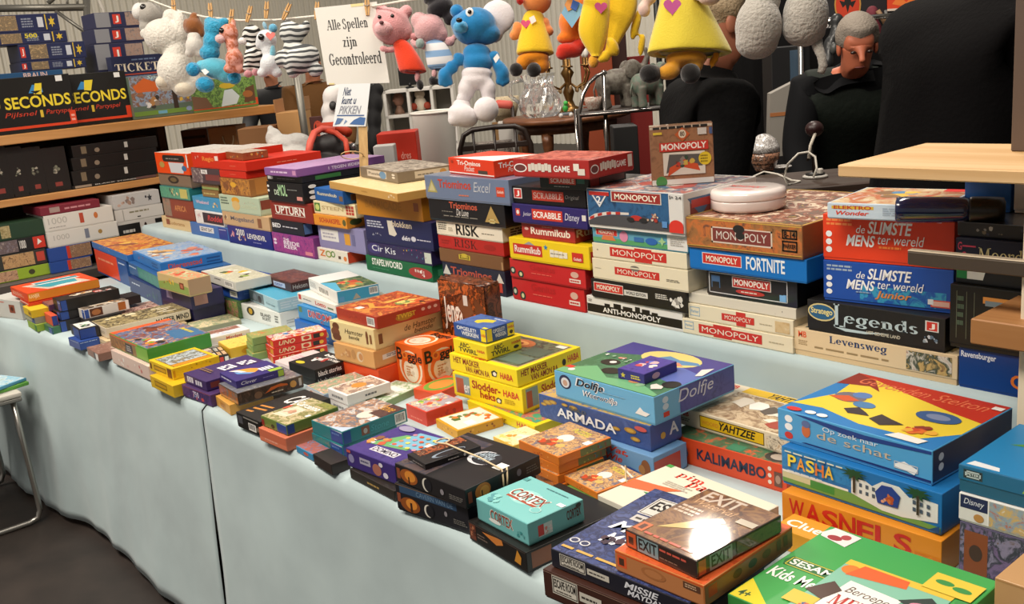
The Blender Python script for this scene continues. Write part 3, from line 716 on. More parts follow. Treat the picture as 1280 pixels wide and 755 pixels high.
(KN[1],'silvery blue triangle tile game box titled Excel',GN[6],(-2.0926,1.7232),0,.3942,.26,1.1873,1.259,'6f7f9c','pF|.025,.25 .155,.25 .09,.85|a8a060;pF|.05,.32 .13,.32 .09,.72|c8c090;tF|Triominos|.17|.48|.57|.86|c8442e|b;tF|Excel|.6|.4|.8|.82|c0c4cc|i;rF|.86|.28|.95|.68|cf4a30;tF|Goliath|.87|.42|.94|.54|f0d8cc|b;lF|.42|.16|.56|.26|1|d87a5a;aT|0|0|1|1|8a98b0,7888a4,aab4c4|.6',1,1,None,0),
(KN[1],'orange red triangle tile game box with white lettering, on top of the silvery blue box',GN[6],(-2.1595,1.7315),-.1396,.26,.1515,1.259,1.3075,'dd3c1a','tF|Tri-Ominos|.2|.58|.72|.88|f4ece2|b;tF|Pocket|.36|.22|.58|.56|f4ece2|i;rF|.66|.12|.86|.34|4a4238;rF|0|0|1|.1|f0e8e0;tR|Tri-Ominos|.1|.5|.8|.85|f4ece2|b;tR|Pocket|.3|.2|.6|.48|f4ece2|i;eF|.09|.75|.03|.1|a8301a;pT|.1,.02 1,.02 1,.98|ece8e2;pT|0,0 0,1 1,1|d84020',0,1,None,0),
(KN[1],'green word game box titled Stapelwoord with a red oval of white letters',GN[6],(-2.5249,1.74),0,.3866,.22,.915,.9687,'12653c','tF|STAPELWOORD|.1|.42|.57|.88|f0f2ea|bn;eF|.83|.42|.17|.36|a83a34;mF|.74|.2|.92|.66|9|f0e8e0,e0d0c8;lF|.1|.2|.4|.26|1|5aa07a;rR|.1|.3|.9|.7|3f8a62',0,1,None,0),
(KN[1],'dark purple game box titled Cirkis with a band of confetti colours',GN[6],(-2.5193,1.74),0,.3728,.22,.9687,1.0173,'2c2452','eF|.12|.55|.12|.4|3a3470;tF|Cir|.08|.38|.26|.82|e6ecf2|;tF|Kis|.3|.32|.46|.78|e6ecf2|;mF|.3|.72|.98|.98|13|b8342c,4a9a4a,d8b83c,3a7ab8,c85a8a;mF|.5|.3|.98|.6|15|6a4a8a,4a8a9a,8a3a5a;rF|.9|.1|1|.85|c8d0c4',0,1,None,0),
(KN[1],'navy game box with a white rounded tile shape on its front',GN[6],(-2.5025,1.74),0,.3869,.22,1.0173,1.1075,'1d2352','pF|.37,.35 .45,.3 .49,.4 .46,.62 .43,.9 .36,.9|d8d2c4;tF|blokken|.43|.68|.72|.92|d6c8b0|b;tF|één|.56|.2|.68|.38|e2e2ea|bi;eF|.73|.3|.035|.1|d2d2dc;lF|.78|.26|.98|.34|1|c0c0d0;lF|.04|.55|.3|.85|3|b8bccc;mF|.06|.2|.28|.36|3|c8ccd8,98a0b8',0,1,None,0),
(KN[9],'big plain amber wooden game case under the chess board',GN[6],(-2.5419,1.74),0,.383,.3,1.1075,1.1844,'b97a1e','tF|BARRICADE|.14|.35|.7|.7|a8701c|b;rF|.88|.4|.95|.75|8a4a24',0,1,None,0),
(KN[4],'flat pale wooden chess board overhanging the amber case',GN[6],(-2.5379,1.6526),-.173,.5876,.3,1.1844,1.2104,'c99a50','eF|.55|.5|.05|.1|b08038;mF|.85|.2|.98|.8|3|f0e8d0;aT|0|0|1|1|e4d2a4,dcc692,ead9b0|.5',0,1,None,0),
(KN[1],'grey box with round cornered photo panels lying on the chess board',GN[6],(-2.7355,1.7909),-.2064,.3501,.2039,1.2104,1.2479,'7a6c5c','rF|.2|.2|.72|.85|c8bcae;eF|.62|.5|.09|.36|5a86b0;tF|Puzzle|.24|.4|.55|.66|6a6258|b;eF|.9|.7|.04|.1|d8d0c4;eF|.9|.45|.04|.1|d8d0c4;rR|.3|.2|.9|.85|c0b4a4;eR|.8|.5|.06|.3|b88a4c;lR|.35|.4|.7|.6|1|6a6258;aT|.02|.02|.98|.98|8c8070,b8ac9c,6a6056,a89a88|.6',0,1,None,0),
(KN[1],'white zoo game box with coloured round letters and an orange end',GN[6],(-3.0524,1.7512),0,.2133,.22,.915,.9612,'e6e0d0','tF|Z|.08|.3|.28|.86|d8772a|b;tF|O|.28|.26|.48|.86|8a9a3a|b;tF|O|.46|.34|.6|.88|58883c|b;rF|.7|.3|.78|.55|5a4a3c;eF|.92|.4|.05|.2|e0803c;rR|0|0|1|1|d0421f;rR|.5|.45|.9|.75|e0a090',0,1,None,0),
(KN[1],'dull lilac game box with a white label and an orange square',GN[6],(-2.9326,1.7568),0,.3166,.25,.9612,1.048,'8a86b0','rF|.06|.3|.45|.82|e2e0dc;lF|.1|.4|.4|.7|2|a8a4b0;rF|.58|.24|.7|.74|d89a34;rF|.73|.24|.8|.74|6a6890',0,1,None,0),
(KN[1],'orange chess game box with red lettering on a yellow face',GN[6],(-3.0091,1.74),0,.2294,.25,1.048,1.0892,'e0922c','tF|SCHAAKSPEL|.18|.28|.82|.75|b83424|b;eF|.93|.5|.05|.3|5a5a2c;eR|.15|.5|.1|.3|4a5a2c',0,1,None,0),
(KN[1],'cream game box with a green square at left and a red grid at right',GN[6],(-2.9481,1.7456),0,.2871,.25,1.0892,1.1371,'e8d9ae','rF|.02|.15|.16|.85|4f7a34;eF|.09|.5|.05|.25|c8d078;tF|STEEN|.2|.36|.72|.66|b8a070|b;rF|.78|.15|.96|.85|b8382c;rF|.835|.15|.845|.85|e8d9ae;rF|.895|.15|.905|.85|e8d9ae;rF|.78|.36|.96|.4|e8d9ae;rF|.78|.6|.96|.64|e8d9ae',0,1,None,0),
(KN[1],'blue game box with worn pale title beside the amber case',GN[6],(-2.985,1.7259),-.1047,.2421,.28,1.1371,1.1835,'1f5aa0','tF|Rummikub|.1|.44|.78|.72|d8d0b0|b;rF|.86|.2|.98|.6|7a5a3c;rR|.1|.2|.3|.7|6a4a34',0,1,None,0),
(KN[1],'magenta purple quiz game box with white block lettering, lowest of its stack',GN[6],(-3.2652,1.74),0,.3287,.27,.915,.995,'7d3a80','aF|0|0|1|1|7a3480,a8448a,62307a|.5;tF|THE|.28|.64|.42|.78|f0e6ee|b;tF|BEIDE|.28|.44|.66|.64|f0e6ee|b;tF|KEER|.28|.24|.6|.42|f0e6ee|b;eF|.07|.62|.04|.07|ecdcec;eF|.07|.44|.04|.07|ecdcec;rF|.78|.08|.95|.26|e08a98',0,1,None,0),
(KN[1],'black quiz game box with large white letters and a blue end panel',GN[6],(-3.3267,1.74),0,.259,.25,.995,1.0483,'1a1a20','tF|BED|.04|.36|.3|.7|f2f2f0|b;lF|.36|.42|.95|.58|1|c0c0c8;rR|0|.1|.14|.9|5f86b8;rR|.2|.1|.6|.9|2a3a5c;tR|T|.26|.3|.46|.75|dfe4ec|b',0,1,None,0),
(KN[1],'dark red word game box with white lettered dice',GN[6],(-3.2381,1.7378),0,.3267,.26,1.0483,1.123,'8a2a1e','tF|UPTURN|.12|.3|.82|.72|f0ece2|b;rF|.1|.72|.83|.75|e0d6c8;rF|.1|.25|.83|.28|e0d6c8',0,1,None,0),
(KN[1],'black game box with tall green and white title letters',GN[6],(-3.2714,1.7288),0,.28,.27,1.123,1.1972,'171719','tF|DE|.2|.3|.32|.58|c8d8c0|b;tF|MOL|.32|.25|.56|.88|a8d0a0|bn;lF|.58|.6|.9|.66|1|a0a4a0;eF|.04|.75|.03|.07|ecece8;eF|.04|.5|.03|.07|ecece8;rF|.82|.1|.97|.3|d89088;eR|.15|.8|.06|.1|ecece8;eR|.15|.5|.06|.1|ecece8;eR|.15|.22|.06|.1|ecece8',0,1,None,0),
(KN[1],'thin black game box with white and green end tags under the purple lid',GN[6],(-3.2743,1.7344),0,.2777,.27,1.1972,1.2225,'1c1c1e','rF|.03|.3|.18|.8|d4d6d2;lF|.3|.35|.85|.6|1|7a7c7a;rR|.2|.2|.6|.8|3c7a3c',0,1,None,0),
(KN[1],'wide flat purple quiz box spread over the black boxes at the top of its stack',GN[6],(-3.272,1.7137),0,.2502,.38,1.2225,1.2525,'8a5a98','lF|.2|.3|.75|.7|1|d8c0dc;rF|.88|.2|.98|.8|c890b8;tR|1 TEGEN IEDEREEN|.35|.3|.8|.7|ecdcec|b;aT|0|0|1|1|a884b4,b894c0,9a78a8|.4',0,1,None,0),
(KN[6],'royal blue jigsaw box standing upright behind the navy bottle',GN[6],(-.8175,1.86),0,.0857,.06,1.2272,1.3222,'1c5aa6','tF|Ravensburger|.05|.86|.8|.97|e8eef8|b',0,1,None,0),
(KN[1],'white and red box standing right of the upright royal blue box',GN[6],(-.7325,1.862),0,.08,.05,1.2272,1.3172,'d8d4cc','eF|.3|.8|.2|.14|c8342c',0,1,None,0),
(KN[1],'dark blue quiz game box with white title, lowest under the tan nature game box',GN[6],(-3.6032,1.74),0,.3971,.22,.915,.9918,'22277a','tF|2000|.2|.5|.4|.88|e8e4d8|b;tF|LEVENSVR.|.46|.4|.88|.7|ece8dc|b;mF|.2|.15|.44|.6|5|d8b090,e8d8c8,a85a4a;lF|.58|.2|.8|.26|1|a8a8d0;mF|.06|.3|.16|.75|4|c87a8a,d8a8b0',0,1,None,0),
(KN[1],'tan nature game box with dark lettering above the dark blue box',GN[6],(-3.6007,1.74),0,.4292,.22,.9918,1.0503,'c8a57a','mF|.02|.25|.12|.8|2|5a4a3a,8a4a3a,e0c8a0;tF|Mogeland|.18|.3|.68|.72|6f6a70|b;rF|.76|.1|.84|.8|8a5a3a',0,1,None,0),
(KN[1],'pale green party game box with an orange sunny figure shape',GN[6],(-3.6601,1.7378),0,.37,.27,1.0503,1.1221,'b8c8ac','eF|.42|.72|.1|.2|e0a02a;eF|.42|.4|.1|.3|d8b878;lF|.04|.4|.24|.9|3|5a6a5a;tF|GEZOND|.55|.3|.95|.5|c8d0b0|b;mF|.55|.55|.95|.75|3|c88a7a,a8b898,d8c8a8;lR|.4|.3|.9|.8|3|5a6a5a;rR|.02|.3|.3|.85|8a4a3a',0,1,None,0),
(KN[1],'brown and orange adventure game box with a yellow moon',GN[6],(-3.7254,1.74),0,.2758,.24,1.1221,1.1935,'9a6434','aF|0|0|1|1|b8763a,7a4a2c,c88a3c,5a4030|.6;eF|.45|.62|.1|.16|e0a834;rR|.1|.05|.95|.95|b0743a;eR|.95|.5|.1|.3|c8582a',0,1,None,0),
(KN[1],'plain red game box, lower of two alike boxes',GN[6],(-3.748,1.7422),0,.2482,.25,1.1935,1.2242,'cc2a18','lF|.4|.4|.65|.58|1|e06a50',0,1,None,0),
(KN[1],'plain red game box, upper of two alike, with a longer right side',GN[6],(-3.7327,1.74),0,.2487,.34,1.2242,1.2629,'d02c18','lF|.4|.4|.65|.58|1|e06a50;lR|.4|.4|.7|.55|1|e88a70',0,1,None,0),
(KN[1],'small brown illustrated game box crowning the two red boxes',GN[6],(-3.7924,1.7615),-.1027,.2059,.1064,1.2629,1.2946,'8a4a28','mF|.05|.1|.95|.9|6|b8a878,c8a23c,5a6a5a,a85a34;mR|.05|.1|.95|.9|9|a84a24,c8a050,6a8a80,8a3a20;aT|0|0|1|1|a88878,c8b8a8,8a5a48|.5',0,1,None,0),
(KN[1],'mid blue game box with a white title label, lowest under the white and red box',GN[6],(-4.0269,1.7512),0,.3987,.22,.915,.9725,'3f72b4','rF|.26|.35|.63|.8|e4e4e2;tF|GEVAT DAT|.29|.44|.6|.72|3a3a44|b;rF|.76|.02|.98|.95|2a3a8c;lF|.78|.75|.96|.85|1|c8d0e8',0,1,None,0),
(KN[1],'white game box with a dark panel and red title',GN[6],(-4.0547,1.7512),0,.2931,.22,.9725,1.0344,'e2e0dc','rF|.28|.08|1|.88|2c2430;tF|Roddel|.44|.28|.98|.72|c84444|bi;mF|.06|.3|.2|.8|2|d8a8a0,c8c4c8',0,1,None,0),
(KN[1],'sky blue game box with pale pink lettering',GN[6],(-4.0709,1.7568),0,.2935,.22,1.0344,1.0948,'3d90bc','tF|Weekend|.12|.45|.58|.72|d8b8c8|b;mF|.66|.15|.92|.7|3|e0b84c,e8d8a8,d89a4c',0,1,None,0),
(KN[1],'thin brown game box on the sky blue box',GN[6],(-4.0872,1.7624),0,.17,.2,1.0948,1.1269,'8a6a3c','lF|.1|.3|.9|.7|1|b8a868',0,1,None,0),
(KN[1],'thin brown and green game box below the dark photo box',GN[6],(-4.0763,1.7624),0,.1746,.2,1.1269,1.1556,'7a5a34','rF|0|0|1|.45|8a9a58;mF|.05|.5|.95|.9|3|a87a4c,b8a06a',0,1,None,0),
(KN[1],'dark grey photo covered game box with a white tag',GN[6],(-4.0251,1.7534),0,.292,.24,1.1556,1.2242,'4a3c40','aF|0|0|.4|1|8a7a78,5a4a50,b8a8a0|.6;rF|.36|.62|.58|.9|e0dcd8;tF|YVL.|.4|.68|.55|.84|3a3a3c|b;rF|.5|.2|1|.6|7a3c38',0,1,None,0),
(KN[1],'red game box with orange lettering beside the orange appliance carton',GN[6],(-4.0051,1.7512),0,.2766,.3,1.2242,1.2916,'cc3018','tF|Regio|.4|.35|.82|.75|e88a3c|b;mF|.04|.5|.3|.8|2|a8402a,e8b0a0;rF|.86|.5|.98|.8|ecd8cc;aT|0|0|1|1|b8a8a0,d8d0c8,a87a6c|.5',0,1,None,0),
(KN[1],'cream game box with a worn brown title, lowest at the far left end',GN[6],(-4.4659,1.768),0,.3433,.2,.915,.9731,'d2b98a','tF|Ludorama|.28|.35|.8|.65|a8824c|b;rF|.16|.3|.28|.8|8a4a30',0,1,None,0),
(KN[1],'rust brown game box with tan lettering',GN[6],(-4.3835,1.7624),0,.3614,.2,.9731,1.0674,'84351f','tF|AFRICA|.38|.36|.76|.66|c8864c|b;aF|0|0|.26|1|5a4a40,8a7a6a,a85a4a|.6',0,1,None,0),
(KN[1],'teal and yellow illustrated game box',GN[6],(-4.3881,1.7568),0,.3465,.24,1.0674,1.1245,'2c7a78','aF|0|0|1|1|2c7a78,5aa080,1f5a5c|.5;mF|.25|.2|.65|.9|8|e0d8b0,c8b878,3a4a48,8aa878;rF|.68|.1|.92|.9|c0b868',0,1,None,0),
(KN[1],'dull grey brown game box with a dark oval',GN[6],(-4.3776,1.768),0,.3761,.2,1.1245,1.185,'7d6a58','eF|.47|.5|.17|.32|2f2a26;eF|.47|.5|.1|.18|6a5a3c',0,1,None,0),
(KN[0],'bright orange coffee appliance carton topping the far left end stack',GN[6],(-4.3594,1.7624),0,.3817,.3,1.185,1.2811,'e04a12','rF|.28|.58|.86|.9|2c2826;eF|.28|.74|.05|.16|2c2826;eF|.86|.74|.05|.16|2c2826;pF|.4,.55 .86,.55 .82,.06 .44,.06|c8ccd2;eF|.86|.3|.07|.13|3a6a98;eF|.19|.42|.08|.15|b0904c;rF|.96|.35|1|.95|e0dcd6;lF|.34|.68|.8|.78|1|8a847c;aT|0|0|1|1|c8c0b8,e0dcd6,b8a8a0|.4',0,1,None,0),
(KN[1],'orange game box with red cartoon lettering, lowest under the two blue boxes at right',GN[4],(-.6856,1.3622),.01,.289,.25,.742,.808,'dd8a20','tF|W|.05|.34|.155|.87|c8281c|b;tF|A|.163|.31|.268|.9|c8281c|b;tF|S|.276|.34|.381|.87|c8281c|b;tF|N|.389|.31|.494|.9|c8281c|b;tF|E|.502|.34|.607|.87|c8281c|b;tF|L|.615|.31|.72|.9|c8281c|b;tF|S|.728|.34|.833|.87|c8281c|b;aF|.85|.1|.99|.5|dd8a20,c87018|.4',0,1,None,0),
(KN[1],'blue palace game box titled Pasha with a white palace and palm trees',GN[4],(-.6937,1.3772),-.0355,.2999,.25,.808,.8798,'1c6fb0','aF|0|.45|.5|1|1c6fb0,2a86c4,1560a0|.6;rF|0|.3|.45|.36|e8e8e0;pF|0,0 1,0 1,.14 .7,.2 .45,.3 0,.3|6a9a4a;rF|0|.14|.2|.3|c8c49a;rF|.2|.08|.36|.28|3a8a3c;pF|.47,.3 .47,.72 .56,.74 .6,.66 .66,.86 .76,.86 .82,.66 .88,.74 .98,.72 .98,.24 .78,.1 .66,.1|dfe2dc;rF|.52|.36|.538|.46|4a5a6a;rF|.52|.54|.538|.64|4a5a6a;rF|.56|.36|.578|.46|4a5a6a;rF|.56|.54|.578|.64|4a5a6a;rF|.6|.36|.618|.46|4a5a6a;rF|.6|.54|.618|.64|4a5a6a;rF|.84|.36|.858|.46|4a5a6a;rF|.84|.54|.858|.64|4a5a6a;rF|.88|.36|.898|.46|4a5a6a;rF|.88|.54|.898|.64|4a5a6a;rF|.92|.36|.938|.46|4a5a6a;rF|.92|.54|.938|.64|4a5a6a;pF|.635,.28 .62,.55 .66,.78 .72,.8 .77,.62 .755,.3|20408c;mF|.655|.3|.735|.62|4|c8703a,e0a080,b0502a;tF|P|.05|.5|.108|.84|eed23a|b;tF|A|.113|.48|.171|.82|e8962a|b;tF|S|.176|.5|.234|.84|eed23a|b;tF|H|.239|.48|.297|.82|d8762a|b;tF|A|.302|.5|.36|.84|e8c03a|b;lF|.03|.88|.42|.95|1|d8dcc8;sF|.49|.86|.09|.2|9|1f4a2c;rF|.485|.35|.5|.8|3c3424;sF|.87|.86|.09|.2|9|1f4a2c;rF|.865|.3|.88|.8|3c3424;pF|.93,0 1,0 1,.2|1a4a78;lF|.05|.38|.3|.42|1|c8d4d8',0,1,None,0),
(KN[1],'large light blue children game box whose lid shows a red and yellow picture',GN[4],(-.7178,1.3924),-.0563,.2974,.2437,.8798,.9399,'4f9fd4','eF|.08|.74|.028|.12|eef0f2;eF|.08|.47|.028|.12|eef0f2;eF|.08|.18|.03|.12|c82f2a;pF|.12,.95 .5,.72 1,.88 1,.98 .6,.9 .2,1|1f3f86;pF|.17,.06 1,0 1,.1 .2,.1|1a2c6a;eF|.205|.5|.03|.22|c86a3a;eF|.205|.72|.03|.12|5a6a9a;tF|Op zoek naar|.32|.6|.68|.8|dfe8ee|;tF|de schat|.28|.36|.76|.6|c8b8a0|;pF|.78,.3 .84,.45 .92,.3 .9,.12 .84,.2 .78,.22|f0f0ee;fF|.78|.18|.92|.4|.005|c8ccd0;rT|0|0|1|1|2a78b8;pT|0,.16 .12,.5 .04,1 .9,1 1,.8 1,.35 .86,.12 .5,.1 .2,.2|e2c83a;pT|.02,.72 .18,.92 .5,.78 .8,.66 1,.6 1,1 0,1|b8301c;pT|0,.7 .2,.78 .3,.72 .18,.9 0,1|8a2a1c;tT|Gevonden Stelton|.1|.8|.92|.94|d8704a|i;eT|.22|.5|.1|.1|6f6a72;eT|.26|.58|.06|.06|5a7ab0;pT|.1,.44 .24,.4 .3,.47 .2,.52|c8582a;eT|.36|.42|.07|.06|4a7aa8;pT|.3,.28 .36,.36 .44,.3 .48,.26 .36,.22|3a3230;pT|.5,.22 .52,.34 .6,.3 .7,.26 .6,.16|3a3230;eT|.78|.52|.13|.1|3a5a8a;eT|.78|.52|.07|.05|7a88a8;mT|.68|.14|.95|.36|6|c84a24,e0a83a,d8702a,8a3a2a;pT|.7,.03 .9,.03 .92,.11 .74,.12|e8e6e0;eT|.09|.05|.05|.035|c82f2a;eT|.2|.06|.035|.03|ecece8;eT|.28|.06|.035|.03|ecece8;rT|.93|.87|.99|.93|e0dcd8;rR|0|0|1|1|15224a;eR|.1|.7|.03|.12|d8dce4;eR|.1|.4|.03|.12|d8dce4',0,1,None,0),
(KN[1],'game box with blurred dark pictures and a brown sticker, lowest at the right edge',GN[4],(-.4,1.345),0,.25,.2,.742,.862,'54506a','aF|0|0|1|1|5a5470,7a6a90,3a4048,8a86a0,6a5a4c|.5;rF|.03|.3|.17|.9|8a4f30;eF|.1|.6|.04|.12|4a3a30;mF|.25|.1|.95|.9|4|b8a8b8,6a5a8a,3a3440,d8d0d4,c8503a',0,1,None,0),
(KN[1],'white game box with a navy end label, middle of the stack at the right edge',GN[4],(-.4,1.345),0,.252,.2,.862,.908,'dcdcd8','rF|.01|.48|.17|.97|1f2450;tF|Disney|.03|.58|.15|.86|d8dce8|i;aF|.18|.05|1|.97|dcdcd8,c8a868,8aa0b0,b8643c|.4;eF|.12|.22|.03|.15|b8884c;rF|.172|0|.178|1|f0f0ee',0,1,None,0),
(KN[1],'teal blue game box with a peach round shape on its lid, at the right edge',GN[4],(-.4,1.348),0,.255,.2,.908,.951,'15628c','rF|.03|.2|.14|.8|2a3a44;fF|.04|.28|.13|.72|.008|b8c8cc;tF|PETER|.05|.42|.12|.6|c8d4d4|b;tF|Dieren|.36|.15|.9|.8|8ab04a|i;rT|0|0|1|1|1a7ab0;pT|.03,.04 .22,.04 .2,.1 .05,.12|d8dce0;eT|.55|.3|.2|.22|d8b088;pT|.1,.55 .5,.62 .7,.8 .3,.75|4a8a3a;mT|.2|.5|.95|.95|7|5a9a4a,c8a878,2a5a8a',0,.55,'1a5878',0),
(KN[1],'teal game box lying under the large green memo box at the bottom right corner',GN[4],(-.558,1.012),.0175,.25,.25,.742,.792,'3f7f86','',0,1,None,0),
(KN[1],'large bright green memo box with picture cards on its lid at the bottom right corner',GN[4],(-.548,1),.0105,.262,.262,.792,.834,'3f9a46','rT|0|0|1|1|3f9e4c;pT|0,0 0,.22 .26,0|e0cf2a;tT|4+|.03|.03|.1|.1|3a5a2c|b;pT|.04,.45 .34,.45 .36,.5 .34,.56 .04,.56 .02,.5|2a6a34;fT|.045|.455|.335|.555|.006|d8c83a;tT|SESAM|.06|.475|.32|.54|f2f0e6|b;tT|Kids Memo|.03|.3|.42|.41|f0f2ea|b;pT|0,.9 .02,.86 .2,.82 .22,.97 .04,.99|e4dcda;eT|.1|.88|.045|.03|9a3434;eT|.15|.92|.03|.03|a84040;rT|.3|0|.9|.72|7fb8a0;pT|.3,.72 .9,.72 .9,.66 .3,.66|d8b83c;eT|.36|.62|.05|.05|d87a2a;pT|.36,.56 .68,.62 .66,.7 .4,.7|d8602a;pT|.4,.2 .7,.22 .72,.5 .42,.52|e8e6e0;tT|Beroepen|.45|.38|.72|.47|5a4a40|i;tT|MEMO|.44|.25|.72|.36|b8342c|sb;pT|.28,.3 .36,.46 .44,.4 .4,.26|4a3428;rT|.24|.14|.4|.26|d8b83c;pT|.7,.5 .82,.62 .9,.56 .84,.44|2c3a34;eT|.82|.5|.06|.04|d88aa0;rT|.72|.7|.98|.88|d8c040;eT|.8|.8|.05|.025|3a8a44;eT|.9|.78|.05|.025|3a8a44;eT|.96|.66|.04|.03|3a8a44;mT|.32|.02|.42|.2|3|c85a3a,3a5a8a',0,1,None,0),
(KN[1],'small yellow orange box with black lettering wedged behind the green memo box',GN[4],(-.855,1.285),0,.085,.06,.742,.782,'e0a02c','tT|Clue|.1|.3|.9|.7|f4f0e6|b;rT|0|0|1|1|e0962a;tT|Clue|.1|.3|.9|.7|f4f0e6|b',0,1,None,0),
(KN[1],'orange red elephant game box titled Kalimambo in dark letters',GN[4],(-1.0381,1.4645),.0301,.2834,.232,.742,.8007,'d94a20','pF|.05,.2 .06,.7 .1,.88 .16,.8 .18,.4 .16,.1|5a6080;eF|.11|.7|.045|.2|6a7090;eF|.13|.4|.03|.16|c84a5a;eF|.09|.35|.02|.12|c84a5a;tF|KALIMAMBO|.26|.28|.84|.72|1f2a44|b;eF|.87|.75|.015|.08|e8d8c8;eF|.87|.5|.015|.08|e8d8c8;eF|.87|.25|.015|.08|e8d8c8;rF|.905|.15|.965|.7|6a4638;eF|.935|.42|.02|.16|a88a78;aT|0|0|1|1|5a4030,3a6a4a,c8502a|.5;eT|.88|.12|.1|.1|2a2422;eT|.88|.12|.06|.06|a89a8c;rT|.5|.02|.62|.14|2f7a5c',0,1,None,0),
(KN[1],'cream dice game box titled Yahtzee in black on a yellow band',GN[4],(-1.055,1.503),-.0224,.2911,.184,.8007,.8399,'ddd0b4','rF|.23|.14|.79|.86|e2b81c;fF|.23|.14|.79|.86|.006|4a3c14;tF|WOORD|.25|.36|.4|.6|d8902a|b;tF|YAHTZEE|.405|.3|.72|.76|191512|bi;tF|MB|.05|.56|.13|.84|d0402a|b;lF|.05|.22|.15|.46|2|8a7a60;aF|.81|.1|.98|.9|b89a78,e0d4bc,6a5a4a|.3;rT|0|0|1|1|ddd2ba;aT|.18|.02|1|.78|a88a68,c8b494,8a6e50,d8ccb4|.7;rT|.2|.8|.98|.98|e2b81c;tT|YAHTZEE|.42|.82|.72|.96|191512|bi;tT|MB|.02|.85|.13|.95|d0402a|b;rT|.02|.3|.14|.55|e8e2d4;mT|.25|.1|.95|.7|9|e8e0d0,a04030,d8d0c0,5a5048,f0ece4',0,1,None,0),
(KN[1],'large white word game box titled pim pam pet in red behind the glossy brown box',GN[4],(-.978,1.15),-.0698,.265,.187,.742,.792,'ded8c8','rT|0|0|1|1|e0d8c4;tT|pim|.18|.8|.42|.95|d03a24|sb;tT|pam|.34|.68|.62|.83|d03a24|sb;tT|pet|.58|.56|.82|.72|d03a24|sb;rT|0|.93|.06|1|4a9a4a;pT|0,.3 .25,.4 .4,.62 .2,.55 0,.5|d86a3a;pT|.2,.35 .5,.5 .6,.4 .4,.25|3a8a4a;pT|.3,.2 .45,.3 .4,.4 .28,.3|e0b83a;pT|.4,.3 .7,.42 .72,.36 .5,.25|b8583a;lT|.2|.6|.44|.7|3|b8b0a0;aT|.7|.2|1|.5|5a3a30,8a5a40,3a2a24|.4;rR|0|0|1|1|5a3c30;rR|0|.55|1|1|d8d4cc',0,1,None,0),
(KN[1],'dark brown escape game box with white plates, lowest at the front edge',GN[4],(-.8489,.9418),.0828,.27,.2187,.742,.7933,'3c1f16','rF|.07|.25|.27|.93|d0ccc0;fF|.075|.29|.265|.89|.006|2a2624;tF|ESCAPE ROOM|.085|.5|.255|.82|25211e|b;lF|.1|.36|.24|.44|1|55504a;rF|.285|.38|.45|.72|c8c4b8;lF|.3|.48|.43|.62|1|3a3632;rF|0|.95|1|1|a88a78',0,1,None,0),
(KN[1],'dark blue escape game box titled Missie Mayday under the orange and brown boxes',GN[4],(-.8408,.9517),.0691,.27,.27,.7933,.8262,'191a26','rF|.07|.25|.27|.93|d0ccc0;fF|.075|.29|.265|.89|.006|2a2624;tF|ESCAPE ROOM|.085|.5|.255|.82|25211e|b;lF|.1|.36|.24|.44|1|55504a;rF|.285|.38|.45|.72|c8c4b8;lF|.3|.48|.43|.62|1|3a3632;tF|MISSIE|.56|.5|.8|.86|dfe2ea|bi;tF|MAYDAY|.58|.16|.84|.46|dfe2ea|bi;rF|0|.95|1|1|a8a8ac;aT|0|0|1|1|2c3a6c,38477c,242c52,4a5688,3a3248|.5;rT|.12|.66|.55|.9|d0ccc4;fT|.13|.67|.54|.89|.006|2a2624;tT|ESCAPE|.15|.74|.52|.86|26221f|b;rT|.14|.56|.44|.64|c0bcb8;lT|.16|.58|.42|.62|1|3a3632;tT|MISSIE|.1|.4|.62|.52|e6e8f0|bi;tT|MAYDAY|.16|.24|.7|.37|e6e8f0|bi;eT|.05|.16|.035|.03|c8c8cc;eT|.05|.16|.025|.02|2c3456;eT|.13|.16|.035|.03|c8c8cc;eT|.13|.16|.025|.02|2c3456;lT|.03|.05|.8|.09|1|c8a050;mT|.1|.2|.4|.35|2|4a3440,3c2c3c',0,1,None,0),
(KN[1],'orange and tan game box sandwiched between the brown glossy box and the blue escape box',GN[4],(-.817,.9564),.0386,.1652,.2199,.8262,.8621,'c8783c','rF|0|.9|1|1|d85020;rF|0|0|1|.88|b87848;rF|.03|.25|.14|.85|d8582a;rF|.05|.35|.11|.7|4a3020;eF|.45|.55|.14|.25|a86a3c;eF|.45|.55|.1|.18|b87848;rF|.78|.55|.96|.85|5a3a28;lF|.8|.6|.94|.8|2|c8a888;rR|0|.9|1|1|d85020;rR|0|0|1|.88|9a6a48;rR|.04|.3|.13|.8|c8502a;eR|.35|.55|.05|.2|5a3a28;eR|.52|.55|.05|.2|3a4a3a;eR|.68|.55|.05|.2|6a5a3a;rR|.8|.3|.85|.8|6a5240;rR|.88|.3|.93|.8|6a5240;aT|0|0|1|1|c8502a,d8602e,b0421f|.4',0,1,None,0),
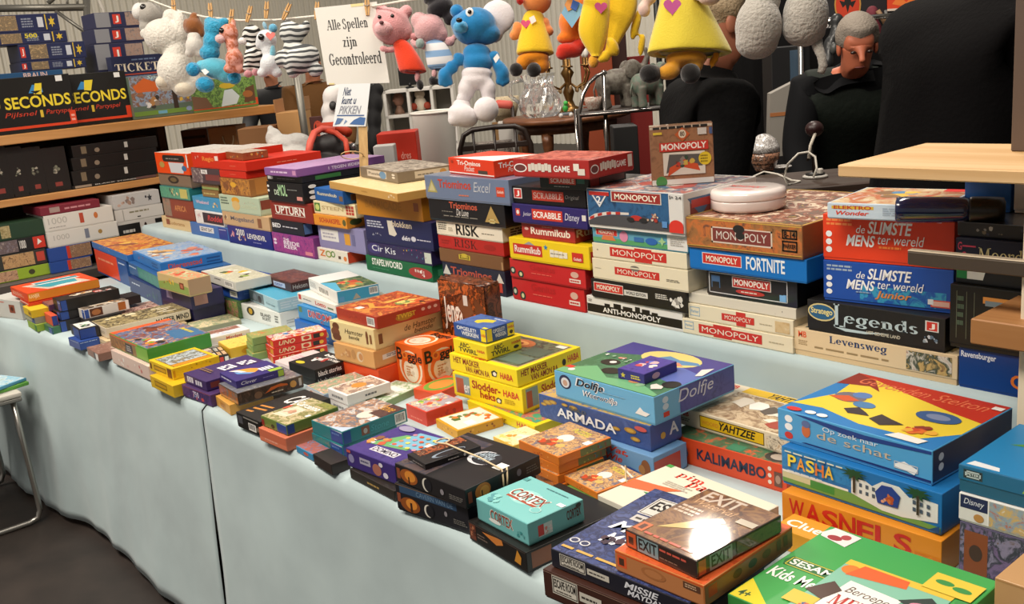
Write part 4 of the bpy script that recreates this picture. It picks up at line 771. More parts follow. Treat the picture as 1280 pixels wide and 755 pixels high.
(KN[1],'glossy brown shrink wrapped puzzle game box titled Exit in pale letters, on top',GN[4],(-.8325,.961),-.0406,.1417,.1871,.8621,.8917,'2a1a14','rF|.02|.08|.16|.95|c8582c;rF|.05|.25|.12|.7|4a2a1c;rF|.18|0|.48|.98|7f9aa0;tF|EXIT|.2|.2|.46|.86|161412|b;lF|.5|.62|.95|.84|1|d05a48;lF|.5|.2|.8|.34|1|8a6a58;rR|.02|.1|.1|.9|c8582c;rR|.14|.02|.4|.95|8aa0a0;tR|EXIT|.16|.2|.38|.86|161412|b;aR|.45|.1|1|.9|3a2a20,5a4030,2a1c16|.4;aT|0|0|1|1|4a2c1c,6a4228,8a6238,58341f,a8884c|.9;tT|EXIT|.1|.8|.6|.97|c8b8a8|b;tT|Waterval|.1|.71|.66|.8|c89a6a|i;lT|.06|.5|.36|.66|3|c8b09a;pT|.2,.2 .5,.35 .7,.6 .6,.65 .4,.45|c8b06a;rT|.03|.06|.17|.2|c86a3c;rT|.07|.09|.13|.17|5a3020;lT|.2|.05|.9|.1|1|d0604c;rT|.75|.66|.98|.74|b8ac98',1,1,None,0),
(KN[1],'black box with orange flame pictures under the turquoise box at the front edge',GN[4],(-1.1939,.9487),-.0638,.1736,.2164,.742,.7821,'15120f','rF|.02|.1|.13|.9|6a3420;mF|.02|.1|.13|.9|3|a86a4a,3a2018;pF|.25,.8 .6,.98 .62,.7 .5,.5|c87a34;lF|.16|.3|.34|.6|2|6a5a50;pF|.8,.25 .86,.9 .92,.6 .9,.2|c8882c;rF|0|.94|1|1|6a5a52;rR|.05|.1|.25|.9|8a5030',0,1,None,0),
(KN[1],'turquoise brain game box titled Cortex',GN[4],(-1.2041,.9656),-.0453,.1486,.1264,.7821,.8251,'6fb6b6','tF|CORTEX|.27|.3|.72|.84|f2ece0|b;tF|CORTEX|.28|.32|.71|.82|8a4a3a|b;eF|.36|.3|.12|.1|e4e8e4;mF|.75|.1|.95|.5|3|3a8a8a,5aa0a0;rR|.18|.15|.42|.7|c8dcd8;rR|.17|.2|.27|.7|c8403a;mR|.26|.2|.42|.6|5|e8e0dc,d88a7a;tR|CORTEX|.68|.35|.94|.8|5a2a24|b;eR|.9|.85|.05|.1|3a3a3a;rT|0|0|1|1|7cc0be;eT|.44|.5|.24|.2|9ad4d0;mT|.28|.32|.66|.72|5|d0e8e4,b8dcd8,e0f0ec;rT|.2|.36|.76|.41|a8503a;tT|CORTEX|.17|.41|.8|.64|f4ece0|b;tT|CORTEX|.185|.425|.79|.625|8a3c2c|b;eT|.8|.33|.08|.08|a8d4d0;eT|.8|.33|.065|.065|7cc0be;lT|.45|.86|.85|.9|1|4a7a80;rT|.88|.62|1|.7|f0f0ee;mT|.05|.05|.3|.3|8|5a9aa0,8accc8;rT|.02|.84|.1|.92|5aa0a0',0,1,None,0),
(KN[1],'black fantasy game box with a fiery picture strip, lower of the two large ones',GN[4],(-1.3786,.9701),.1297,.2019,.1905,.742,.8011,'1a1a20','rF|.06|.68|.85|.95|2f4a68;tF|CAVERN VAN DE|.3|.72|.8|.9|6a86a0|s;rF|0|.95|1|1|8a7058;rF|.02|.3|.07|.65|8a4a30;eF|.2|.3|.14|.28|8a4a1c;eF|.22|.35|.08|.2|d88a34;rF|.2|.05|.23|.4|3a2014;eF|.46|.32|.06|.24|d8d4c8;eF|.48|.33|.055|.22|1a1a20;eF|.7|.45|.02|.1|8a868c;lF|.8|.2|.98|.4|3|6a6864',0,1,None,0),
(KN[1],'wide black fantasy game box with a fiery tree picture, upper of the two large ones',GN[4],(-1.368,.9605),.0562,.2099,.1919,.8011,.8403,'1c1a1c','rF|.02|.2|.07|.8|8a4a30;eF|.2|.5|.13|.42|9a5420;eF|.22|.55|.08|.3|d88a34;rF|.19|.02|.21|.5|3a2014;eF|.46|.45|.06|.38|d8d4c8;eF|.48|.46|.055|.36|1a1a20;eF|.68|.4|.025|.16|8a868c;lF|.78|.2|.97|.5|3|6a6864;eR|.22|.55|.1|.42|c87a2c;eR|.24|.5|.06|.3|e0a04a;rR|.2|.05|.215|.6|3a2014;rR|.03|.2|.08|.8|8a4a30;eR|.7|.6|.03|.2|7a7680;lR|.8|.3|.97|.7|3|6a6864;aT|0|0|.45|.92|2a2a38,3c3a48,5a4a48,20222c|.6;rT|.45|0|1|1|191719;eT|.62|.62|.17|.16|d8d8dc;eT|.65|.63|.155|.145|26282e;tT|STORM|.5|.56|.72|.68|a8b8c4|bi;tT|DARK|.54|.68|.7|.76|a8b8c4|bi;rT|.84|.5|.95|.64|f0f0ee;lT|.1|.1|.4|.22|3|6a6a70',0,1,None,0),
(KN[2],'small black card box with a red brown face picture on the black fantasy box',GN[4],(-1.499,.9674),-.1132,.0724,.1259,.8403,.8526,'181516','aT|0|.1|.42|.95|6a2a20,a8582c,3a1a18,c88a5c|.35;eT|.75|.5|.16|.3|8a98a8;eT|.77|.52|.14|.26|1c1a1e;lR|.4|.3|.62|.65|1|b8b4b0;eR|.7|.5|.02|.3|d0ccc8;lF|.3|.3|.9|.6|1|8a8480',0,1,None,0),
(KN[7],'orange puzzle box at the bottom of the pile of four beside the black fantasy boxes',GN[3],(-1.3779,1.1919),-.2387,.12,.12,.742,.762,'d97824','aT|0|0|.96|1|c87a34,8a6a5a,d8a868,6a6a78,b8623a|.35;eT|.5|.52|.14|.14|dcd8d4;rT|.85|.55|.97|.68|f0eee8;mT|.1|.1|.9|.5|6|c84a24,e0b060,8a4a2c;tT|PUZZEL|.35|.75|.75|.88|d8c84a|b;rR|0|0|.4|1|d87a2a;rR|.4|0|1|1|6a7a4a;mR|.45|.1|.98|.9|4|4a7a8a,a8b060,8a5a3a;mF|.2|.2|.95|.8|6|c85a1c,e8a050,b8501c',0,1,None,0),
(KN[7],'orange puzzle box second from the bottom of the pile of four',GN[3],(-1.3804,1.1951),-.0695,.127,.1208,.762,.781,'d97824','aT|0|0|.96|1|c87a34,8a6a5a,d8a868,6a6a78,b8623a|.35;eT|.5|.52|.14|.14|dcd8d4;rT|.85|.55|.97|.68|f0eee8;mT|.1|.1|.9|.5|6|c84a24,e0b060,8a4a2c;tT|PUZZEL|.35|.75|.75|.88|d8c84a|b;rR|0|0|.4|1|d87a2a;rR|.4|0|1|1|6a7a4a;mR|.45|.1|.98|.9|4|4a7a8a,a8b060,8a5a3a;mF|.2|.2|.95|.8|6|c85a1c,e8a050,b8501c',0,1,None,0),
(KN[7],'orange puzzle box second from the top of the pile of four',GN[3],(-1.3817,1.2006),-.0485,.1306,.1266,.781,.8,'d97824','aT|0|0|.96|1|c87a34,8a6a5a,d8a868,6a6a78,b8623a|.35;eT|.5|.52|.14|.14|dcd8d4;rT|.85|.55|.97|.68|f0eee8;mT|.1|.1|.9|.5|6|c84a24,e0b060,8a4a2c;tT|PUZZEL|.35|.75|.75|.88|d8c84a|b;rR|0|0|.4|1|d87a2a;rR|.4|0|1|1|6a7a4a;mR|.45|.1|.98|.9|4|4a7a8a,a8b060,8a5a3a;mF|.2|.2|.95|.8|6|c85a1c,e8a050,b8501c',0,1,None,0),
(KN[7],'orange puzzle box with a mixed animal picture, topmost of the pile of four',GN[3],(-1.3789,1.2),-.0741,.1331,.1372,.8,.819,'d97824','aT|0|0|.96|1|c87a34,8a6a5a,d8a868,6a6a78,b8623a|.35;eT|.5|.52|.14|.14|dcd8d4;rT|.85|.55|.97|.68|f0eee8;mT|.1|.1|.9|.5|6|c84a24,e0b060,8a4a2c;tT|PUZZEL|.35|.75|.75|.88|d8c84a|b;rR|0|0|.4|1|d87a2a;rR|.4|0|1|1|6a7a4a;mR|.45|.1|.98|.9|4|4a7a8a,a8b060,8a5a3a;mF|.2|.2|.95|.8|6|c85a1c,e8a050,b8501c',0,1,None,0),
(KN[7],'green edged flat box beneath the single orange box with a rubber band',GN[3],(-1.2643,1.183),-.1655,.102,.1065,.742,.762,'5a8a3c','rF|0|.5|1|1|d86a2a;rR|0|.5|1|1|3a7a5a',0,1,None,0),
(KN[7],'orange box held by a thin rubber band, lying right of the pile of four',GN[3],(-1.272,1.1956),-.1415,.1089,.1133,.762,.7768,'d97824','aT|0|0|.96|1|c87a34,8a6a5a,d8a868,6a6a78,b8623a|.35;eT|.5|.52|.14|.14|dcd8d4;rT|.85|.55|.97|.68|f0eee8;mT|.1|.1|.9|.5|6|c84a24,e0b060,8a4a2c;tT|PUZZEL|.35|.75|.75|.88|d8c84a|b;rR|0|0|.4|1|d87a2a;rR|.4|0|1|1|6a7a4a;mR|.45|.1|.98|.9|4|4a7a8a,a8b060,8a5a3a;mF|.2|.2|.95|.8|6|c85a1c,e8a050,b8501c;pT|.4,.95 .94,.78 .95,.82 .4,.99|e8dcc8',0,1,None,0),
(KN[3],'tan cardboard box cut off by the frame at the bottom right corner',GN[4],(-.3,1.21),0,.236,.12,.742,.87,'b98f60','rF|0|.97|1|1|a87c4c',0,1,None,0),
(KN[1],'pale blue game box with red lettering and a brown creature under the coin box',GN[4],(-1.2642,1.346),-.0009,.2145,.1,.742,.7984,'6f9cc8','tF|Ja, Wat,|.1|.62|.68|.95|c8402c|bi;tF|Wie|.38|.35|.6|.62|c8402c|bi;eF|.9|.45|.06|.35|8a5a3c;eF|.85|.35|.04|.2|a87a4c;pF|.1,.05 .7,.3 .85,.2 .4,0|3a5aa0;rR|0|0|.8|.8|b84a3c;lF|.3|.1|.8|.2|1|d8c04a',0,1,None,0),
(KN[1],'dark blue pirate game box titled Armada with gold coins',GN[4],(-1.284,1.3622),.0048,.33,.095,.7984,.8546,'3f5a9a','aF|0|0|1|1|3f5a9a,35508c,4a66a6|.5;eF|.09|.72|.045|.103|a8823a;eF|.09|.72|.027|.063|c8a44c;eF|.14|.8|.04|.092|a8823a;eF|.14|.8|.024|.056|c8a44c;eF|.05|.6|.03|.069|a8823a;eF|.05|.6|.018|.042|c8a44c;eF|.34|.82|.04|.092|a8823a;eF|.34|.82|.024|.056|c8a44c;eF|.72|.5|.035|.081|a8823a;eF|.72|.5|.021|.049|c8a44c;eF|.84|.6|.05|.115|a8823a;eF|.84|.6|.03|.07|c8a44c;eF|.88|.3|.04|.092|a8823a;eF|.88|.3|.024|.056|c8a44c;eF|.26|.85|.03|.069|a8823a;eF|.26|.85|.018|.042|c8a44c;tF|ARMADA|.18|.26|.72|.66|eef0f2|b;tF|GOLD|.3|.68|.46|.84|5a5a50|b;eF|.93|.8|.05|.1|c85a5a;eR|.4|.4|.08|.14|c8a44c;tR|A|.6|.3|.9|.8|d8dce4|b;aT|0|0|1|1|3f5a9a,c8a44c,6a7ab0|.5',0,1,None,0),
(KN[1],'large light blue wolf game box titled Dolfje with a purple night scene lid',GN[4],(-1.2743,1.3685),-.0087,.292,.25,.8546,.9157,'6db2dc','eF|.115|.64|.065|.28|2a2c50;eF|.115|.62|.045|.2|d8dce0;eF|.115|.6|.025|.12|c8a08a;tF|Dolfje|.222|.51|.53|.96|f4f6f8|bi;tF|Dolfje|.235|.545|.517|.925|16182a|bi;tF|Weerwolfje|.3|.22|.65|.53|f4f6f8|bi;tF|Weerwolfje|.312|.25|.638|.5|3a4a6a|i;pF|.82,.22 .87,.5 .9,.38 .96,.34 .92,.2|f0f0ee;lF|.5|.62|.78|.7|1|7fb8d8;eR|.13|.75|.035|.12|c8dcec;eR|.13|.5|.035|.12|c8dcec;rR|.1|.12|.17|.3|c8342c;aR|.3|0|1|1|3a3f8c,4a50a0,30347a|.5;tR|Dolfje|.28|.3|.72|.9|d8dce8|i;aT|0|0|1|1|4a7a5c,3a6a4a,5a8a6a|.5;pT|0,.62 .3,.75 .6,.55 1,.35 1,1 0,1|3f3a86;pT|.5,.5 .8,.35 1,.3 1,.6 .7,.7|5a6ab0;eT|.55|.8|.27|.18|d8c878;pT|.42,.74 .5,.86 .62,.82 .78,.84 .84,.8 .7,.72 .55,.7|5a86b0;pT|.5,.7 .66,.76 .74,.7 .6,.65|d88a6a;eT|.22|.44|.085|.075|15120f;eT|.37|.27|.085|.075|15120f;eT|.93|.3|.07|.08|15120f;eT|.24|.45|.03|.03|d8d8d4;pT|0,.1 .2,.3 .45,.12 .7,.2 1,.05 1,0 0,0|6aa878;rT|.01|.12|.08|.18|c8342c;eT|.1|.1|.03|.03|d8d8d8;pT|.9,.72 .96,.8 .99,.6 .95,.56|d8d4d0;mT|.5|.1|.95|.35|8|d8d0c8,c88a5a,4a4a8a,88b088,c84a4a;mT|.02|.5|.4|.6|9|88a890,c8d0c8,c88a7a',0,1,None,0),
(KN[2],'small deep purple card box lying on the light blue wolf game',GN[4],(-1.3389,1.4129),.0122,.0731,.1028,.9157,.9381,'3a2f80','lF|.5|.25|.9|.7|2|d8c84a;sF|.2|.45|.1|.3|5|d8c04a;eR|.35|.45|.12|.3|d8a8b8;aT|0|0|1|1|3a2f80,4a3c98,322870|.5;mT|.15|.2|.85|.8|3|d8b0b0,e8d8d0,c84a4a,5a6ac8',0,1,None,0),
(KN[1],'yellow edged game box lowest of the yellow stack, with a blue and green picture lid',GN[4],(-1.6435,1.3653),-.0597,.2715,.3,.742,.7673,'e8cf1c','tF|HABA|.75|.3|.95|.8|c8342c|b;tR|HABA|.72|.4|.95|.85|c8342c|b;rT|.05|.05|.95|.95|3a7aa8;aT|.05|.05|.95|.95|3a8ab0,4a9a6a,c86a4a,2f6a90|.6;mT|.5|.05|.95|.6|3|d8783c,3a5a8a,e0b88a;tF|Tour|.4|.2|.6|.7|8a5a1c|b',0,1,None,0),
(KN[1],'yellow childrens game box titled Slodderheks in dark red',GN[4],(-1.7194,1.3995),.0604,.2504,.2007,.7673,.8308,'f2da1e','rF|.04|.12|.25|.92|86a09c;rF|.05|.12|.16|.8|b0583a;tF|er|.16|.2|.25|.55|e4e6e2|b;tF|Slodder-|.29|.5|.7|.86|a8281c|b;tF|heks|.4|.16|.62|.48|a8281c|b;tF|HABA|.74|.5|.96|.78|d0402c|b;pF|.64,.14 .7,.14 .71,.32 .66,.38 .63,.3|2a2620;eF|.67|.24|.025|.08|f0e8d8;lF|.75|.2|.93|.42|3|c8a81a;rR|.06|.12|.26|.92|86a09c;rR|.07|.12|.16|.8|b0583a;tR|Slodder-|.32|.5|.72|.86|a8281c|b;tR|heks|.42|.16|.64|.48|a8281c|b',0,1,None,0),
(KN[1],'yellow childrens game box titled Het Masker van Amon Ra',GN[4],(-1.7304,1.3985),.0314,.2528,.2147,.8308,.8761,'f4dc20','tF|HET MASKER|.06|.5|.46|.88|8a241c|b;tF|VAN AMON RA|.24|.1|.6|.46|8a241c|b;pF|.64,.25 .7,.25 .72,.55 .68,.65 .63,.52|2a2620;eF|.68|.42|.025|.12|f0e8d8;tF|HABA|.76|.25|.94|.62|d0402c|b;tR|HET MASKER|.06|.5|.46|.88|8a241c|b;tR|VAN AMON RA|.2|.08|.62|.46|8a241c|b;tR|HABA|.78|.35|.96|.75|d0402c|b;eR|.72|.45|.03|.2|2a2620;rT|.06|.07|.95|.94|b8a070;rT|.08|.1|.93|.92|55604e;aT|.08|.1|.93|.92|4a5a4a,68745a,3a4438,7a6a50|.5;eT|.38|.72|.2|.14|b0683c;eT|.38|.72|.12|.08|d89a5a;eT|.38|.72|.05|.04|8a3a24;rT|.6|.15|.9|.4|5f7468;rT|.3|.2|.58|.45|62705c;rT|.62|.44|.9|.7|4f6456;rT|.8|.82|.92|.9|ece8dc;tT|HABA|.32|.02|.56|.1|c8342c|b',0,1,None,0),
(KN[1],'small yellow spinning game box under the little blue one',GN[4],(-1.8441,1.4031),.0135,.1312,.1122,.8761,.9134,'f0d820','tF|ABC-|.2|.52|.52|.86|3a3420|b;tF|TWIRL|.16|.14|.72|.48|3a3420|b;tF|HABA|.72|.4|.95|.6|d0402c|b;tR|ABC-|.2|.52|.5|.86|3a3420|b;tR|TWIRL|.12|.14|.66|.48|3a3420|b;tR|HABA|.72|.55|.98|.75|d0402c|b;eR|.84|.3|.08|.12|3a3420;aT|.1|.1|.9|.9|d8c020,c8a818|.5',0,1,None,0),
(KN[1],'little blue and yellow game box topping the yellow stack',GN[4],(-1.8555,1.4156),.0118,.1286,.091,.9134,.9507,'2c4f96','tF|OPGELET!|.1|.56|.7|.84|e8ecf2|b;tF|WEKKEN|.24|.2|.76|.5|e8ecf2|b;rF|.84|0|1|1|f0d820;rR|0|0|.2|1|f0d820;tR|OPGELET!|.24|.56|.66|.84|e8ecf2|b;tR|WEKKEN|.3|.2|.68|.5|e8ecf2|b;rR|.74|0|1|1|f0d820;tR|HABA|.76|.58|.98|.78|d0402c|b;eR|.87|.3|.06|.14|3a3420;tF|HABA|.845|.4|.99|.62|d0402c|b;aT|0|0|1|1|3a5a9a,4a6aa8,2f4c88|.5;pT|.3,.5 .45,.7 .7,.75 .75,.55 .55,.45 .5,.3 .35,.35|d8c43a;lT|.55|.8|.95|.9|1|c8d0dc;rT|.86|0|1|.12|f0d820',0,1,None,0),
(KN[1],'orange and white letter dice game cube titled Boggle',GN[4],(-2.1086,1.3924),.0497,.1185,.1261,.742,.865,'e8641c','eF|.52|.45|.42|.42|ecdcc4;eF|.52|.43|.35|.35|e8762c;eF|.52|.38|.27|.28|ecdcc4;mF|.34|.2|.74|.56|4|d8c8b0,c8a888,f0e4d0;lF|.36|.24|.68|.5|4|c88a54;pF|.04,.6 .1,.84 .9,.8 .96,.58|e8641c;tF|B|.05|.6|.25|.9|1a1512|b;eF|.34|.74|.09|.09|e8862c;eF|.34|.74|.05|.05|b84a1c;tF|ggle|.44|.56|.96|.84|1a1512|b;eR|.52|.45|.42|.42|ecdcc4;eR|.52|.43|.35|.35|e8762c;eR|.52|.38|.27|.28|ecdcc4;mR|.34|.2|.74|.56|4|d8c8b0,c8a888,f0e4d0;lR|.36|.24|.68|.5|4|c88a54;pR|.04,.6 .1,.84 .9,.8 .96,.58|e8641c;tR|B|.05|.6|.25|.9|1a1512|b;eR|.34|.74|.09|.09|e8862c;eR|.34|.74|.05|.05|b84a1c;tR|ggle|.44|.56|.96|.84|1a1512|b;eT|.45|.4|.4|.36|ecdcc4;eT|.45|.4|.34|.3|e8762c;eT|.45|.36|.28|.22|ecdcc4;tT|Boggle|.3|.68|.95|.95|1a1512|b;mT|.25|.2|.65|.5|5|d8c8b0,f0e4d0',0,1,None,0),
(KN[1],'orange red game box mostly hidden at the bottom below the tan and cream boxes',GN[4],(-2.222,1.322),.0698,.1624,.27,.742,.804,'e04a1a','lF|.5|.3|.8|.5|1|f08a5a;rF|.84|.1|.97|.6|d83a14',0,1,None,0),
(KN[1],'tan hamster game box with a white sticker on its right side',GN[4],(-2.2281,1.3175),.0733,.187,.28,.804,.8541,'d8a468','eF|.66|.5|.08|.32|e0c8a8;eF|.68|.5|.05|.22|c8905c;eF|.5|.55|.05|.3|c0905c;mF|.15|.2|.45|.85|4|c8905c,e0b888;pR|.1,.35 .55,.45 .55,.75 .1,.65|ece8e0;lR|.15|.45|.5|.65|2|8a8a8a',0,1,None,0),
(KN[1],'cream hamster game box with brown animals and thin dark script',GN[4],(-2.2286,1.3265),.0746,.205,.27,.8541,.9138,'e8d39a','eF|.14|.75|.08|.2|6a3a20;eF|.12|.45|.1|.25|7a4426;eF|.14|.2|.1|.2|6a3a20;tF|Hamster|.34|.5|.76|.74|4a3a28|i;tF|bende|.42|.26|.66|.46|4a3a28|i;eF|.84|.6|.025|.25|7a4a2a;rF|.82|.2|.86|.6|7a4a2a;rF|.9|.25|.94|.7|8a5a34;rR|.05|.2|.1|.7|7a4a2a;tR|de Hamster|.38|.45|.8|.75|4a3a28|i;tR|bende|.5|.2|.75|.42|4a3a28|i',0,1,None,0),
(KN[1],'dark red game box with orange shapes on its lid, above the cream hamster box',GN[4],(-2.2153,1.3331),.0132,.2048,.21,.9138,.9488,'a83220','mF|.2|.2|.7|.7|3|98281a,b8402a;bF|.76|.1|.94|.85;eR|.42|.4|.14|.3|a87a2a;tR|TWIST|.3|.3|.6|.7|d8b03a|b;eR|.72|.6|.03|.14|e0b0a0;eR|.82|.6|.03|.14|e0b0a0;eR|.92|.6|.03|.14|e0b0a0;aT|0|0|1|1|a8401c,c8602c,8a2c18,d8883a,6a2a18|.6;pT|.1,.3 .3,.4 .5,.3 .8,.5 .78,.42 .5,.22 .3,.32|e0953a;pT|.4,.5 .42,.9 .47,.9 .5,.5|e0a04a;pT|.6,.75 .9,.85 .88,.78 .65,.7|1a1210;mT|.5|.5|.95|.95|6|d8c068,c85a2a,7a8a4a;rT|.3|.1|.42|.2|ece4d8',0,1,None,0),
(KN[1],'blue childrens game box lowest of its pile next to the red card boxes',GN[4],(-2.715,1.475),0,.26,.222,.742,.795,'1f63b4','tF|SPEEDO|.45|.4|.85|.8|d8c83a|b;lF|.3|.15|.9|.3|1|7aa8d8',0,1,None,0),
(KN[1],'bright blue game box with a puffy red and white title',GN[4],(-2.7168,1.4866),-.0063,.2488,.206,.795,.8443,'2a86c4','rF|.03|.5|.12|.9|5a7a4a;tF|DINDOMI|.28|.3|.9|.85|e8e4e0|b;tF|DINDOMI|.29|.33|.89|.82|c8342c|b;tF|C|.6|.05|.68|.25|c8342c|b',0,1,None,0),
(KN[1],'white lotto game box with red lettering',GN[4],(-2.7152,1.4912),-.0738,.2865,.182,.8443,.8752,'e6e2d8','rF|.03|.3|.1|.9|c8342c;tF|Lotto|.48|.28|.75|.74|c8342c|b;lF|.15|.4|.42|.62|1|8a8a8a;rF|.8|.3|.94|.5|6a7a5a',0,1,None,0),
(KN[1],'white and blue box with barcode ends and a green picture lid, atop the lotto game',GN[4],(-2.712,1.5003),-.1999,.2887,.1411,.8752,.9176,'e2e4e2','bF|.35|.15|.75|.75;lF|.05|.3|.3|.8|5|a8aaac;rR|0|0|1|1|3f9abf;bR|.76|.25|.97|.85;pR|.35,.1 .45,.6 .55,.15|a8a090;rR|.05|.1|.16|.5|5a9ac8;rT|0|0|1|1|e0e2e0;aT|.42|0|1|1|3a5a3a,5a7a4a,2a4630,8a9a5a,a85a34|.5;eT|.75|.6|.16|.18|c86a34;eT|.65|.45|.1|.1|5a8a4a;mT|.5|.25|.95|.85|5|d8b060,c84a2c,88a060;pT|.42,0 .55,.3 1,.12 1,0|4aa8cc',0,1,None,0),
(KN[2],'red card game box with yellow slanted letters at the bottom of the pile of three',GN[14],(-2.7261,1.2629),-.2443,.0771,.17,.742,.7655,'cc2c20','tF|UNO|.6|.15|.98|.85|e8c83a|bi;lF|.08|.3|.4|.6|1|e88a7a;rR|.52|.15|.7|.85|e8d8b0;eR|.61|.5|.06|.25|c83020;rR|.74|.2|.86|.8|2a2420;eR|.9|.5|.04|.25|e8b83a;tR|UNO|.1|.2|.4|.8|e8d0a0|bi;aT|0|0|1|1|c83020,e8a050,d8d0c8,b82a1c,3a6a9a|.5;mT|.1|.1|.9|.9|3|e8d8c0,c83a24,3a7ab0,e0b040',0,1,None,0),
(KN[2],'red card game box with yellow slanted letters in the middle of the pile of three',GN[14],(-2.7279,1.2688),-.1745,.08,.17,.7655,.789,'cc2c20','tF|UNO|.6|.15|.98|.85|e8c83a|bi;lF|.08|.3|.4|.6|1|e88a7a;rR|.52|.15|.7|.85|e8d8b0;eR|.61|.5|.06|.25|c83020;rR|.74|.2|.86|.8|2a2420;eR|.9|.5|.04|.25|e8b83a;tR|UNO|.1|.2|.4|.8|e8d0a0|bi;aT|0|0|1|1|c83020,e8a050,d8d0c8,b82a1c,3a6a9a|.5;mT|.1|.1|.9|.9|3|e8d8c0,c83a24,3a7ab0,e0b040',0,1,None,0),
(KN[2],'red card game box with a colourful lid picture, top of the pile of three',GN[14],(-2.7297,1.2723),-.2094,.08,.17,.789,.8125,'cc2c20','tF|UNO|.6|.15|.98|.85|e8c83a|bi;lF|.08|.3|.4|.6|1|e88a7a;rR|.52|.15|.7|.85|e8d8b0;eR|.61|.5|.06|.25|c83020;rR|.74|.2|.86|.8|2a2420;eR|.9|.5|.04|.25|e8b83a;tR|UNO|.1|.2|.4|.8|e8d0a0|bi;aT|0|0|1|1|c83020,e8a050,d8d0c8,b82a1c,3a6a9a|.5;mT|.1|.1|.9|.9|3|e8d8c0,c83a24,3a7ab0,e0b040',0,1,None,0),
(KN[2],'green card game box lowest of three beside the red card boxes',GN[7],(-2.81,1.2364),-.2094,.08,.13,.742,.7655,'7a9a5a','lF|.1|.3|.8|.7|1|a8b888;aT|0|0|1|1|c86a3a,8a9a5a,d8a060|.5',0,1,None,0),
(KN[2],'green card game box in the middle beside the red card boxes',GN[7],(-2.8192,1.2445),-.2094,.0783,.13,.7655,.789,'7a9a5a','lF|.1|.3|.8|.7|1|a8b888;aT|0|0|1|1|c86a3a,8a9a5a,d8a060|.5',0,1,None,0),
(KN[2],'green and orange card game box topmost beside the red card boxes',GN[7],(-2.8179,1.2479),-.2094,.08,.13,.789,.8125,'7a9a5a','lF|.1|.3|.8|.7|1|a8b888;aT|0|0|1|1|c86a3a,8a9a5a,d8a060|.5',0,1,None,0),
(KN[2],'black card box with white Black Stories lettering, lower of two',GN[0],(-2.403,1.2261),.0481,.139,.1206,.742,.772,'191614','tR|black stories|.08|.25|.7|.75|f0ece6|b;rR|.72|.1|1|.9|5a1a18',0,1,None,0),
(KN[2],'black card box with white Black Stories lettering, upper of two',GN[0],(-2.3806,1.2181),.0401,.1406,.1206,.772,.802,'191614','tR|black stories|.08|.25|.7|.75|f0ece6|b;rR|.72|.1|1|.9|5a1a18;eT|.25|.15|.14|.08|c8b82a;tT|black|.3|.76|.95|.9|f0ece6|b;mT|.2|.3|.7|.7|2|c8c4c0,e8e4e0,a83024;tT|stories|.5|.6|.98|.74|f0ece6|b',0,1,None,0),
(KN[5],'brown crumpled game bag titled Jenga Quake with wooden block pictures',GN[4],(-2.035,1.56),.0349,.2,.06,.742,1.004,'5a2c18','aF|0|0|1|1|5a2c18,8a4a28,3a1c10,c8622a,6a3a20|.45;aT|0|0|1|1|5a2c18,8a4a28,3a1c10,7a4424|.4;tF|Jenga|.09|.46|.5|.82|f0e8dc|b;tF|QUAKE|.07|.12|.72|.43|e87a24|b;pF|.5,.3 .75,.45 .85,.6 .6,.5|d8622a;pF|.4,.75 .6,.9 .75,.7 .55,.6|7a4a30;pF|.75,.9 .98,.75 .98,.55 .8,.6|6a3c24;pF|.75,.3 .98,.5 .98,.15 .8,.1|8a5230;rF|.54|.76|.63|.87|d8d0c8',0,1,None,1),
(KN[2],'flat green and orange round patterned box behind the salmon pink card box',GN[4],(-2.0084,1.3555),.1353,.0871,.12,.742,.772,'d8502a','eT|.5|.5|.45|.45|6a9a3a;eT|.5|.5|.32|.32|d88a3a',0,1,None,0),
(KN[2],'salmon pink card game box with a bright garden picture lid',GN[4],(-1.8995,1.2459),-.048,.0921,.107,.742,.7806,'d8402c','lF|.2|.2|.8|.4|1|e87a64;mR|.1|.15|.9|.8|4|c8342c,e05a44,b83a2c;aT|.03|.03|.97|.97|c8b090,d86a4a,9a9aa8,e0c8a0,7a9a5a|.4;mT|.08|.1|.6|.9|5|7aa84a,e0d84a,d8583a,e8e0d0;rT|.6|.5|.9|.95|a8a0a8;rT|.82|.62|.95|.74|ecebe6',0,1,None,0),
(KN[2],'yellow orange box with a leafy white picture lid in front of the yellow stack',GN[4],(-1.7715,1.2403),-.1586,.1078,.1229,.742,.7655,'d89a1c','mF|.1|.15|.9|.8|3|c8781a,e8b84a,a86a1c;mR|.05|.1|.95|.9|5|b86a1c,e8a83a,8a4a1c;rT|.05|.05|.95|.95|ded8cc;mT|.06|.1|.6|.9|7|5a7a3a,a85a2a,c87a34,4a6a34;mT|.3|.6|.9|.92|3|d8702a,e8a050,c85a24;rT|.62|.3|.88|.5|f0eee8',0,1,None,0),
(KN[2],'small pale yellow card box between the black fantasy boxes and the orange pile',GN[4],(-1.6072,1.2693),-.1029,.0799,.0908,.742,.7608,'dfae3a','aT|0|0|1|1|e0c060,e8dcb0,d89a3a|.4;mT|.2|.2|.85|.8|4|e8d8b0,d8903a,f0e8d0',0,1,None,0),
(KN[2],'white card game box with a thin red edge, lower of two',GN[16],(-2.1376,1.1696),-.0071,.0909,.0546,.742,.769,'e6e2de','lF|.2|.25|.8|.7|1|8a8a8c;rF|0|.93|1|1|c86a64;lR|.4|.3|.7|.65|1|6a6a6c',0,1,None,0),
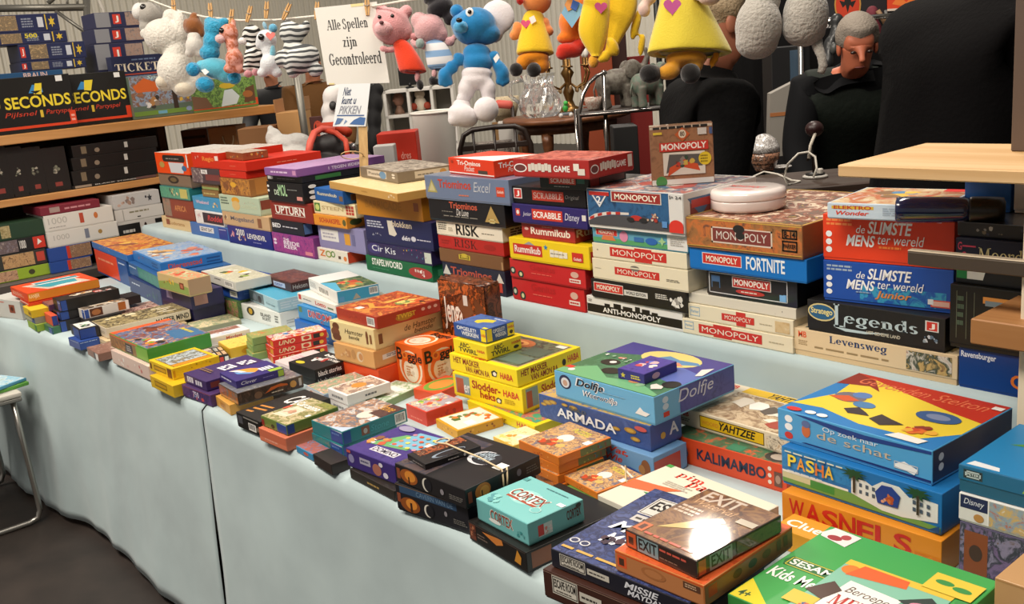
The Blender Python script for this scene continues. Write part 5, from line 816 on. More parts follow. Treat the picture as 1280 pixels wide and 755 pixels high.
(KN[2],'white card game box with a brown picture lid, upper of two',GN[16],(-2.1305,1.1682),-.0093,.0983,.13,.769,.796,'e8e4e0','lF|.2|.25|.8|.7|1|8a8a8c;lR|.4|.3|.7|.65|1|6a6a6c;aT|.06|.06|.94|.94|b89a84,8a7068,d8c0a8,a87a5a|.4;eT|.5|.5|.2|.16|c8863a;rT|.75|.55|.9|.7|f0eeea',0,1,None,0),
(KN[2],'pale blue sided card box wedged behind the two white card boxes',GN[4],(-2.2365,1.1605),-.0674,.1093,.147,.742,.7792,'9ab0c8','rF|0|.55|1|1|e0dedc;eF|.3|.7|.1|.12|c88a7a;aT|0|0|1|1|e0d8d0,c89a84,7a9a7a,d8c8b8|.35',0,1,None,0),
(KN[2],'flat pale green card box right of the white pair',GN[4],(-2.0919,1.2445),.2115,.0971,.1511,.742,.762,'8aa878','aT|0|0|1|1|b8c8a8,8aa878,d8dcd0,7a9a6a|.5;pT|.1,.4 .4,.6 .7,.5 .9,.7 .6,.7 .3,.75|e4e6de;rT|.85|.3|.95|.45|eceae6',0,1,None,0),
(KN[2],'teal card game box with a blue corner seal, lower of two by the black carton',GN[15],(-1.8937,1.0095),.0243,.1333,.15,.742,.7746,'1f7a80','rF|.62|0|1|1|26478f;pF|.62,.92 1,.86 1,.96|c8d4e0;lF|.66|.55|.96|.8|1|5a7ab8;rR|0|0|.12|1|26478f;aF|0|0|.6|1|3a8a6a,1f7a80,8a7a5a|.3',0,1,None,0),
(KN[2],'teal card game box with a misty orange and grey lid picture, upper of two',GN[15],(-1.8912,1.0123),.0343,.1316,.1793,.7746,.807,'1f7a80','rF|.62|0|1|1|26478f;pF|.62,.92 1,.86 1,.96|c8d4e0;lF|.66|.55|.96|.8|1|5a7ab8;rR|0|0|.12|1|26478f;rR|.28|.2|.4|.85|7a4a34;eR|.34|.5|.03|.2|a8a8a0;tR|Stone|.42|.3|.7|.75|3a9aa0|i;bR|.8|.1|.97|.9;aT|0|0|1|1|8a94a0,c8c4c0,a87a5a,5a6a7a,d8a878|.5;eT|.62|.55|.16|.13|d8d0c4;aT|.6|.6|1|1|3a2a30,5a3a34,2a2430|.5;tT|Stone|.52|.78|.9|.95|d89a34|i;rT|.86|.45|.98|.58|eceae6;pT|.55,0 1,0 1,.2 .8,.1|b8c8dc',0,1,None,0),
(KN[2],'small flat blue box peeking out beside the teal boxes at the edge',GN[4],(-1.9434,.9585),-.0301,.0811,.045,.742,.7584,'3a8ab8','eF|.6|.5|.15|.25|c85a4a;aT|0|0|1|1|3a8ab8,a85a4a,2a6a90|.3',0,1,None,0),
(KN[2],'small plain black carton at the front edge of the table',GN[4],(-1.8348,.9449),-.0674,.0899,.045,.742,.768,'2a211e','lF|.05|.3|.4|.6|2|4a3f3a',0,1,None,0),
(KN[1],'flat dark box with gold lettering under the purple domino box',GN[4],(-1.6124,.9601),-.0131,.175,.18,.742,.766,'2a241e','lF|.4|.3|.7|.65|1|a88a4c',0,1,None,0),
(KN[1],'purple domino game box with animal tile pictures',GN[4],(-1.6295,.9788),.0727,.1699,.1611,.766,.8095,'3b2a74','rF|.28|.4|.5|.75|a8a4b8;lF|.3|.5|.48|.66|1|4a4a6a;eF|.1|.5|.06|.25|8a86b0;eF|.63|.4|.09|.32|a86a5a;eF|.8|.25|.05|.16|d8d4e0;eF|.72|.75|.04|.12|d8d4e0;rF|.02|.8|.1|.95|c85a4a;aT|0|0|1|1|3b2a74,45347f,33246a|.5;pT|.1,.28 .75,.4 .78,.85 .35,.75|6aa86a;pT|.4,.4 1,.5 1,.95 .45,.9|7ab0c8;rT|.3|.15|.8|.28|d8d4dc;tT|DOMINO|.33|.165|.78|.27|2c2444|b;mT|.02|.25|.35|.6|5|d8904a,e8e0d8,c85a3a,8a5a3a;eT|.45|.45|.035|.03|d8583a;eT|.45|.57|.035|.03|c88a5a;eT|.45|.69|.035|.03|d8d060;eT|.45|.81|.035|.03|c88a9a;eT|.58|.45|.035|.03|c88a5a;eT|.58|.57|.035|.03|d8d060;eT|.58|.69|.035|.03|c88a9a;eT|.58|.81|.035|.03|d8583a;eT|.71|.45|.035|.03|d8d060;eT|.71|.57|.035|.03|c88a9a;eT|.71|.69|.035|.03|d8583a;eT|.71|.81|.035|.03|c88a5a;eT|.84|.45|.035|.03|c88a9a;eT|.84|.57|.035|.03|d8583a;eT|.84|.69|.035|.03|c88a5a;eT|.84|.81|.035|.03|d8d060;eT|.2|.88|.14|.08|9a94b0;rT|.86|.6|.96|.7|eceae6',0,1,None,0),
(KN[1],'salmon orange box at the bottom beneath the green tank picture box',GN[4],(-2.04,.945),.0524,.125,.14,.742,.777,'d87a5a','rF|0|.4|1|1|c86a4c;lF|.2|.2|.7|.4|1|e8a890',0,1,None,0),
(KN[1],'green box with a pale crate picture lid and a blue corner seal',GN[4],(-2.0477,.9555),.0546,.1172,.1444,.777,.8045,'6a7f3a','rF|.62|0|1|1|26478f;pF|.62,.94 1,.86 1,.96|c8d4e0;rR|0|0|.14|1|26478f;rF|0|.1|.12|.7|8a2a24;eF|.45|.35|.06|.2|3a3a24;aT|0|0|1|1|a8986a,7a7a44,c8b890,8a8050|.4;pT|.12,.15 .55,.2 .6,.6 .2,.62|d8cbb0;fT|.15|.25|.55|.56|.012|ecebe0;tT|Carcanno|.05|.64|.85|.8|ecebe6|b;mT|.2|.3|.5|.52|4|c89a80,d8b8a0,b88a70;aT|.5|.82|1|1|6a7a34,8a8a44,4a5a2a|.3;eT|.05|.5|.06|.1|c85a44;rT|.88|.4|.97|.5|eceae6',0,1,None,0),
(KN[1],'glossy black box with white barcode and slanted white lettering at the table corner',GN[4],(-2.1782,.951),.0387,.125,.2,.742,.783,'161412','bF|.48|.1|.78|.6;rF|.06|.3|.25|.85|4a4a50;rF|.3|.8|.9|.9|8a8680;eF|.85|.35|.06|.15|7a6a5a;aT|0|0|1|1|1a1816,2a2622,141210|.5;pT|.1,.1 .3,.12 .3,.16 .1,.14|c8843a;pT|.1,.2 .5,.24 .5,.28 .1,.24|c8843a;pT|.1,.3 .5,.34 .5,.38 .1,.34|c8843a;tT|CAN|.3|.55|.9|.85|e8e6e2|bi',0,1,None,0),
(KN[1],'violet box with star specks, bottom at the front edge near the cloth seam',GN[4],(-2.5043,.9669),.0692,.1678,.15,.742,.7779,'4a3060','aF|0|0|1|1|4a3060,5a3a74,3a2a5a,6a4a7a|.4;rF|0|.92|1|1|b85a5a;tF|750|.38|.3|.58|.8|d8d0e0|b;eF|.7|.3|.05|.15|c84a4a;mF|.05|.1|.95|.6|7|7a8ac0,c86a7a',0,1,None,0),
(KN[1],'dark purple score game box with white number grids',GN[4],(-2.5376,.9733),.0375,.14,.1955,.7779,.8072,'3d2a60','rF|.15|.25|.42|.85|d8d4e0;rF|.52|.25|.8|.75|d8d4e0;rF|.22|.3|.24|.8|3d2a60;rF|.32|.3|.34|.8|3d2a60;rF|.6|.25|.62|.75|3d2a60;rF|.7|.25|.72|.75|3d2a60;rR|.06|.2|.2|.8|7a3a34;rR|.3|.3|.42|.85|d8d4e0;rT|.32|.4|.395|.445|e4e2ea;rT|.32|.455|.395|.5|e4e2ea;rT|.32|.51|.395|.555|e4e2ea;rT|.32|.565|.395|.61|e4e2ea;rT|.41|.4|.485|.445|e4e2ea;rT|.41|.455|.485|.5|e4e2ea;rT|.41|.565|.485|.61|e4e2ea;rT|.5|.4|.575|.445|e4e2ea;rT|.5|.51|.575|.555|e4e2ea;rT|.5|.565|.575|.61|e4e2ea;rT|.59|.4|.665|.445|e4e2ea;rT|.59|.455|.665|.5|e4e2ea;rT|.59|.51|.665|.555|e4e2ea;rT|.59|.565|.665|.61|e4e2ea;rT|.4|.68|.475|.725|e4e2ea;rT|.4|.735|.475|.78|e4e2ea;rT|.4|.79|.475|.835|e4e2ea;rT|.49|.68|.565|.725|e4e2ea;rT|.49|.735|.565|.78|e4e2ea;rT|.49|.845|.565|.89|e4e2ea;rT|.58|.68|.655|.725|e4e2ea;rT|.58|.79|.655|.835|e4e2ea;rT|.58|.845|.655|.89|e4e2ea;rT|.67|.735|.745|.78|e4e2ea;rT|.67|.79|.745|.835|e4e2ea;rT|.67|.845|.745|.89|e4e2ea;lT|.1|.2|.6|.3|2|8a6a4a',0,1,None,0),
(KN[1],'tan box end sticking out at the table edge below the clear box with orange lettering',GN[4],(-2.3962,.9701),-.0975,.1101,.12,.742,.7726,'d8a048','rF|.3|.2|.7|.8|c88a34;lF|.35|.3|.65|.7|2|a86a24',0,1,None,0),
(KN[1],'brown black adventure box with arched orange lettering under the violet card box',GN[4],(-2.364,.9827),-.0538,.13,.1844,.7726,.8072,'4a3a30','aF|0|0|1|1|9a8a80,7a6a60,b8682a,5a4a40|.4;aR|0|0|1|1|4a3a30,3a2c24,6a5040|.4;pR|.4,.35 .5,.75 .65,.85 .75,.7 .76,.55 .6,.6 .48,.45|c8622a;lR|.5|.2|.72|.35|1|d8c8b0;eR|.84|.5|.05|.3|c8903a;rR|.93|.2|.97|.85|b8b4b0;eR|.3|.4|.06|.3|7a5a44;aT|0|0|1|1|8a8c94,6a6c70,a8a49c|.5',1,1,None,0),
(KN[2],'small violet card box with white grids and an apple green corner, on top',GN[4],(-2.4021,1.0005),-.0611,.1165,.1349,.8072,.8279,'352a72','lF|.1|.4|.8|.8|1|c8c8dc;tR|Clever|.1|.3|.42|.75|dcdcea|i;lR|.55|.4|.8|.6|1|7a72b0;rR|.87|0|1|1|9ab83a;pT|.12,.2 .3,.55 .5,.7 .7,.5 .5,.3|e0963a;pT|.3,.2 .7,.5 .72,.4 .5,.2|6a9ad0;pT|.12,.15 .45,.3 .5,.4 .2,.3|e8e4e0;rT|.8|.72|1|1|9ab83a;rT|.5|.62|.58|.675|e4e2ea;rT|.5|.69|.58|.745|e4e2ea;rT|.5|.76|.58|.815|e4e2ea;rT|.5|.83|.58|.885|e4e2ea;rT|.6|.62|.68|.675|e4e2ea;rT|.6|.69|.68|.745|e4e2ea;rT|.6|.76|.68|.815|e4e2ea;rT|.6|.83|.68|.885|e4e2ea;rT|.7|.62|.78|.675|e4e2ea;rT|.7|.69|.78|.745|e4e2ea;rT|.7|.76|.78|.815|e4e2ea;rT|.7|.83|.78|.885|e4e2ea',0,1,None,0),
(KN[2],'flat pale pink card box behind the two black card boxes',GN[4],(-2.5895,1.2504),-.0074,.1,.13,.742,.764,'d8c4c4','lT|.2|.3|.8|.6|3|c8a8b0',0,1,None,0),
(KN[2],'yellow card game box with brown end panels, lower of two',GN[18],(-2.6787,.9323),.0091,.168,.15,.742,.7781,'d8b01c','rF|.2|.3|.72|.75|c89a14;fF|.2|.3|.72|.75|.02|8a6a14',0,1,None,0),
(KN[2],'yellow card game box with a grey picture lid, upper of two',GN[18],(-2.7274,.9555),.0373,.1609,.1449,.7781,.8122,'e0ba1e','rF|.03|.25|.1|.8|6a3a1c;rF|.2|.3|.72|.75|c89a14;fF|.2|.3|.72|.75|.02|8a6a14;rF|.78|.1|.96|.9|6a3a1c;rR|0|.2|.06|.8|c8901a;mR|.1|.5|.95|.95|3|d8c83a,a88a1c;rT|.1|.08|.92|.92|8a6a2a;aT|.12|.1|.74|.9|8a949c,b8c0c4,6a6a60,a8906a|.35;rT|.76|.1|.92|.9|c8861c',0,1,None,0),
(KN[8],'small black puzzle toy with red and white squares behind the yellow boxes',GN[4],(-2.8908,1.1461),-.2264,.1197,.0466,.742,.765,'1c1a1a','rR|.05|.15|.3|.85|d85a2a;rR|.38|.15|.63|.85|c8382a;rR|.71|.15|.96|.85|e4e2de;rF|.08|.15|.9|.85|d8d0c0;rT|.08|.04|.44|.28|e0b890;rT|.08|.37|.44|.61|e4e0d8;rT|.08|.7|.44|.94|d8b080;rT|.54|.04|.9|.28|e4e0d8;rT|.54|.37|.9|.61|d8b080;rT|.54|.7|.9|.94|e0b890',0,1,None,0),
(KN[1],'pale pink and white game box under the green edged one at the front edge',GN[4],(-2.9014,.949),.0167,.3103,.2,.742,.7888,'dcc4b8','mF|.05|.1|.95|.9|5|e8dcd4,d8a8a0,c87a74,ece6e0',0,1,None,0),
(KN[1],'green edged animal picture game box with an orange front panel',GN[4],(-2.923,.9624),.015,.3195,.2,.7888,.8356,'4f9a34','rF|0|0|.7|1|8a6a3c;rF|0|.85|.75|1|d85a2a;aF|.02|.05|.42|.8|b8863a,8a5a2a,5a4a2c|.4;rF|.42|.08|.6|.75|2c2a30;lF|.45|.2|.57|.65|3|b8b4b0;rF|.7|0|1|.9|7ab03a;aT|0|0|1|1|5a3024,8a4a34,3a6a94,c88a5a,6a8a4a|.5;pT|0,0 .1,0 .1,1 0,1|d8582a;pT|.5,.6 .9,.5 .98,.95 .6,.98|3a6a94;mT|.5|.05|.95|.45|4|ece4dc,e0903a,2a2420,d8602a,5a9a3a;mT|.1|.4|.5|.9|7|7a3a24,5a2a1c,a8603a;lT|.55|.8|.85|.9|1|c8b83a;rR|0|0|1|1|3f8f3a',0,1,None,0),
(KN[2],'white flat card box lowest of two behind the green edged box',GN[17],(-3.026,1.1921),-.0737,.09,.14,.742,.766,'cfcfd0','lF|.2|.3|.8|.7|1|8a8a90;rF|.55|.3|.75|.7|5a5a60',0,1,None,0),
(KN[2],'white flat card box with a brown and grey lid picture, upper of two',GN[17],(-3.0307,1.1983),-.0816,.095,.1362,.766,.79,'dcdcdc','lF|.2|.3|.8|.7|1|8a8a90;tR|Mindset|.4|.3|.8|.75|c86a5a|b;aT|.05|.05|.5|.9|a87a6a,8a5a4c,c8a898|.3;rT|.5|.1|.95|.9|d0d4da;mT|.55|.2|.9|.8|4|c8d0dc,d8a8a0,b8c4d0',0,1,None,0),
(KN[1],'flat map picture game box behind the white flat pair',GN[4],(-3.2969,1.2643),-.097,.1274,.16,.742,.762,'8a8a70','aT|0|0|1|1|b8a878,8a9a7a,d8c8a0,7a8a90|.5',0,1,None,0),
(KN[2],'yellow card box between the white flat pair and the green card boxes',GN[4],(-2.9024,1.2058),-.128,.121,.12,.742,.7756,'d8a82c','eR|.5|.5|.2|.3|c88a1c;aT|0|0|1|1|e0b83a,e8c860,c8922a|.4',0,1,None,0),
(KN[1],'long cream code breaking game box lower of two beside the green edged box',GN[11],(-3.4099,.9928),-.0224,.2178,.2824,.742,.7698,'d0b890','rF|.1|.3|.35|.8|7a4a34;lF|.4|.3|.9|.6|1|a8906a',0,1,None,0),
(KN[1],'long cream code breaking game box titled Master Mind on its side, upper of two',GN[11],(-3.4335,1.0071),-.0235,.1699,.2945,.7698,.8074,'d8cab0','eF|.25|.6|.1|.3|8a7a5a;lF|.45|.3|.9|.6|2|a89a80;tR|MASTER MIND|.58|.2|.98|.75|2a2824|b;rT|0|0|1|1|8a7a5a;aT|.02|.02|.98|.98|5a4c38,a8986c,3a3024,c8b88a|.5;mT|.05|.1|.6|.6|5|c8b88a,3a3024,8a7a54,d8ccaa;rT|.2|.68|.27|.8|d8ccb0;rT|.32|.73|.39|.9|d8ccb0;rT|.44|.78|.51|.85|d8ccb0;rT|.56|.68|.63|.8|d8ccb0;rT|.68|.73|.75|.9|d8ccb0',0,1,None,0),
(KN[2],'flat brown travel game box with a white end at the table front edge',GN[4],(-3.2727,.9199),-.0453,.13,.12,.742,.7686,'8a6456','rF|.75|0|1|1|e0dcd8;rF|.6|0|.75|1|4a3c40;aT|0|0|1|1|a07a6a,7a5448,b8a090|.4',0,1,None,0),
(KN[1],'red sided blue game box at the bottom of the large blue pile',GN[4],(-4.3817,1.4216),-.0698,.5391,.236,.742,.8619,'2a4f90','rF|0|0|.72|1|d8421f;lF|.1|.55|.66|.7|1|e8906a;rF|.72|0|1|1|27508f;lF|.76|.75|.95|.85|1|c8d4e4;aR|0|0|1|1|27508f,2f62a8,203f78|.4',0,1,None,0),
(KN[1],'blue and orange cartoon game box on the red sided one beside the blue pile',GN[4],(-4.3286,1.413),-.0765,.6076,.236,.8619,.8931,'2f6cb0','mF|.1|.2|.6|.9|3|d8b83a,c8763a,e0c060;aT|0|0|1|1|c8632a,d8a03a,a8482a,6a4a3a|.6;mT|.1|.1|.9|.9|6|e0b04a,b85a2a,8a4a30,d8883a',0,1,None,0),
(KN[1],'navy game box at the base of the large blue pile by the tree house box',GN[4],(-3.8397,1.355),-.0743,.4457,.308,.742,.8123,'26366a','lF|.1|.6|.4|.75|1|c8d0e0;mF|.5|.1|.95|.8|4|3a5a6a,4a7a6a,2a4a58',0,1,None,0),
(KN[1],'teal and blue game box in the middle of the large blue pile',GN[4],(-3.8186,1.3564),-.1107,.5102,.284,.8123,.8659,'27588f','aF|.3|0|1|1|2a6a70,3a8a7a,1f4f5c|.4;lF|.02|.6|.25|.8|1|c8d4e4',0,1,None,0),
(KN[1],'large blue cartoon game box on top of the pile, red lettering on its long side',GN[4],(-3.8918,1.3916),-.109,.4379,.2499,.8659,.9075,'2f74b8','mF|.1|.3|.6|.9|3|c84a3a,3a8ac8;lF|.7|.2|.95|.8|2|1f4f8a;tR|Dierenstad|.12|.2|.66|.75|c8503a|b;rR|.74|.2|.96|.35|1f4f8a;rR|.74|.55|.96|.7|1f4f8a;aT|0|0|1|1|5a8ac0,7aa0cc,a8b4c0,4a7ab0|.5;rT|0|0|1|.04|2f74b8;rT|.96|0|1|1|2f74b8;mT|.05|.1|.75|.6|6|c8a070,e0c8a0,8a6a4a,d8a868;mT|.3|.5|.95|.9|8|c8604a,b87060,d88a70;mT|.1|.05|.9|.3|11|e8d8c0,c88a5a',0,1,None,0),
(KN[1],'dark navy box at the bottom beneath the small farm picture box',GN[4],(-3.42,1.31),0,.29,.1189,.742,.802,'221f4a','',0,1,None,0),
(KN[1],'dark violet box with a pale shape, directly under the small farm picture box',GN[4],(-3.41,1.305),0,.285,.1239,.802,.864,'262150','pF|.2,.3 .4,.3 .38,.8 .22,.8|8a7a9a;rR|.1|.2|.5|.8|b88a80',0,1,None,0),
(KN[1],'small farm picture box with yellow lettering and a brown square seal',GN[4],(-3.3572,1.2838),.017,.2684,.085,.864,.9264,'c8b07a','pF|0,0 1,0 1,.5 .6,.62 .3,.6 0,.45|8aa050;mF|.15|.35|.6|.85|4|e0b82a,c87a1c,e8c84a,8a5a1c;rF|.72|.3|.86|.7|7a3420;rF|.75|.38|.83|.62|b86a4a;rR|0|0|1|1|a88a6a;aT|0|0|1|1|c8b890,d87a5a,a8b080,e0d4b8|.4;mT|.1|.1|.9|.9|7|c84a34,8aa060,d8c8a0',0,1,None,0),
(KN[1],'green animal picture box at the bottom below the deep blue box',GN[4],(-3.356,1.4504),.0745,.2959,.2,.742,.8101,'4a6a3a','aF|0|0|1|1|4a6a3a,7a9a4a,c8907a,3a4a2c|.3;mF|.05|.1|.95|.9|9|d8a89a,8ab04a,c87a6a,5a8a3a;aR|0|0|1|1|5a7a44,3a5a34|.3',0,1,None,0),
(KN[1],'deep blue box with a small white seal, below the grey toy box',GN[4],(-3.356,1.4611),.0299,.3373,.2,.8101,.8573,'1f4796','lF|.05|.5|.35|.62|1|5a7ab8;rF|.8|.15|.97|.65|dcdcd8;bF|.82|.2|.95|.6;lR|.1|.3|.9|.7|2|3a62a8',0,1,None,0),
(KN[1],'grey toy box with barcode and an orange left end, lying on the deep blue box',GN[4],(-3.2987,1.4317),-.0606,.3452,.134,.8573,.8918,'c8c8c0','rF|0|0|.22|1|d8502a;bF|.68|.2|.92|.8;lF|.4|.6|.6|.8|1|5a5a58;aT|.1|0|1|1|d8d4c0,b8b8a0,e0dcc8|.4;mT|.15|.1|.9|.9|3|4a5a3a,d8b83a,e8e4d8,2a2a24,c8502a,8aa04a',0,1,None,0),
(KN[1],'white island game box at the bottom, with a dark leaf shape on its front',GN[4],(-3.0752,1.4738),.0305,.2825,.22,.742,.8011,'e0e0da','eF|.24|.62|.1|.28|3a3a34;eF|.24|.62|.05|.2|c8a03a;tF|EILAND|.5|.5|.76|.72|4a4a46|b;tF|ROETS|.54|.26|.74|.46|4a4a46|b;lF|.86|.3|.95|.8|3|6a6a66;lR|.1|.2|.9|.5|2|b8b8b4',0,1,None,0),
(KN[1],'pale blue game box with grey photo panels, under the brown witch hat box',GN[4],(-3.0786,1.4734),-.1039,.2806,.18,.8011,.8472,'a8c8d4','rF|0|.1|.52|.95|6a7a80;eF|.2|.5|.07|.3|8a94a0;eF|.38|.45|.06|.3|3a3a40;tF|Kom mee|.6|.3|.9|.5|5a7a8a|i;lR|.05|.2|.95|.8|3|c8d8e0;rT|0|0|1|1|4aa0c0',0,1,None,0),
(KN[1],'dark brown game box with a shiny lid on the pale blue box',GN[4],(-3.1327,1.5595),-.0426,.2272,.1234,.8472,.8814,'4a2620','rF|.36|.2|.78|.75|b8c0d8;lF|.4|.3|.74|.6|2|3a4a8a;tR|Heksen|.05|.25|.5|.75|c8b8b0|s;lR|.6|.3|.9|.6|1|8a6a60;aT|0|0|1|1|5a3228,7a4a3c,4a2820,8a6a60|.5;fT|0|0|1|1|.02|3a1c16',0,1,None,0),
(KN[2],'light green card game box at the base of the far left orange pile',GN[4],(-3.9216,.9079),-.0156,.13,.14,.742,.7692,'8aa83a','rF|.8|0|1|1|3a7a3a;aT|0|0|1|1|8aa83a,a8b85a|.3',0,1,None,0),
(KN[2],'grey edged card game box in the orange pile, above the light green one',GN[4],(-3.9358,.9094),-.0039,.13,.14,.7692,.7933,'8a8a7a','rF|0|.3|.7|.8|a8a88a;rF|.7|.1|1|.9|4a5a8a',0,1,None,0),
(KN[2],'yellow card game box in the orange pile, below the two orange red ones',GN[4],(-3.9368,.9034),-.0392,.13,.0615,.7933,.8234,'d8b82a','rF|.6|.2|.95|.8|b8901c;lF|.65|.3|.9|.7|1|6a4a1c',0,1,None,0),
(KN[2],'thin red white edged card game box under the orange red topmost one',GN[4],(-4.0238,.9196),-.0307,.13,.16,.8234,.8354,'c83a20','rF|0|.5|1|1|e0c8b8',0,1,None,0),
(KN[1],'long orange red game box with a teal and white lid, topmost of its pile',GN[4],(-4.0288,.9235),.0064,.2317,.2682,.8354,.8721,'d8481c','lF|.1|.3|.8|.7|2|e8a080;rR|0|0|1|1|d8862a;tR|KANJER|.02|.25|.16|.8|f0d8b0|b;rT|0|0|1|1|d84a20;pT|.25,.1 .95,.3 .95,.9 .3,.8|c8b8a8;pT|.15,.25 .42,.3 .4,.9 .15,.8|dcdcd8;rT|.2|.28|.35|.88|2f8a9a;pT|.42,.2 .8,.35 .82,.75 .45,.8|3a96a4;eT|.85|.6|.08|.2|dcd8d0',0,1,None,0),
(KN[2],'blue and green picture card box at the table edge, lowest of the second pile',GN[4],(-3.8191,.9327),-.0075,.1,.0311,.742,.7689,'3a6a4a','rF|.6|0|1|1|2c4a92;lF|.65|.7|.95|.82|1|a8bcdc;rR|0|0|.1|1|2c4a92',0,1,None,0),
(KN[2],'salmon red fronted card box on the blue and green one at the table edge',GN[4],(-3.8345,.9425),-.0403,.1,.022,.7689,.8079,'d8583a','rR|0|0|1|1|2c3f8a',0,1,None,0),
(KN[2],'purple and brown card box topping the second pile from the left',GN[4],(-3.9212,.9639),-.0457,.1,.16,.8079,.8322,'5a3a5a','aT|0|0|1|1|6a4a5a,8a5a4a,3a3040|.3;mF|.1|.1|.9|.9|3|a8603a,7a5a8a',0,1,None,0),
(KN[2],'black long card box with a blue corner seal, lowest in the third pile',GN[4],(-3.8167,.9632),-.05,.1046,.2088,.742,.7839,'1f1c1e','rF|.6|0|1|1|2c4a92;lF|.65|.7|.95|.82|1|a8bcdc;rR|0|0|.1|1|2c4a92',0,1,None,0),
(KN[2],'black long card box with a blue corner seal, middle of the third pile',GN[4],(-3.8259,.9722),-.0011,.0887,.3,.7839,.8168,'1f1c1e','rF|.6|0|1|1|2c4a92;lF|.65|.7|.95|.82|1|a8bcdc;rR|0|0|.1|1|2c4a92',0,1,None,0),
(KN[2],'black long card box with red and white photos on its lid, topmost of its pile',GN[4],(-3.8227,.9797),-.0009,.0918,.2165,.8168,.8584,'1c1a1c','rF|.6|0|1|1|2c4a92;lF|.65|.7|.95|.82|1|a8bcdc;rR|0|0|.1|1|2c4a92;aT|0|0|1|1|2a2624,1a1818,3a3230|.4;pT|.2,.3 .5,.35 .52,.6 .2,.65|c8b8a0;eT|.35|.5|.09|.08|c88a4a;rT|.4|.62|.8|.75|b84a44;mT|.5|.55|.98|.95|3|e0dcd8,8a8480,c8c4c0,b84a44;mT|.1|.2|.6|.6|8|c8b8a0,d8d0c0,8a6a4a,c88a4a',0,1,None,0),
(KN[2],'blue fronted picture card box at the base of the fourth pile at the table edge',GN[4],(-3.4807,.9268),.0354,.11,.0682,.742,.7726,'2c4a92','lF|.2|.75|.9|.88|1|a8bcdc;lR|0|.75|.9|.88|1|a8bcdc',0,1,None,0),
(KN[2],'black and white card box with a blue front seal in the fourth pile',GN[4],(-3.5044,.9393),-.0566,.12,.0666,.7726,.8089,'26262a','rF|.3|0|1|1|2c4a92;rR|0|0|.8|1|2c4a92;rT|.1|.1|.9|.9|dcdcd4;mT|.15|.15|.85|.85|4|2a2a2c,5a8a5a,3a3a3c,e8e8e4',0,1,None,0),
(KN[2],'black long card box below the white and brown one by the cream boxes',GN[4],(-3.7454,1.0321),-.0033,.0576,.1344,.742,.7838,'1a1718','rF|.2|.1|.8|.9|3a3030;mT|.1|.1|.9|.9|4|8a7a68,d8d0c0,3a3030',0,1,None,0),
(KN[2],'white and brown long card box with blue seal beside the long cream boxes',GN[4],(-3.7576,1.0375),.0313,.0587,.1666,.7838,.8196,'d8d0c8','rF|.6|0|1|1|2c4a92;lF|.65|.7|.95|.82|1|a8bcdc;rR|0|0|.1|1|2c4a92;rR|.12|.1|.4|.95|5a2f1c;eR|.26|.5|.1|.3|a8683a;rR|.75|.1|.92|.95|a8602a;rR|.92|0|1|1|e4e0dc;aT|0|0|1|1|4a3a30,8a7a6a,2a2422,c8bcac|.4;pT|.1,.2 .4,.3 .9,.7 .9,.9 .5,.8 .2,.6|d8ccb8;pT|.3,.3 .6,.35 .6,.6 .4,.5|7a5a40;mT|.05|.05|.95|.95|9|e8e0d4,3a2c24,c89a70,d8ccb8,6a4a34',0,1,None,0),
(KN[1],'dark red backed game box lying flat behind the long card boxes',GN[4],(-3.6654,1.1593),-.0843,.2278,.1469,.742,.772,'4a2c2c','aT|0|0|1|1|a8584a,c8a89a,6a3a34,d8ccc4|.4;eT|.7|.6|.15|.15|c8402a',0,1,None,0),
(KN[1],'grey white box with a brown square label at the far left table end',GN[4],(-4.1806,.9251),.263,.2265,.12,.742,.8214,'c4c4be','rF|.62|.3|.8|.75|8a4a34;eF|.71|.52|.04|.12|4a2a20;lF|.3|.8|.5|.9|1|c8604a',0,1,None,0),
(KN[1],'black party quiz box titled Seconds in yellow, nearest the left frame edge',GN[5],(-5.13,1.5623),1.5708,.4365,.055,1.425,1.6788,'171614','rF|0|0|1|.06|d8421f;rF|.93|0|1|.28|d8421f;lF|.945|.06|.985|.22|2|f0b0a0;tF|30 SECONDS|.1|.4|.97|.63|e8d038|b;tF|Pijlsnel|.27|.22|.6|.34|c8402a|i;tF|Partyspel|.69|.22|.97|.34|c8402a|i;rF|.63|.2|.66|.34|d8b83a;pF|.55,.68 .6,.84 .69,.82 .7,.68|3a86c0;pF|.6,.66 .68,.64 .7,.86 .63,.86|e8d038;pF|.57,.72 .68,.72 .62,.66|1a1a1a;rF|.85|.87|.92|.98|e8e8e4',0,1,None,0),
(KN[1],'black party quiz box titled Seconds standing half behind its twin',GN[5],(-5.19,1.8517),1.5708,.4096,.055,1.425,1.6729,'171614','rF|0|0|1|.06|d8421f;rF|.94|0|1|.26|d8421f;tF|30 SECONDS|.08|.4|.97|.63|e8d038|b;tF|Pijlsnel|.2|.22|.5|.34|c8402a|i;tF|Partyspel|.58|.22|.88|.34|c8402a|i;rF|.53|.2|.56|.34|d8b83a;pF|.4,.68 .46,.84 .55,.82 .56,.68|3a86c0;pF|.48,.66 .56,.64 .6,.86 .5,.86|e8d038;rF|.86|.87|.93|.97|e8e8e4',0,1,None,0),
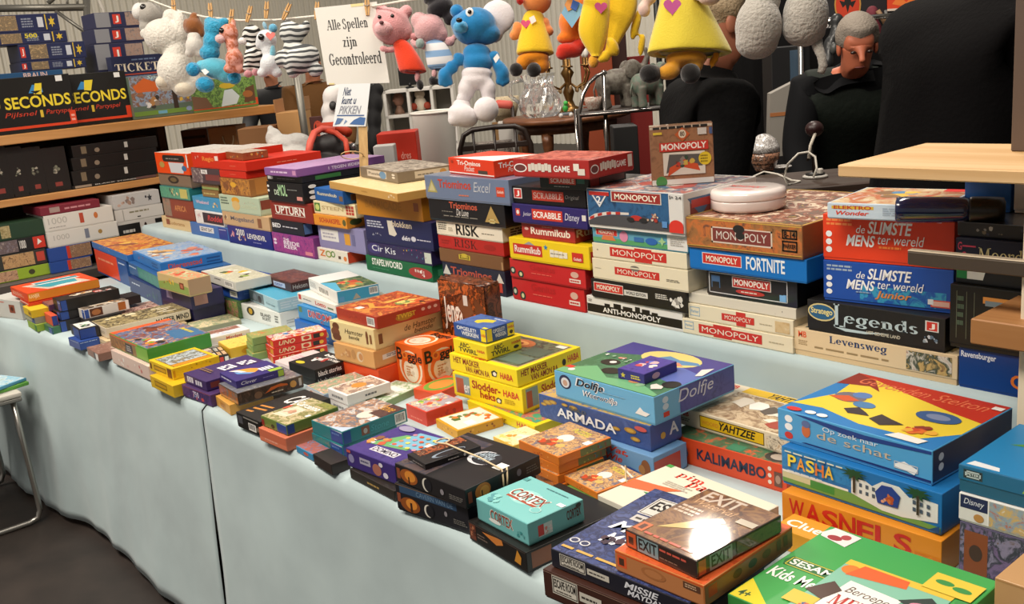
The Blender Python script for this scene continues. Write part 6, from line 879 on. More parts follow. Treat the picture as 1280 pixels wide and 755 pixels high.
(KN[1],'picture box with toy figures under orange tents, standing on the upper shelf',GN[5],(-5.16,2.1637),1.5708,.3124,.08,1.425,1.6356,'5a6a5a','aF|0|.25|1|1|5a7aa0,8a98a8,7a5a4a,a8683a|.4;pF|.05,.75 .25,.95 .5,.78 .45,.6 .1,.6|c8602a;rF|0|0|1|.12|6a8a3a;tF|Sport|.3|.9|.65|1|b8d8d8|i;mF|.1|.15|.7|.55|6|c8c4c0,8a7a6a,3a3430,a87a4a,d8d4d0;rF|.68|.12|.76|.7|3a2c24;eF|.93|.08|.05|.06|8a98b8;rF|.4|.02|.55|.1|6aa0b8;mF|.75|.25|.98|.5|3|d8b04a,c8a03a',0,1,None,0),
(KN[1],'tall dark blue train game box titled Ticket To in cream letters, behind the figures box',GN[5],(-5.26,2.1639),1.5708,.346,.07,1.425,1.7434,'252a4a','rF|0|.7|1|1|252a4a;tF|TICKET TO|.04|.735|.98|.875|e8d8c0|sb;rF|0|.68|1|.7|b84a34;aF|0|0|1|.66|4a6a9a,7a8aa0,8a5a44|.4;lF|.3|.91|.7|.95|1|6a7a9a',0,1,None,0),
(KN[1],'green landscape picture box with a waterfall and orange edge, standing at the shelf end',GN[5],(-5.16,2.5368),1.5708,.3734,.08,1.425,1.588,'6a8a4a','rF|0|0|1|.04|d8502a;rF|.95|0|1|.25|d8502a;aF|0|.04|.96|1|6a9a4a,8ab05a,4a6a3a,a8b878|.4;pF|.42,.05 .5,.6 .62,.62 .72,.35 .66,.1|d8e4e4;eF|.55|.75|.12|.1|d8b83a;pF|0,.04 .3,.04 .22,.4 0,.5|7a5a44;pF|.78,.1 .96,.15 .96,.7 .82,.6|6a4a34;eF|.85|.4|.08|.12|a86a3a',0,1,None,0),
(KN[6],'plain blue lettered jigsaw box supporting the puzzle pile behind the black quiz boxes',GN[5],(-5.34,1.6),1.5708,.37,.2,1.425,1.705,'24507a','tF|BRAUN|.5|.88|.8|.98|d8b8b0|b',0,1,None,0),
(KN[6],'navy jigsaw box fourth down in the pile at the upper left',GN[12],(-5.34,1.7204),1.5708,.3084,.2,1.705,1.7507,'232a50','rF|.02|.2|.09|.85|d04030;tF|J|.04|.3|.07|.75|f0e8e0|b;aF|.16|.08|.42|.95|a88a60,7a6a54,c8a878|.3;lF|.48|.2|.66|.8|4|8a90a0;rF|.7|.2|.78|.8|c8ccd4;rF|.81|.05|.825|.95|d8b83a;sF|.9|.5|.05|.35|6|d8b83a',0,1,None,0),
(KN[6],'navy jigsaw box third down in the pile at the upper left',GN[12],(-5.34,1.7308),1.5708,.3143,.2,1.7507,1.8332,'232a50','rF|.02|.2|.09|.85|d04030;tF|J|.04|.3|.07|.75|f0e8e0|b;aF|.16|.08|.42|.95|a88a60,7a6a54,c8a878|.3;lF|.48|.2|.66|.8|4|8a90a0;rF|.7|.2|.78|.8|c8ccd4;rF|.81|.05|.825|.95|d8b83a;sF|.9|.5|.05|.35|6|d8b83a',0,1,None,0),
(KN[6],'navy jigsaw box with 500 in yellow at the upper left',GN[12],(-5.34,1.6537),1.5708,.366,.2,1.8332,1.8893,'232a50','rF|.02|.2|.09|.85|d04030;tF|J|.04|.3|.07|.75|f0e8e0|b;aF|.16|.08|.42|.95|a88a60,7a6a54,c8a878|.3;lF|.48|.2|.66|.8|4|8a90a0;rF|.7|.2|.78|.8|c8ccd4;rF|.81|.05|.825|.95|d8b83a;sF|.9|.5|.05|.35|6|d8b83a;tF|500|.46|.5|.62|.9|d8c83a|b',0,1,None,0),
(KN[6],'navy jigsaw box topmost in the pile at the upper left',GN[12],(-5.34,1.6273),1.5708,.3343,.2,1.8893,1.9739,'232a50','rF|.02|.2|.09|.85|d04030;tF|J|.04|.3|.07|.75|f0e8e0|b;aF|.16|.08|.42|.95|a88a60,7a6a54,c8a878|.3;lF|.48|.2|.66|.8|4|8a90a0;rF|.7|.2|.78|.8|c8ccd4;rF|.81|.05|.825|.95|d8b83a;sF|.9|.5|.05|.35|6|d8b83a',0,1,None,0),
(KN[6],'dark carton under the second pile of jigsaw boxes on the upper shelf',GN[5],(-5.36,2.06),1.5708,.33,.2,1.425,1.675,'3a3c40','',0,1,None,0),
(KN[6],'navy jigsaw box lowest in the second pile beside the plush animals',GN[13],(-5.36,2.0324),1.5708,.2511,.2,1.675,1.8123,'2a2c4c','rF|0|0|.3|1|8a8a8e;rF|.36|.2|.52|.85|d04030;tF|J|.4|.3|.48|.75|f0e8e0|b;aF|.62|.08|.98|.95|8a8a88,a88a7a,6a6a6c|.3',0,1,None,0),
(KN[6],'navy jigsaw box in the middle of the second pile beside the plush animals',GN[13],(-5.36,2.046),1.5708,.251,.2,1.8123,1.8868,'2a2c4c','rF|0|0|.3|1|8a8a8e;rF|.36|.2|.52|.85|d04030;tF|J|.4|.3|.48|.75|f0e8e0|b;aF|.62|.08|.98|.95|8a8a88,a88a7a,6a6a6c|.3',0,1,None,0),
(KN[6],'navy jigsaw box topmost in the second pile beside the plush animals',GN[13],(-5.36,2.0604),1.5708,.251,.2,1.8868,1.9664,'2a2c4c','rF|0|0|.3|1|8a8a8e;rF|.36|.2|.52|.85|d04030;tF|J|.4|.3|.48|.75|f0e8e0|b;aF|.62|.08|.98|.95|8a8a88,a88a7a,6a6a6c|.3',0,1,None,0),
(KN[1],'dark upright game box at the frame edge on the middle shelf',GN[2],(-5.17,1.2238),1.5708,.1011,.2,1.128,1.3756,'1e1a18','rF|.35|.06|.65|.16|8a3c34;mF|.3|.35|.7|.6|3|5a5a50,7a7a68,a8a090',0,1,None,0),
(KN[1],'dark upright game box with a pale flower, second on the middle shelf',GN[2],(-5.17,1.2927),1.5708,.0694,.2,1.128,1.3668,'1e1a18','rF|.35|.06|.65|.16|8a3c34;mF|.3|.35|.7|.6|4|5a5a50,7a7a68,a8a090',0,1,None,0),
(KN[1],'dark upright game box with a pale flower, third on the middle shelf',GN[2],(-5.17,1.3771),1.5708,.0849,.2,1.128,1.356,'1e1a18','rF|.35|.06|.65|.16|8a3c34;mF|.3|.35|.7|.6|5|5a5a50,7a7a68,a8a090',0,1,None,0),
(KN[1],'dark upright game box with a red badge beside the lying boxes on the middle shelf',GN[2],(-5.17,1.4878),1.5708,.1111,.2,1.128,1.3418,'1e1a18','rF|.35|.06|.65|.16|8a3c34;mF|.3|.35|.7|.6|6|5a5a50,7a7a68,a8a090',0,1,None,0),
(KN[1],'black mystery game box with white title, lowest lying box on the middle shelf',GN[1],(-5.16,1.9088),1.5708,.4215,.22,1.128,1.1436,'1a1614','rF|.03|.15|.22|.9|9a8a78;tF|BLACK|.26|.35|.5|.7|c8c4bc|b;tF|STORIES|.52|.35|.75|.7|c8c4bc|b;rF|.75|.1|1|.9|6a4a44',0,1,None,0),
(KN[1],'dark lying game box second from the bottom on the middle shelf',GN[1],(-5.16,1.9213),1.5708,.4258,.22,1.1436,1.2132,'1a1614','rF|.1|.2|.16|.85|7a6a54;eF|.28|.4|.03|.2|8a7a68;rF|.6|.3|.64|.8|c8c4bc',0,1,None,0),
(KN[1],'dark lying game box third from the bottom on the middle shelf',GN[1],(-5.16,1.9329),1.5708,.4267,.22,1.2132,1.2772,'1a1614','rF|.1|.2|.16|.85|7a6a54;eF|.28|.4|.03|.2|8a7a68;rF|.6|.3|.64|.8|c8c4bc',0,1,None,0),
(KN[1],'dark lying game box topmost under the upper shelf',GN[1],(-5.16,1.9434),1.5708,.4256,.22,1.2772,1.3357,'1a1614','rF|.1|.2|.16|.85|7a6a54;eF|.28|.4|.03|.2|8a7a68;rF|.6|.3|.64|.8|c8c4bc',0,1,None,0),
(KN[6],'lime edged jigsaw box lowest in the pile at the left frame edge',GN[8],(-5.1,1.2923),1.5708,.288,.25,.75,.804,'9ab83a','aF|0|0|.5|1|a87a5a,c8a080,7a5a48|.3;eF|.72|.5|.05|.25|4a4a30',0,1,None,0),
(KN[6],'dark jigsaw box with brown picture panels second from the bottom at the left edge',GN[8],(-5.1,1.2909),1.5708,.2796,.25,.804,.8776,'3a3a34','aF|.3|.05|.8|.95|a8865a,c8a070,6a4a34|.3;rF|.84|.2|.97|.85|c84a3a',0,1,None,0),
(KN[6],'black jigsaw box with a red square emblem at its right end',GN[8],(-5.1,1.2998),1.5708,.2783,.25,.8776,.9435,'22201f','aF|.2|0|.55|1|8a8088,6a5a5a,a89890|.3;tF|1000|.58|.2|.68|.85|e8e4dc|b;rF|.8|.05|.99|.95|d03a28;pF|.86,.3 .94,.5 .88,.8|f0ece4',0,1,None,0),
(KN[6],'dark green jigsaw box topmost in the pile at the left frame edge',GN[8],(-5.1,1.3068),1.5708,.2771,.25,.9435,1.0198,'26402c','aF|.3|.1|.45|.9|c8b88a,8a7a4a|.3',0,1,None,0),
(KN[6],'blue and red jigsaw box lowest under the white ones',GN[10],(-5.08,1.4845),1.5708,.1927,.3,.75,.8041,'2a4f9c','rF|.42|0|.5|1|c8402c;aF|.5|0|1|1|b8906a,8a6a54,c8a888|.3',0,1,None,0),
(KN[6],'blue and red jigsaw box directly below the white ones',GN[10],(-5.08,1.4975),1.5708,.2023,.3,.8041,.8732,'2a4f9c','rF|.42|0|.5|1|c8402c;aF|.5|0|1|1|b8906a,8a6a54,c8a888|.3',0,1,None,0),
(KN[6],'white jigsaw box marked 1000, lower of two',GN[10],(-5.08,1.6402),1.5708,.3338,.3,.8732,.9497,'dcd8d0','tF|1000|.08|.4|.3|.75|b8b4ac|;rF|.52|.2|.58|.85|7a8090;eF|.74|.5|.03|.15|a8864a',0,1,None,0),
(KN[6],'white jigsaw box marked 1000, upper of two',GN[10],(-5.08,1.6309),1.5708,.3246,.3,.9497,1.0305,'dcd8d0','tF|1000|.05|.4|.32|.8|b8b4ac|;rF|.5|.2|.56|.85|b84a34;eF|.74|.55|.03|.2|c8743a;lF|.05|.15|.3|.25|1|a8a49c',0,1,None,0),
(KN[6],'thin maroon jigsaw box lying on the white ones',GN[10],(-5.08,1.576),1.5708,.2787,.3,1.0305,1.0714,'7a2434','rF|.15|.2|.32|.85|a89088;lF|.4|.3|.9|.7|1|c88a90',0,1,None,0),
(KN[6],'dark carton lowest below the pale jigsaw boxes at the shelf corner',GN[5],(-5.1,2.02),1.5708,.38,.25,.75,.84,'2a2624','',0,1,None,0),
(KN[6],'white and black jigsaw box lowest at the shelf corner by the cream box',GN[9],(-5.1,1.8818),1.5708,.2352,.25,.84,.9354,'cac6c0','rF|0|0|.48|.85|1c1a1a;lF|.1|.3|.4|.6|1|c8c4bc;eF|.6|.4|.04|.4|3a2a24;rF|.82|.1|1|.9|1c1a1a',0,1,None,0),
(KN[6],'white jigsaw box with a thin title strip in the middle at the shelf corner',GN[9],(-5.1,1.8895),1.5708,.2462,.25,.9354,.9972,'d4d0ca','lF|.3|.55|.75|.8|1|8a8468;rF|.45|.15|.52|.25|3a3a3a;rF|.16|0|.18|1|a8a49c',0,1,None,0),
(KN[6],'pale jigsaw box with puzzle piece shapes, topmost at the shelf corner',GN[9],(-5.1,1.8837),1.5708,.2376,.25,.9972,1.0708,'c4c2c0','mF|.05|.1|.5|.9|4|a88a7a,c8a898,8a7a74;sF|.78|.5|.06|.3|5|3a3a40;eF|.7|.6|.02|.1|3a3a40',0,1,None,0),
]
for rec in BOXES:
    make_box(rec)

# ------------------------------------------------------------------ left hand shelf unit
PINE = wood('b07a3e', 'c8925a', 3, .5, 'Y', 'shelf_pine')
su = thing('shelf_unit', 'wooden shelf unit with two boards at the left end of the stall', 'shelf', (-5.4, 1.75, 0))
MB().box(-.33, .27, -1.0, .88, 1.378 , 1.4235, PINE, .003).build('shelf_board', su)
MB().box(-.33, .25, -1.0, .46, 1.092, 1.1265, PINE, .003).build('shelf_board', su)
MB().box(-.33, .37, -1.0, .46, .70, .7485, wood('4a4440', '5a544e', 3, .6, 'Y', 'grey_board'), .003).build('shelf_board', su)
for y in (-.95, .40):
    MB().box(-.32, -.28, y, y + .04, 0, 1.378, wood('5a4430', '6a5238', 3, .6, 'Z', 'dark_post')).build('post', su)
MB().box(-.33, -.315, -1.0, .46, .0, 1.378, mat('2a221c', .8)).build('back_panel', su)
MB().box(.0, .03, -.9, .4, 0, .70, mat('2e2622', .8)).build('front_panel', su)
# grey steel frame standing behind the puzzles
GALV = mat('7d7a72', .45, .7)
fr = thing('storage_rack', 'grey galvanised steel rack frame behind the puzzle boxes at the top left', 'rack', at(60, 60, 6.3))
def seg(o, pts, r, m, name, parent, n=8, D=None):
    b = MB(); P = [at(x, y, D) - o if len(q) == 0 else at(x, y, q[0]) - o for (x, y, *q) in pts]
    return b.tube(P, r, m, n).build(name, parent)
o = fr.location
for nm, pts, r in (('beam', [(-30, 11, 6.3), (110, 9, 6.3)], .022), ('upright', [(108, -10, 6.3), (112, 160, 6.3)], .022), ('brace', [(70, 14, 6.3), (112, 44, 6.3)], .012),
                   ('brace', [(60, 4, 6.3), (72, -6, 6.3)], .014), ('rail', [(84, -8, 6.3), (84, 8, 6.3)], .008), ('rail', [(96, -8, 6.3), (97, 8, 6.3)], .008), ('hose', [(121, -6, 6.2), (129, 12, 6.2), (134, 36, 6.2), (139, 62, 6.2)], .012)):
    seg(o, pts, r, GALV if nm != 'hose' else mat('a8a298', .5), nm, fr)

# ------------------------------------------------------------------ clothes line, pegs and plush toys
YAW = math.atan2(RGT.y, RGT.x)
CROT = Matrix((RGT, -UPV, FWD)).transposed().to_quaternion() if False else Matrix(((RGT.x, FWD.x, UPV.x), (RGT.y, FWD.y, UPV.y), (RGT.z, FWD.z, UPV.z))).to_quaternion()
S = lambda D: D / FPX
def blob(name, els, m, D, org, parent=None, vox=.006, smooth=6):
    """one soft closed body grown from overlapping ellipsoids; sizes in photograph pixels at distance D"""
    b = MB()
    for e in els:
        px, py, rx, ry = e[:4]
        ang = e[4] if len(e) > 4 else 0
        dz = e[5] if len(e) > 5 else 0
        rz = (e[6] if len(e) > 6 else (rx + ry) / 2) * S(D)
        q = CROT @ Matrix.Rotation(math.radians(-ang), 3, 'Y').to_quaternion()
        b.ball(at(px, py, D) + FWD * dz - org, (rx * S(D), rz, ry * S(D)), m, 16, q)
    ob = b.build(name, parent)
    r = ob.modifiers.new('joined', 'REMESH'); r.mode = 'VOXEL'; r.voxel_size = vox; r.use_smooth_shade = True
    s_ = ob.modifiers.new('softened', 'SMOOTH'); s_.iterations = smooth; s_.factor = .5
    if not parent:
        ob.location = org
    return ob
def plush(h, bump=.5, sc=220):
    return mat(h, .95, 0, 0, 0, .15, .5, bump, sc)
def eye(px, py, r, D, org, parent, dz=0, white=None):
    b = MB()
    if white:
        b.ball(at(px, py, D) + FWD * (dz + .002) - org, (white * S(D), .3 * white * S(D), white * 1.15 * S(D)), mat('efeeea', .3), 12, CROT)
    b.ball(at(px, py, D) + FWD * (dz - (.004 if white else 0)) - org, (r * S(D), .5 * r * S(D), r * S(D)), mat('17130f', .15), 12, CROT)
    return b.build('eye', parent)
def surf_patch(name, pts, D, org, parent, m, dz):
    """small flat felt or paper piece with its own thickness"""
    P = [at(x, y, D) + FWD * dz - org for x, y in pts]
    n = len(P); V = P + [p + FWD * .002 for p in P]
    F = [tuple(range(n)), tuple(reversed(range(n, 2 * n)))] + [(i, i + n, (i + 1) % n + n, (i + 1) % n) for i in range(n)]
    return MB().add(V, F, m).build(name, parent)
def loft(name, secs, m, D, org, parent, n=28, pleat=0.0, dz=0):
    """sewn garment: elliptical sections (centre x, centre y, half width, half depth) in photograph pixels"""
    V = []; F = []
    k = S(D)
    for i, (px, py, hw, hd) in enumerate(secs):
        c = at(px, py, D) + FWD * dz - org
        for j in range(n):
            a = 2 * math.pi * j / n
            w_ = 1 + pleat * (i / len(secs)) * math.sin(a * 7 + i * .4)
            V.append(c + RGT * (hw * k * w_ * math.cos(a)) + FWD * (hd * k * w_ * math.sin(a)))
    for i in range(len(secs) - 1):
        for j in range(n):
            F.append((i * n + j, i * n + (j + 1) % n, (i + 1) * n + (j + 1) % n, (i + 1) * n + j))
    F.append(tuple(range(n))); F.append(tuple((len(secs) - 1) * n + j for j in reversed(range(n))))
    ob = MB().add(V, F, m, True).build(name, parent)
    ob.modifiers.new('sub', 'SUBSURF').levels = 1; ob.modifiers['sub'].render_levels = 1
    return ob
def toy(label, px, py, D, group='plush toys pegged on the line'):
    return thing('plush_toy', label, 'plush toy', at(px, py, D), 0, group)
def heart(cx, cy, r, n=20):
    out = []
    for i in range(n):
        a = 2 * math.pi * i / n
        out.append((cx + r * math.sin(a) ** 3, cy - r * (.81 * math.cos(a) - .31 * math.cos(2 * a) - .12 * math.cos(3 * a) - .06 * math.cos(4 * a))))
    return out

LINE = [(150, -16, 5.0), (178, -4, 4.95), (198, 4, 4.85), (225, 14, 4.7), (255, 21, 4.55), (300, 25.5, 4.35), (345, 25, 4.15), (395, 20, 4.0), (440, 12, 3.85), (500, 2, 3.6), (560, -8, 3.4), (660, -18, 3.15), (800, -26, 2.85), (960, -30, 2.6), (1060, -33, 2.5)]
b = MB().tube([at(*q) for q in LINE], .0045, mat('d9d4c8', .7), 8)
tag(b.build('clothes_line'), 'white cord strung above the stall with plush toys pegged on it', 'cord')
PEGM = wood('b98a50', 'd0a566', 12, .6, 'Z', 'peg_wood')
def peg(px, py, D, label, ang=0):
    t = thing('clothes_peg', label, 'clothes peg', at(px, py, D), 0, 'wooden clothes pegs')
    a = math.radians(ang); ux = RGT * math.cos(a) + UPV * math.sin(a); uz = UPV * math.cos(a) - RGT * math.sin(a)
    M = Matrix(((ux.x, FWD.x, uz.x, 0), (ux.y, FWD.y, uz.y, 0), (ux.z, FWD.z, uz.z, 0), (0, 0, 0, 1)))
    for s in (-1, 1):
        MB().prism([(s * .001, -.034), (s * .006, -.034), (s * .010, .0), (s * .007, .038), (s * .002, .034), (s * .0015, 0)][::s], -.005, .005, PEGM, M).build('prong', t)
    MB().tube([M @ Vector((-.011, -.006, .004)), M @ Vector((0, -.0075, .0)), M @ Vector((.011, -.006, .004))], .0016, mat('9a9a98', .3, 1), 6).build('spring', t)
for px, py, D, lab, an in ((217, 8, 4.72, 'wooden clothes peg holding the large white plush', 4), (263, 14, 4.48, 'wooden clothes peg between the brown dog and the blue plush', 4), (289, 22, 4.38, 'wooden clothes peg above the pink spotted plush', -8),
                           (311, 18, 4.28, 'wooden clothes peg above the small black and white plush', -14), (333, 13, 4.17, 'wooden clothes peg above the white and blue plush', -4), (358, 15, 4.08, 'wooden clothes peg leaning above the striped plush', -24),
                           (396, 14, 3.96, 'wooden clothes peg at the left corner of the white notice', -4), (459, 8, 3.75, 'wooden clothes peg at the right corner of the white notice', 3)):
    peg(px, py, D - .012, lab, an)

D = 4.95; t = toy('grey and white plush head hanging at the left end of the line', 186, 20, D); o = t.location
blob('head', [(187, 18, 17, 15), (181, 17, 11, 13), (184, 33, 10, 9, 20), (178, 8, 7, 5)], plush('a9a49c'), D, o, t)
blob('face', [(176, 16, 9, 11, 0, -.02)], plush('dcd9d4'), D, o, t)
eye(184, 13, 4, D, o, t, -.055)
D = 4.7; t = toy('large white plush animal with a long body and round snout', 215, 65, D); o = t.location
blob('body', [(206, 46, 26, 22, -10), (184, 42, 9, 7), (215, 22, 12, 10, -40), (222, 68, 17, 18), (221, 88, 24, 25), (206, 105, 11, 9), (230, 109, 15, 12), (242, 99, 9, 11), (228, 35, 9, 22, 8)], plush('d8d3c8', .9, 90), D, o, t)
blob('paw', [(206, 104, 9, 8, 0, -.03)], plush('d6ccb8'), D, o, t)
blob('paw', [(232, 112, 11, 8, 0, -.03)], plush('d6ccb8'), D, o, t)
D = 4.6; t = toy('brown and white plush dog hanging behind the large white one', 243, 45, D); o = t.location
blob('head', [(242, 33, 12, 11), (233, 32, 4, 9), (252, 38, 4, 9), (243, 22, 6, 7)], plush('8a5226'), D, o, t)
blob('muzzle', [(243, 46, 9, 7), (243, 57, 11, 12), (237, 66, 6, 6), (249, 66, 6, 6)], plush('d5cfc6'), D, o, t)
D = 4.42; t = toy('bright blue shaggy plush dog with a lighter blue body', 268, 75, D); o = t.location
blob('head', [(268, 36, 13, 13), (262, 28, 7, 7), (280, 28, 8, 6), (265, 52, 11, 14), (262, 66, 13, 10)], plush('2f97be', 1.2, 70), D, o, t)
blob('body', [(272, 86, 22, 13, -12), (284, 92, 15, 12), (254, 83, 10, 8)], plush('58b4cc'), D, o, t)
for q in ((243, 88, 9, 9), (258, 107, 12, 10), (294, 98, 9, 9)):
    blob('paw', [q + (0, -.02)], plush('1f8fbc', 1.2, 70), D, o, t)
surf_patch('tag', [(257, 92), (262, 90), (267, 94), (262, 98)], D, o, t, mat('e8e6e2', .6), -.065)
D = 4.34; t = toy('small pink plush with orange spots and a pale muzzle', 290, 62, D); o = t.location
SPOT = art(['d89a8c', 'd89a8c', 'b86a4c', 'a85a3a'], .35, .9, 0, .3)
blob('body', [(286, 42, 12, 12), (290, 56, 8, 10), (293, 74, 11, 14), (287, 86, 8, 6), (299, 86, 8, 6), (292, 29, 3, 6, 10)], SPOT, D, o, t)
blob('muzzle', [(277, 50, 7, 6, 0, -.02)], plush('d8b4b4'), D, o, t)
eye(280, 41, 3.5, D, o, t, -.037)
D = 4.24; t = toy('small black and white striped plush with pink feet', 315, 65, D); o = t.location
def stripes(c1, c2, sc, dist=3.0):
    key = ('stripes', c1, c2, sc)
    if key in MATS: return MATS[key]
    m = bpy.data.materials.new('striped_plush'); m.use_nodes = True
    nt = m.node_tree; bb = nt.nodes['Principled BSDF']; bb.inputs['Roughness'].default_value = .95
    tc = nt.nodes.new('ShaderNodeTexCoord'); w = nt.nodes.new('ShaderNodeTexWave'); w.bands_direction = 'Z'
    w.inputs['Scale'].default_value = sc; w.inputs['Distortion'].default_value = dist; w.inputs['Detail'].default_value = 1
    r = nt.nodes.new('ShaderNodeValToRGB'); r.color_ramp.elements[0].position = .40; r.color_ramp.elements[1].position = .5
    r.color_ramp.elements[0].color = lin(c1); r.color_ramp.elements[1].color = lin(c2)
    nt.links.new(tc.outputs['Object'], w.inputs['Vector']); nt.links.new(w.outputs['Fac'], r.inputs['Fac']); nt.links.new(r.outputs['Color'], bb.inputs['Base Color'])
    MATS[key] = m
    return m
blob('body', [(315, 42, 12, 11), (308, 47, 6, 6), (315, 58, 8, 9), (316, 72, 11, 13), (326, 72, 4, 12, -20), (309, 84, 6, 6), (321, 84, 6, 6)], stripes('1d1b1a', 'dedad4', 15, 5), D, o, t)
blob('foot', [(311, 93, 6, 5, 0, -.01)], plush('c88a90'), D, o, t)
blob('foot', [(320, 91, 5, 5, 0, -.01)], plush('c88a90'), D, o, t)
blob('muzzle', [(304, 52, 6, 5, 0, -.01)], plush('e2dad8'), D, o, t)
D = 4.16; t = toy('white plush with blue ears and a small red heart tag', 336, 65, D); o = t.location
blob('body', [(333, 50, 13, 13), (326, 55, 7, 7), (336, 64, 9, 9), (337, 80, 12, 13), (328, 91, 7, 6), (346, 91, 7, 6)], plush('dadde0'), D, o, t)
blob('ear', [(342, 36, 6, 6, 0, -.01)], plush('5fa6c8'), D, o, t)
blob('ear', [(331, 32, 3, 6, 20)], plush('8ab4c8'), D, o, t)
blob('mane', [(341, 66, 4, 11, 0, -.005), (338, 78, 3, 8, 0, -.02)], plush('7cc0d4'), D, o, t)
surf_patch('heart_tag', heart(342, 49, 6), D, o, t, mat('c8564c', .4), -.055)
eye(330, 50, 4, D, o, t, -.047)
D = 4.05; t = toy('grey and white striped plush hanging by its head, tail toward the notice', 372, 65, D); o = t.location
blob('body', [(365, 42, 16, 14), (360, 34, 10, 9), (365, 60, 11, 12), (377, 74, 24, 17, 28), (352, 74, 9, 11, 10), (366, 88, 8, 10), (395, 88, 10, 8, 30), (381, 36, 6, 11, -20)], stripes('45484a', 'd2d4d0', 15, 4), D, o, t)

# ------------------------------------------------------------------ the white notice and the small stand sign
def sheet(name, corners, D, ops, base, label, cat, thick=.0012):
    """flat printed sheet: corners TL, TR, BR, BL in the photograph, at distance D"""
    tl, tr, br, bl_ = [at(x, y, D) for x, y in corners]
    org = (tl + br) / 2
    n = (tr - tl).cross(bl_ - tl).normalized()
    if n.dot(FWD) > 0: n = -n
    b = MB()
    P = lambda u, v, e=0: (bl_ * (1 - u) * (1 - v) + br * u * (1 - v) + tl * (1 - u) * v + tr * u * v) - org + n * e
    F = [P(0, 0), P(1, 0), P(1, 1), P(0, 1)]; Bk = [p - n * thick for p in F]
    b.add(F + Bk, [(0, 1, 2, 3), (7, 6, 5, 4), (0, 4, 5, 1), (1, 5, 6, 2), (2, 6, 7, 3), (3, 7, 4, 0)], mat(base, .55))
    for i, op in enumerate(ops):
        e = .0004 + .00012 * i
        if op[0] == 'r':
            b.add([P(op[1], op[2], e), P(op[3], op[2], e), P(op[3], op[4], e), P(op[1], op[4], e)], [(0, 1, 2, 3)], mat(op[5], .5))
        elif op[0] == 'p':
            b.add([P(u, v, e) for u, v in op[1]], [tuple(range(len(op[1])))], mat(op[2], .5))
        elif op[0] == 'e':
            b.add([P(op[1] + op[3] * math.cos(i_ * math.pi / 10), op[2] + op[4] * math.sin(i_ * math.pi / 10), e) for i_ in range(20)], [tuple(range(20))], mat(op[5], .5))
        elif op[0] == 't':
            vs, fs = text_shape(op[1], op[7])
            b.add([P(op[2] + (op[4] - op[2]) * x, op[3] + (op[5] - op[3]) * y, e) for x, y in vs], fs, mat(op[6], .6))
    ob = b.build(name)
    ob.location = org
    return tag(ob, label, cat)
sheet('paper_notice', [(393, 10), (471, 2), (487, 103.5), (409, 106)], 3.74, [('t', 'Alle Spellen', .145, .66, .80, .83, '1c1a1a', 'sb'), ('t', 'zijn', .36, .44, .58, .60, '1c1a1a', 'sb'), ('t', 'Gecontroleerd', .1, .245, .93, .40, '1c1a1a', 'sb'), ('r', .58, .965, .78, 1.0, 'd8c88a'), ('r', .03, 0, .12, .02, 'd8c88a')],
      'd6d3cb', 'white paper notice reading Alle Spellen zijn Gecontroleerd hanging from the line', 'notice')
sg = sheet('stand_sign', [(424, 105), (463, 104), (457, 158), (416, 158)], 3.6, [('t', 'Niet', .17, .72, .42, .92, '2a3a5c', 'bi'), ('t', 'kunt u', .16, .52, .62, .70, '2a3a5c', 'bi'), ('t', 'PIKKEN', .12, .29, .80, .48, '8a8e9a', 'bi'), ('r', .08, .24, .92, .27, '3a5a8c'), ('p', [(.5, .05), (.95, .03), (.97, .2), (.8, .22), (.62, .15)], '2f5f9c'), ('p', [(.05, .03), (.2, .06), (.3, .18), (.1, .2)], '4a6a9a'), ('p', [(.32, .04), (.42, .12), (.36, .16)], '6a86b0')],
      'dfe3e6', 'small blue and white printed sign on a wooden slat behind the stacks', 'sign', .003)
t = thing('sign_stand', 'wooden slat standing upright and carrying the small printed sign', 'sign stand', at(452, 200, 3.62))
o = t.location
MB().add([at(x, y, d) - o for d in (3.605, 3.625) for x, y in ((448, 158), (459, 158), (461, 225), (450, 225))], [(3, 2, 1, 0), (4, 5, 6, 7), (0, 1, 5, 4), (1, 2, 6, 5), (2, 3, 7, 6), (3, 0, 4, 7)], wood('b8925c', 'c8a46c', 8, .6, 'Z', 'slat_wood')).build('slat', t)
MB().tube([at(440 + 14 * math.cos(a), 194 + 5 * math.sin(a), 3.60 + .03 * math.sin(a)) - o for a in [i * .5 for i in range(14)]], .002, mat('c8a878', .7), 6).build('string', t)

# ------------------------------------------------------------------ large hanging plush dolls
D = 3.75; t = toy('pink plush in a sleeveless orange red dress hanging right of the notice', 500, 55, D); o = t.location
PK = plush('d99a9c')
blob('head', [(489, 33, 24, 23, 10), (503, 38, 13, 14), (508, 14, 8, 8), (477, 13, 8, 8)], PK, D, o, t)
blob('muzzle', [(482, 41, 12, 9, 0, -.06)], plush('e0aeb0'), D, o, t)
MB().ball(at(481, 37, D) - FWD * .095 - o, (.009, .006, .007), mat('5a3034', .4), 10, CROT).build('nose', t)
eye(477, 27, 2.4, D, o, t, -.062)
loft('dress', [(499, 49, 6, 6), (501, 53, 11, 10), (507, 66, 14.5, 12), (513, 80, 16.5, 13), (516, 89, 17.5, 13), (516.5, 90.5, 16.5, 12), (516, 89, 9, 7)], plush('dd3f1e', .25), D, o, t, pleat=.03)
blob('arm', [(490, 62, 8, 4, 10), (480, 62, 7, 5, 0), (477, 58, 3, 3)], PK, D, o, t)
blob('arm', [(517, 46, 6, 5, -30), (524, 42, 4, 4)], PK, D, o, t)
blob('leg', [(522, 96, 4, 8)], PK, D, o, t)
blob('shoe', [(525, 106, 5, 7, 10)], plush('191514'), D, o, t)
eye(493, 26, 2.4, D, o, t, -.066)
D = 3.62; t = toy('pink plush with a black cap and a blue and white striped shirt', 542, 50, D); o = t.location
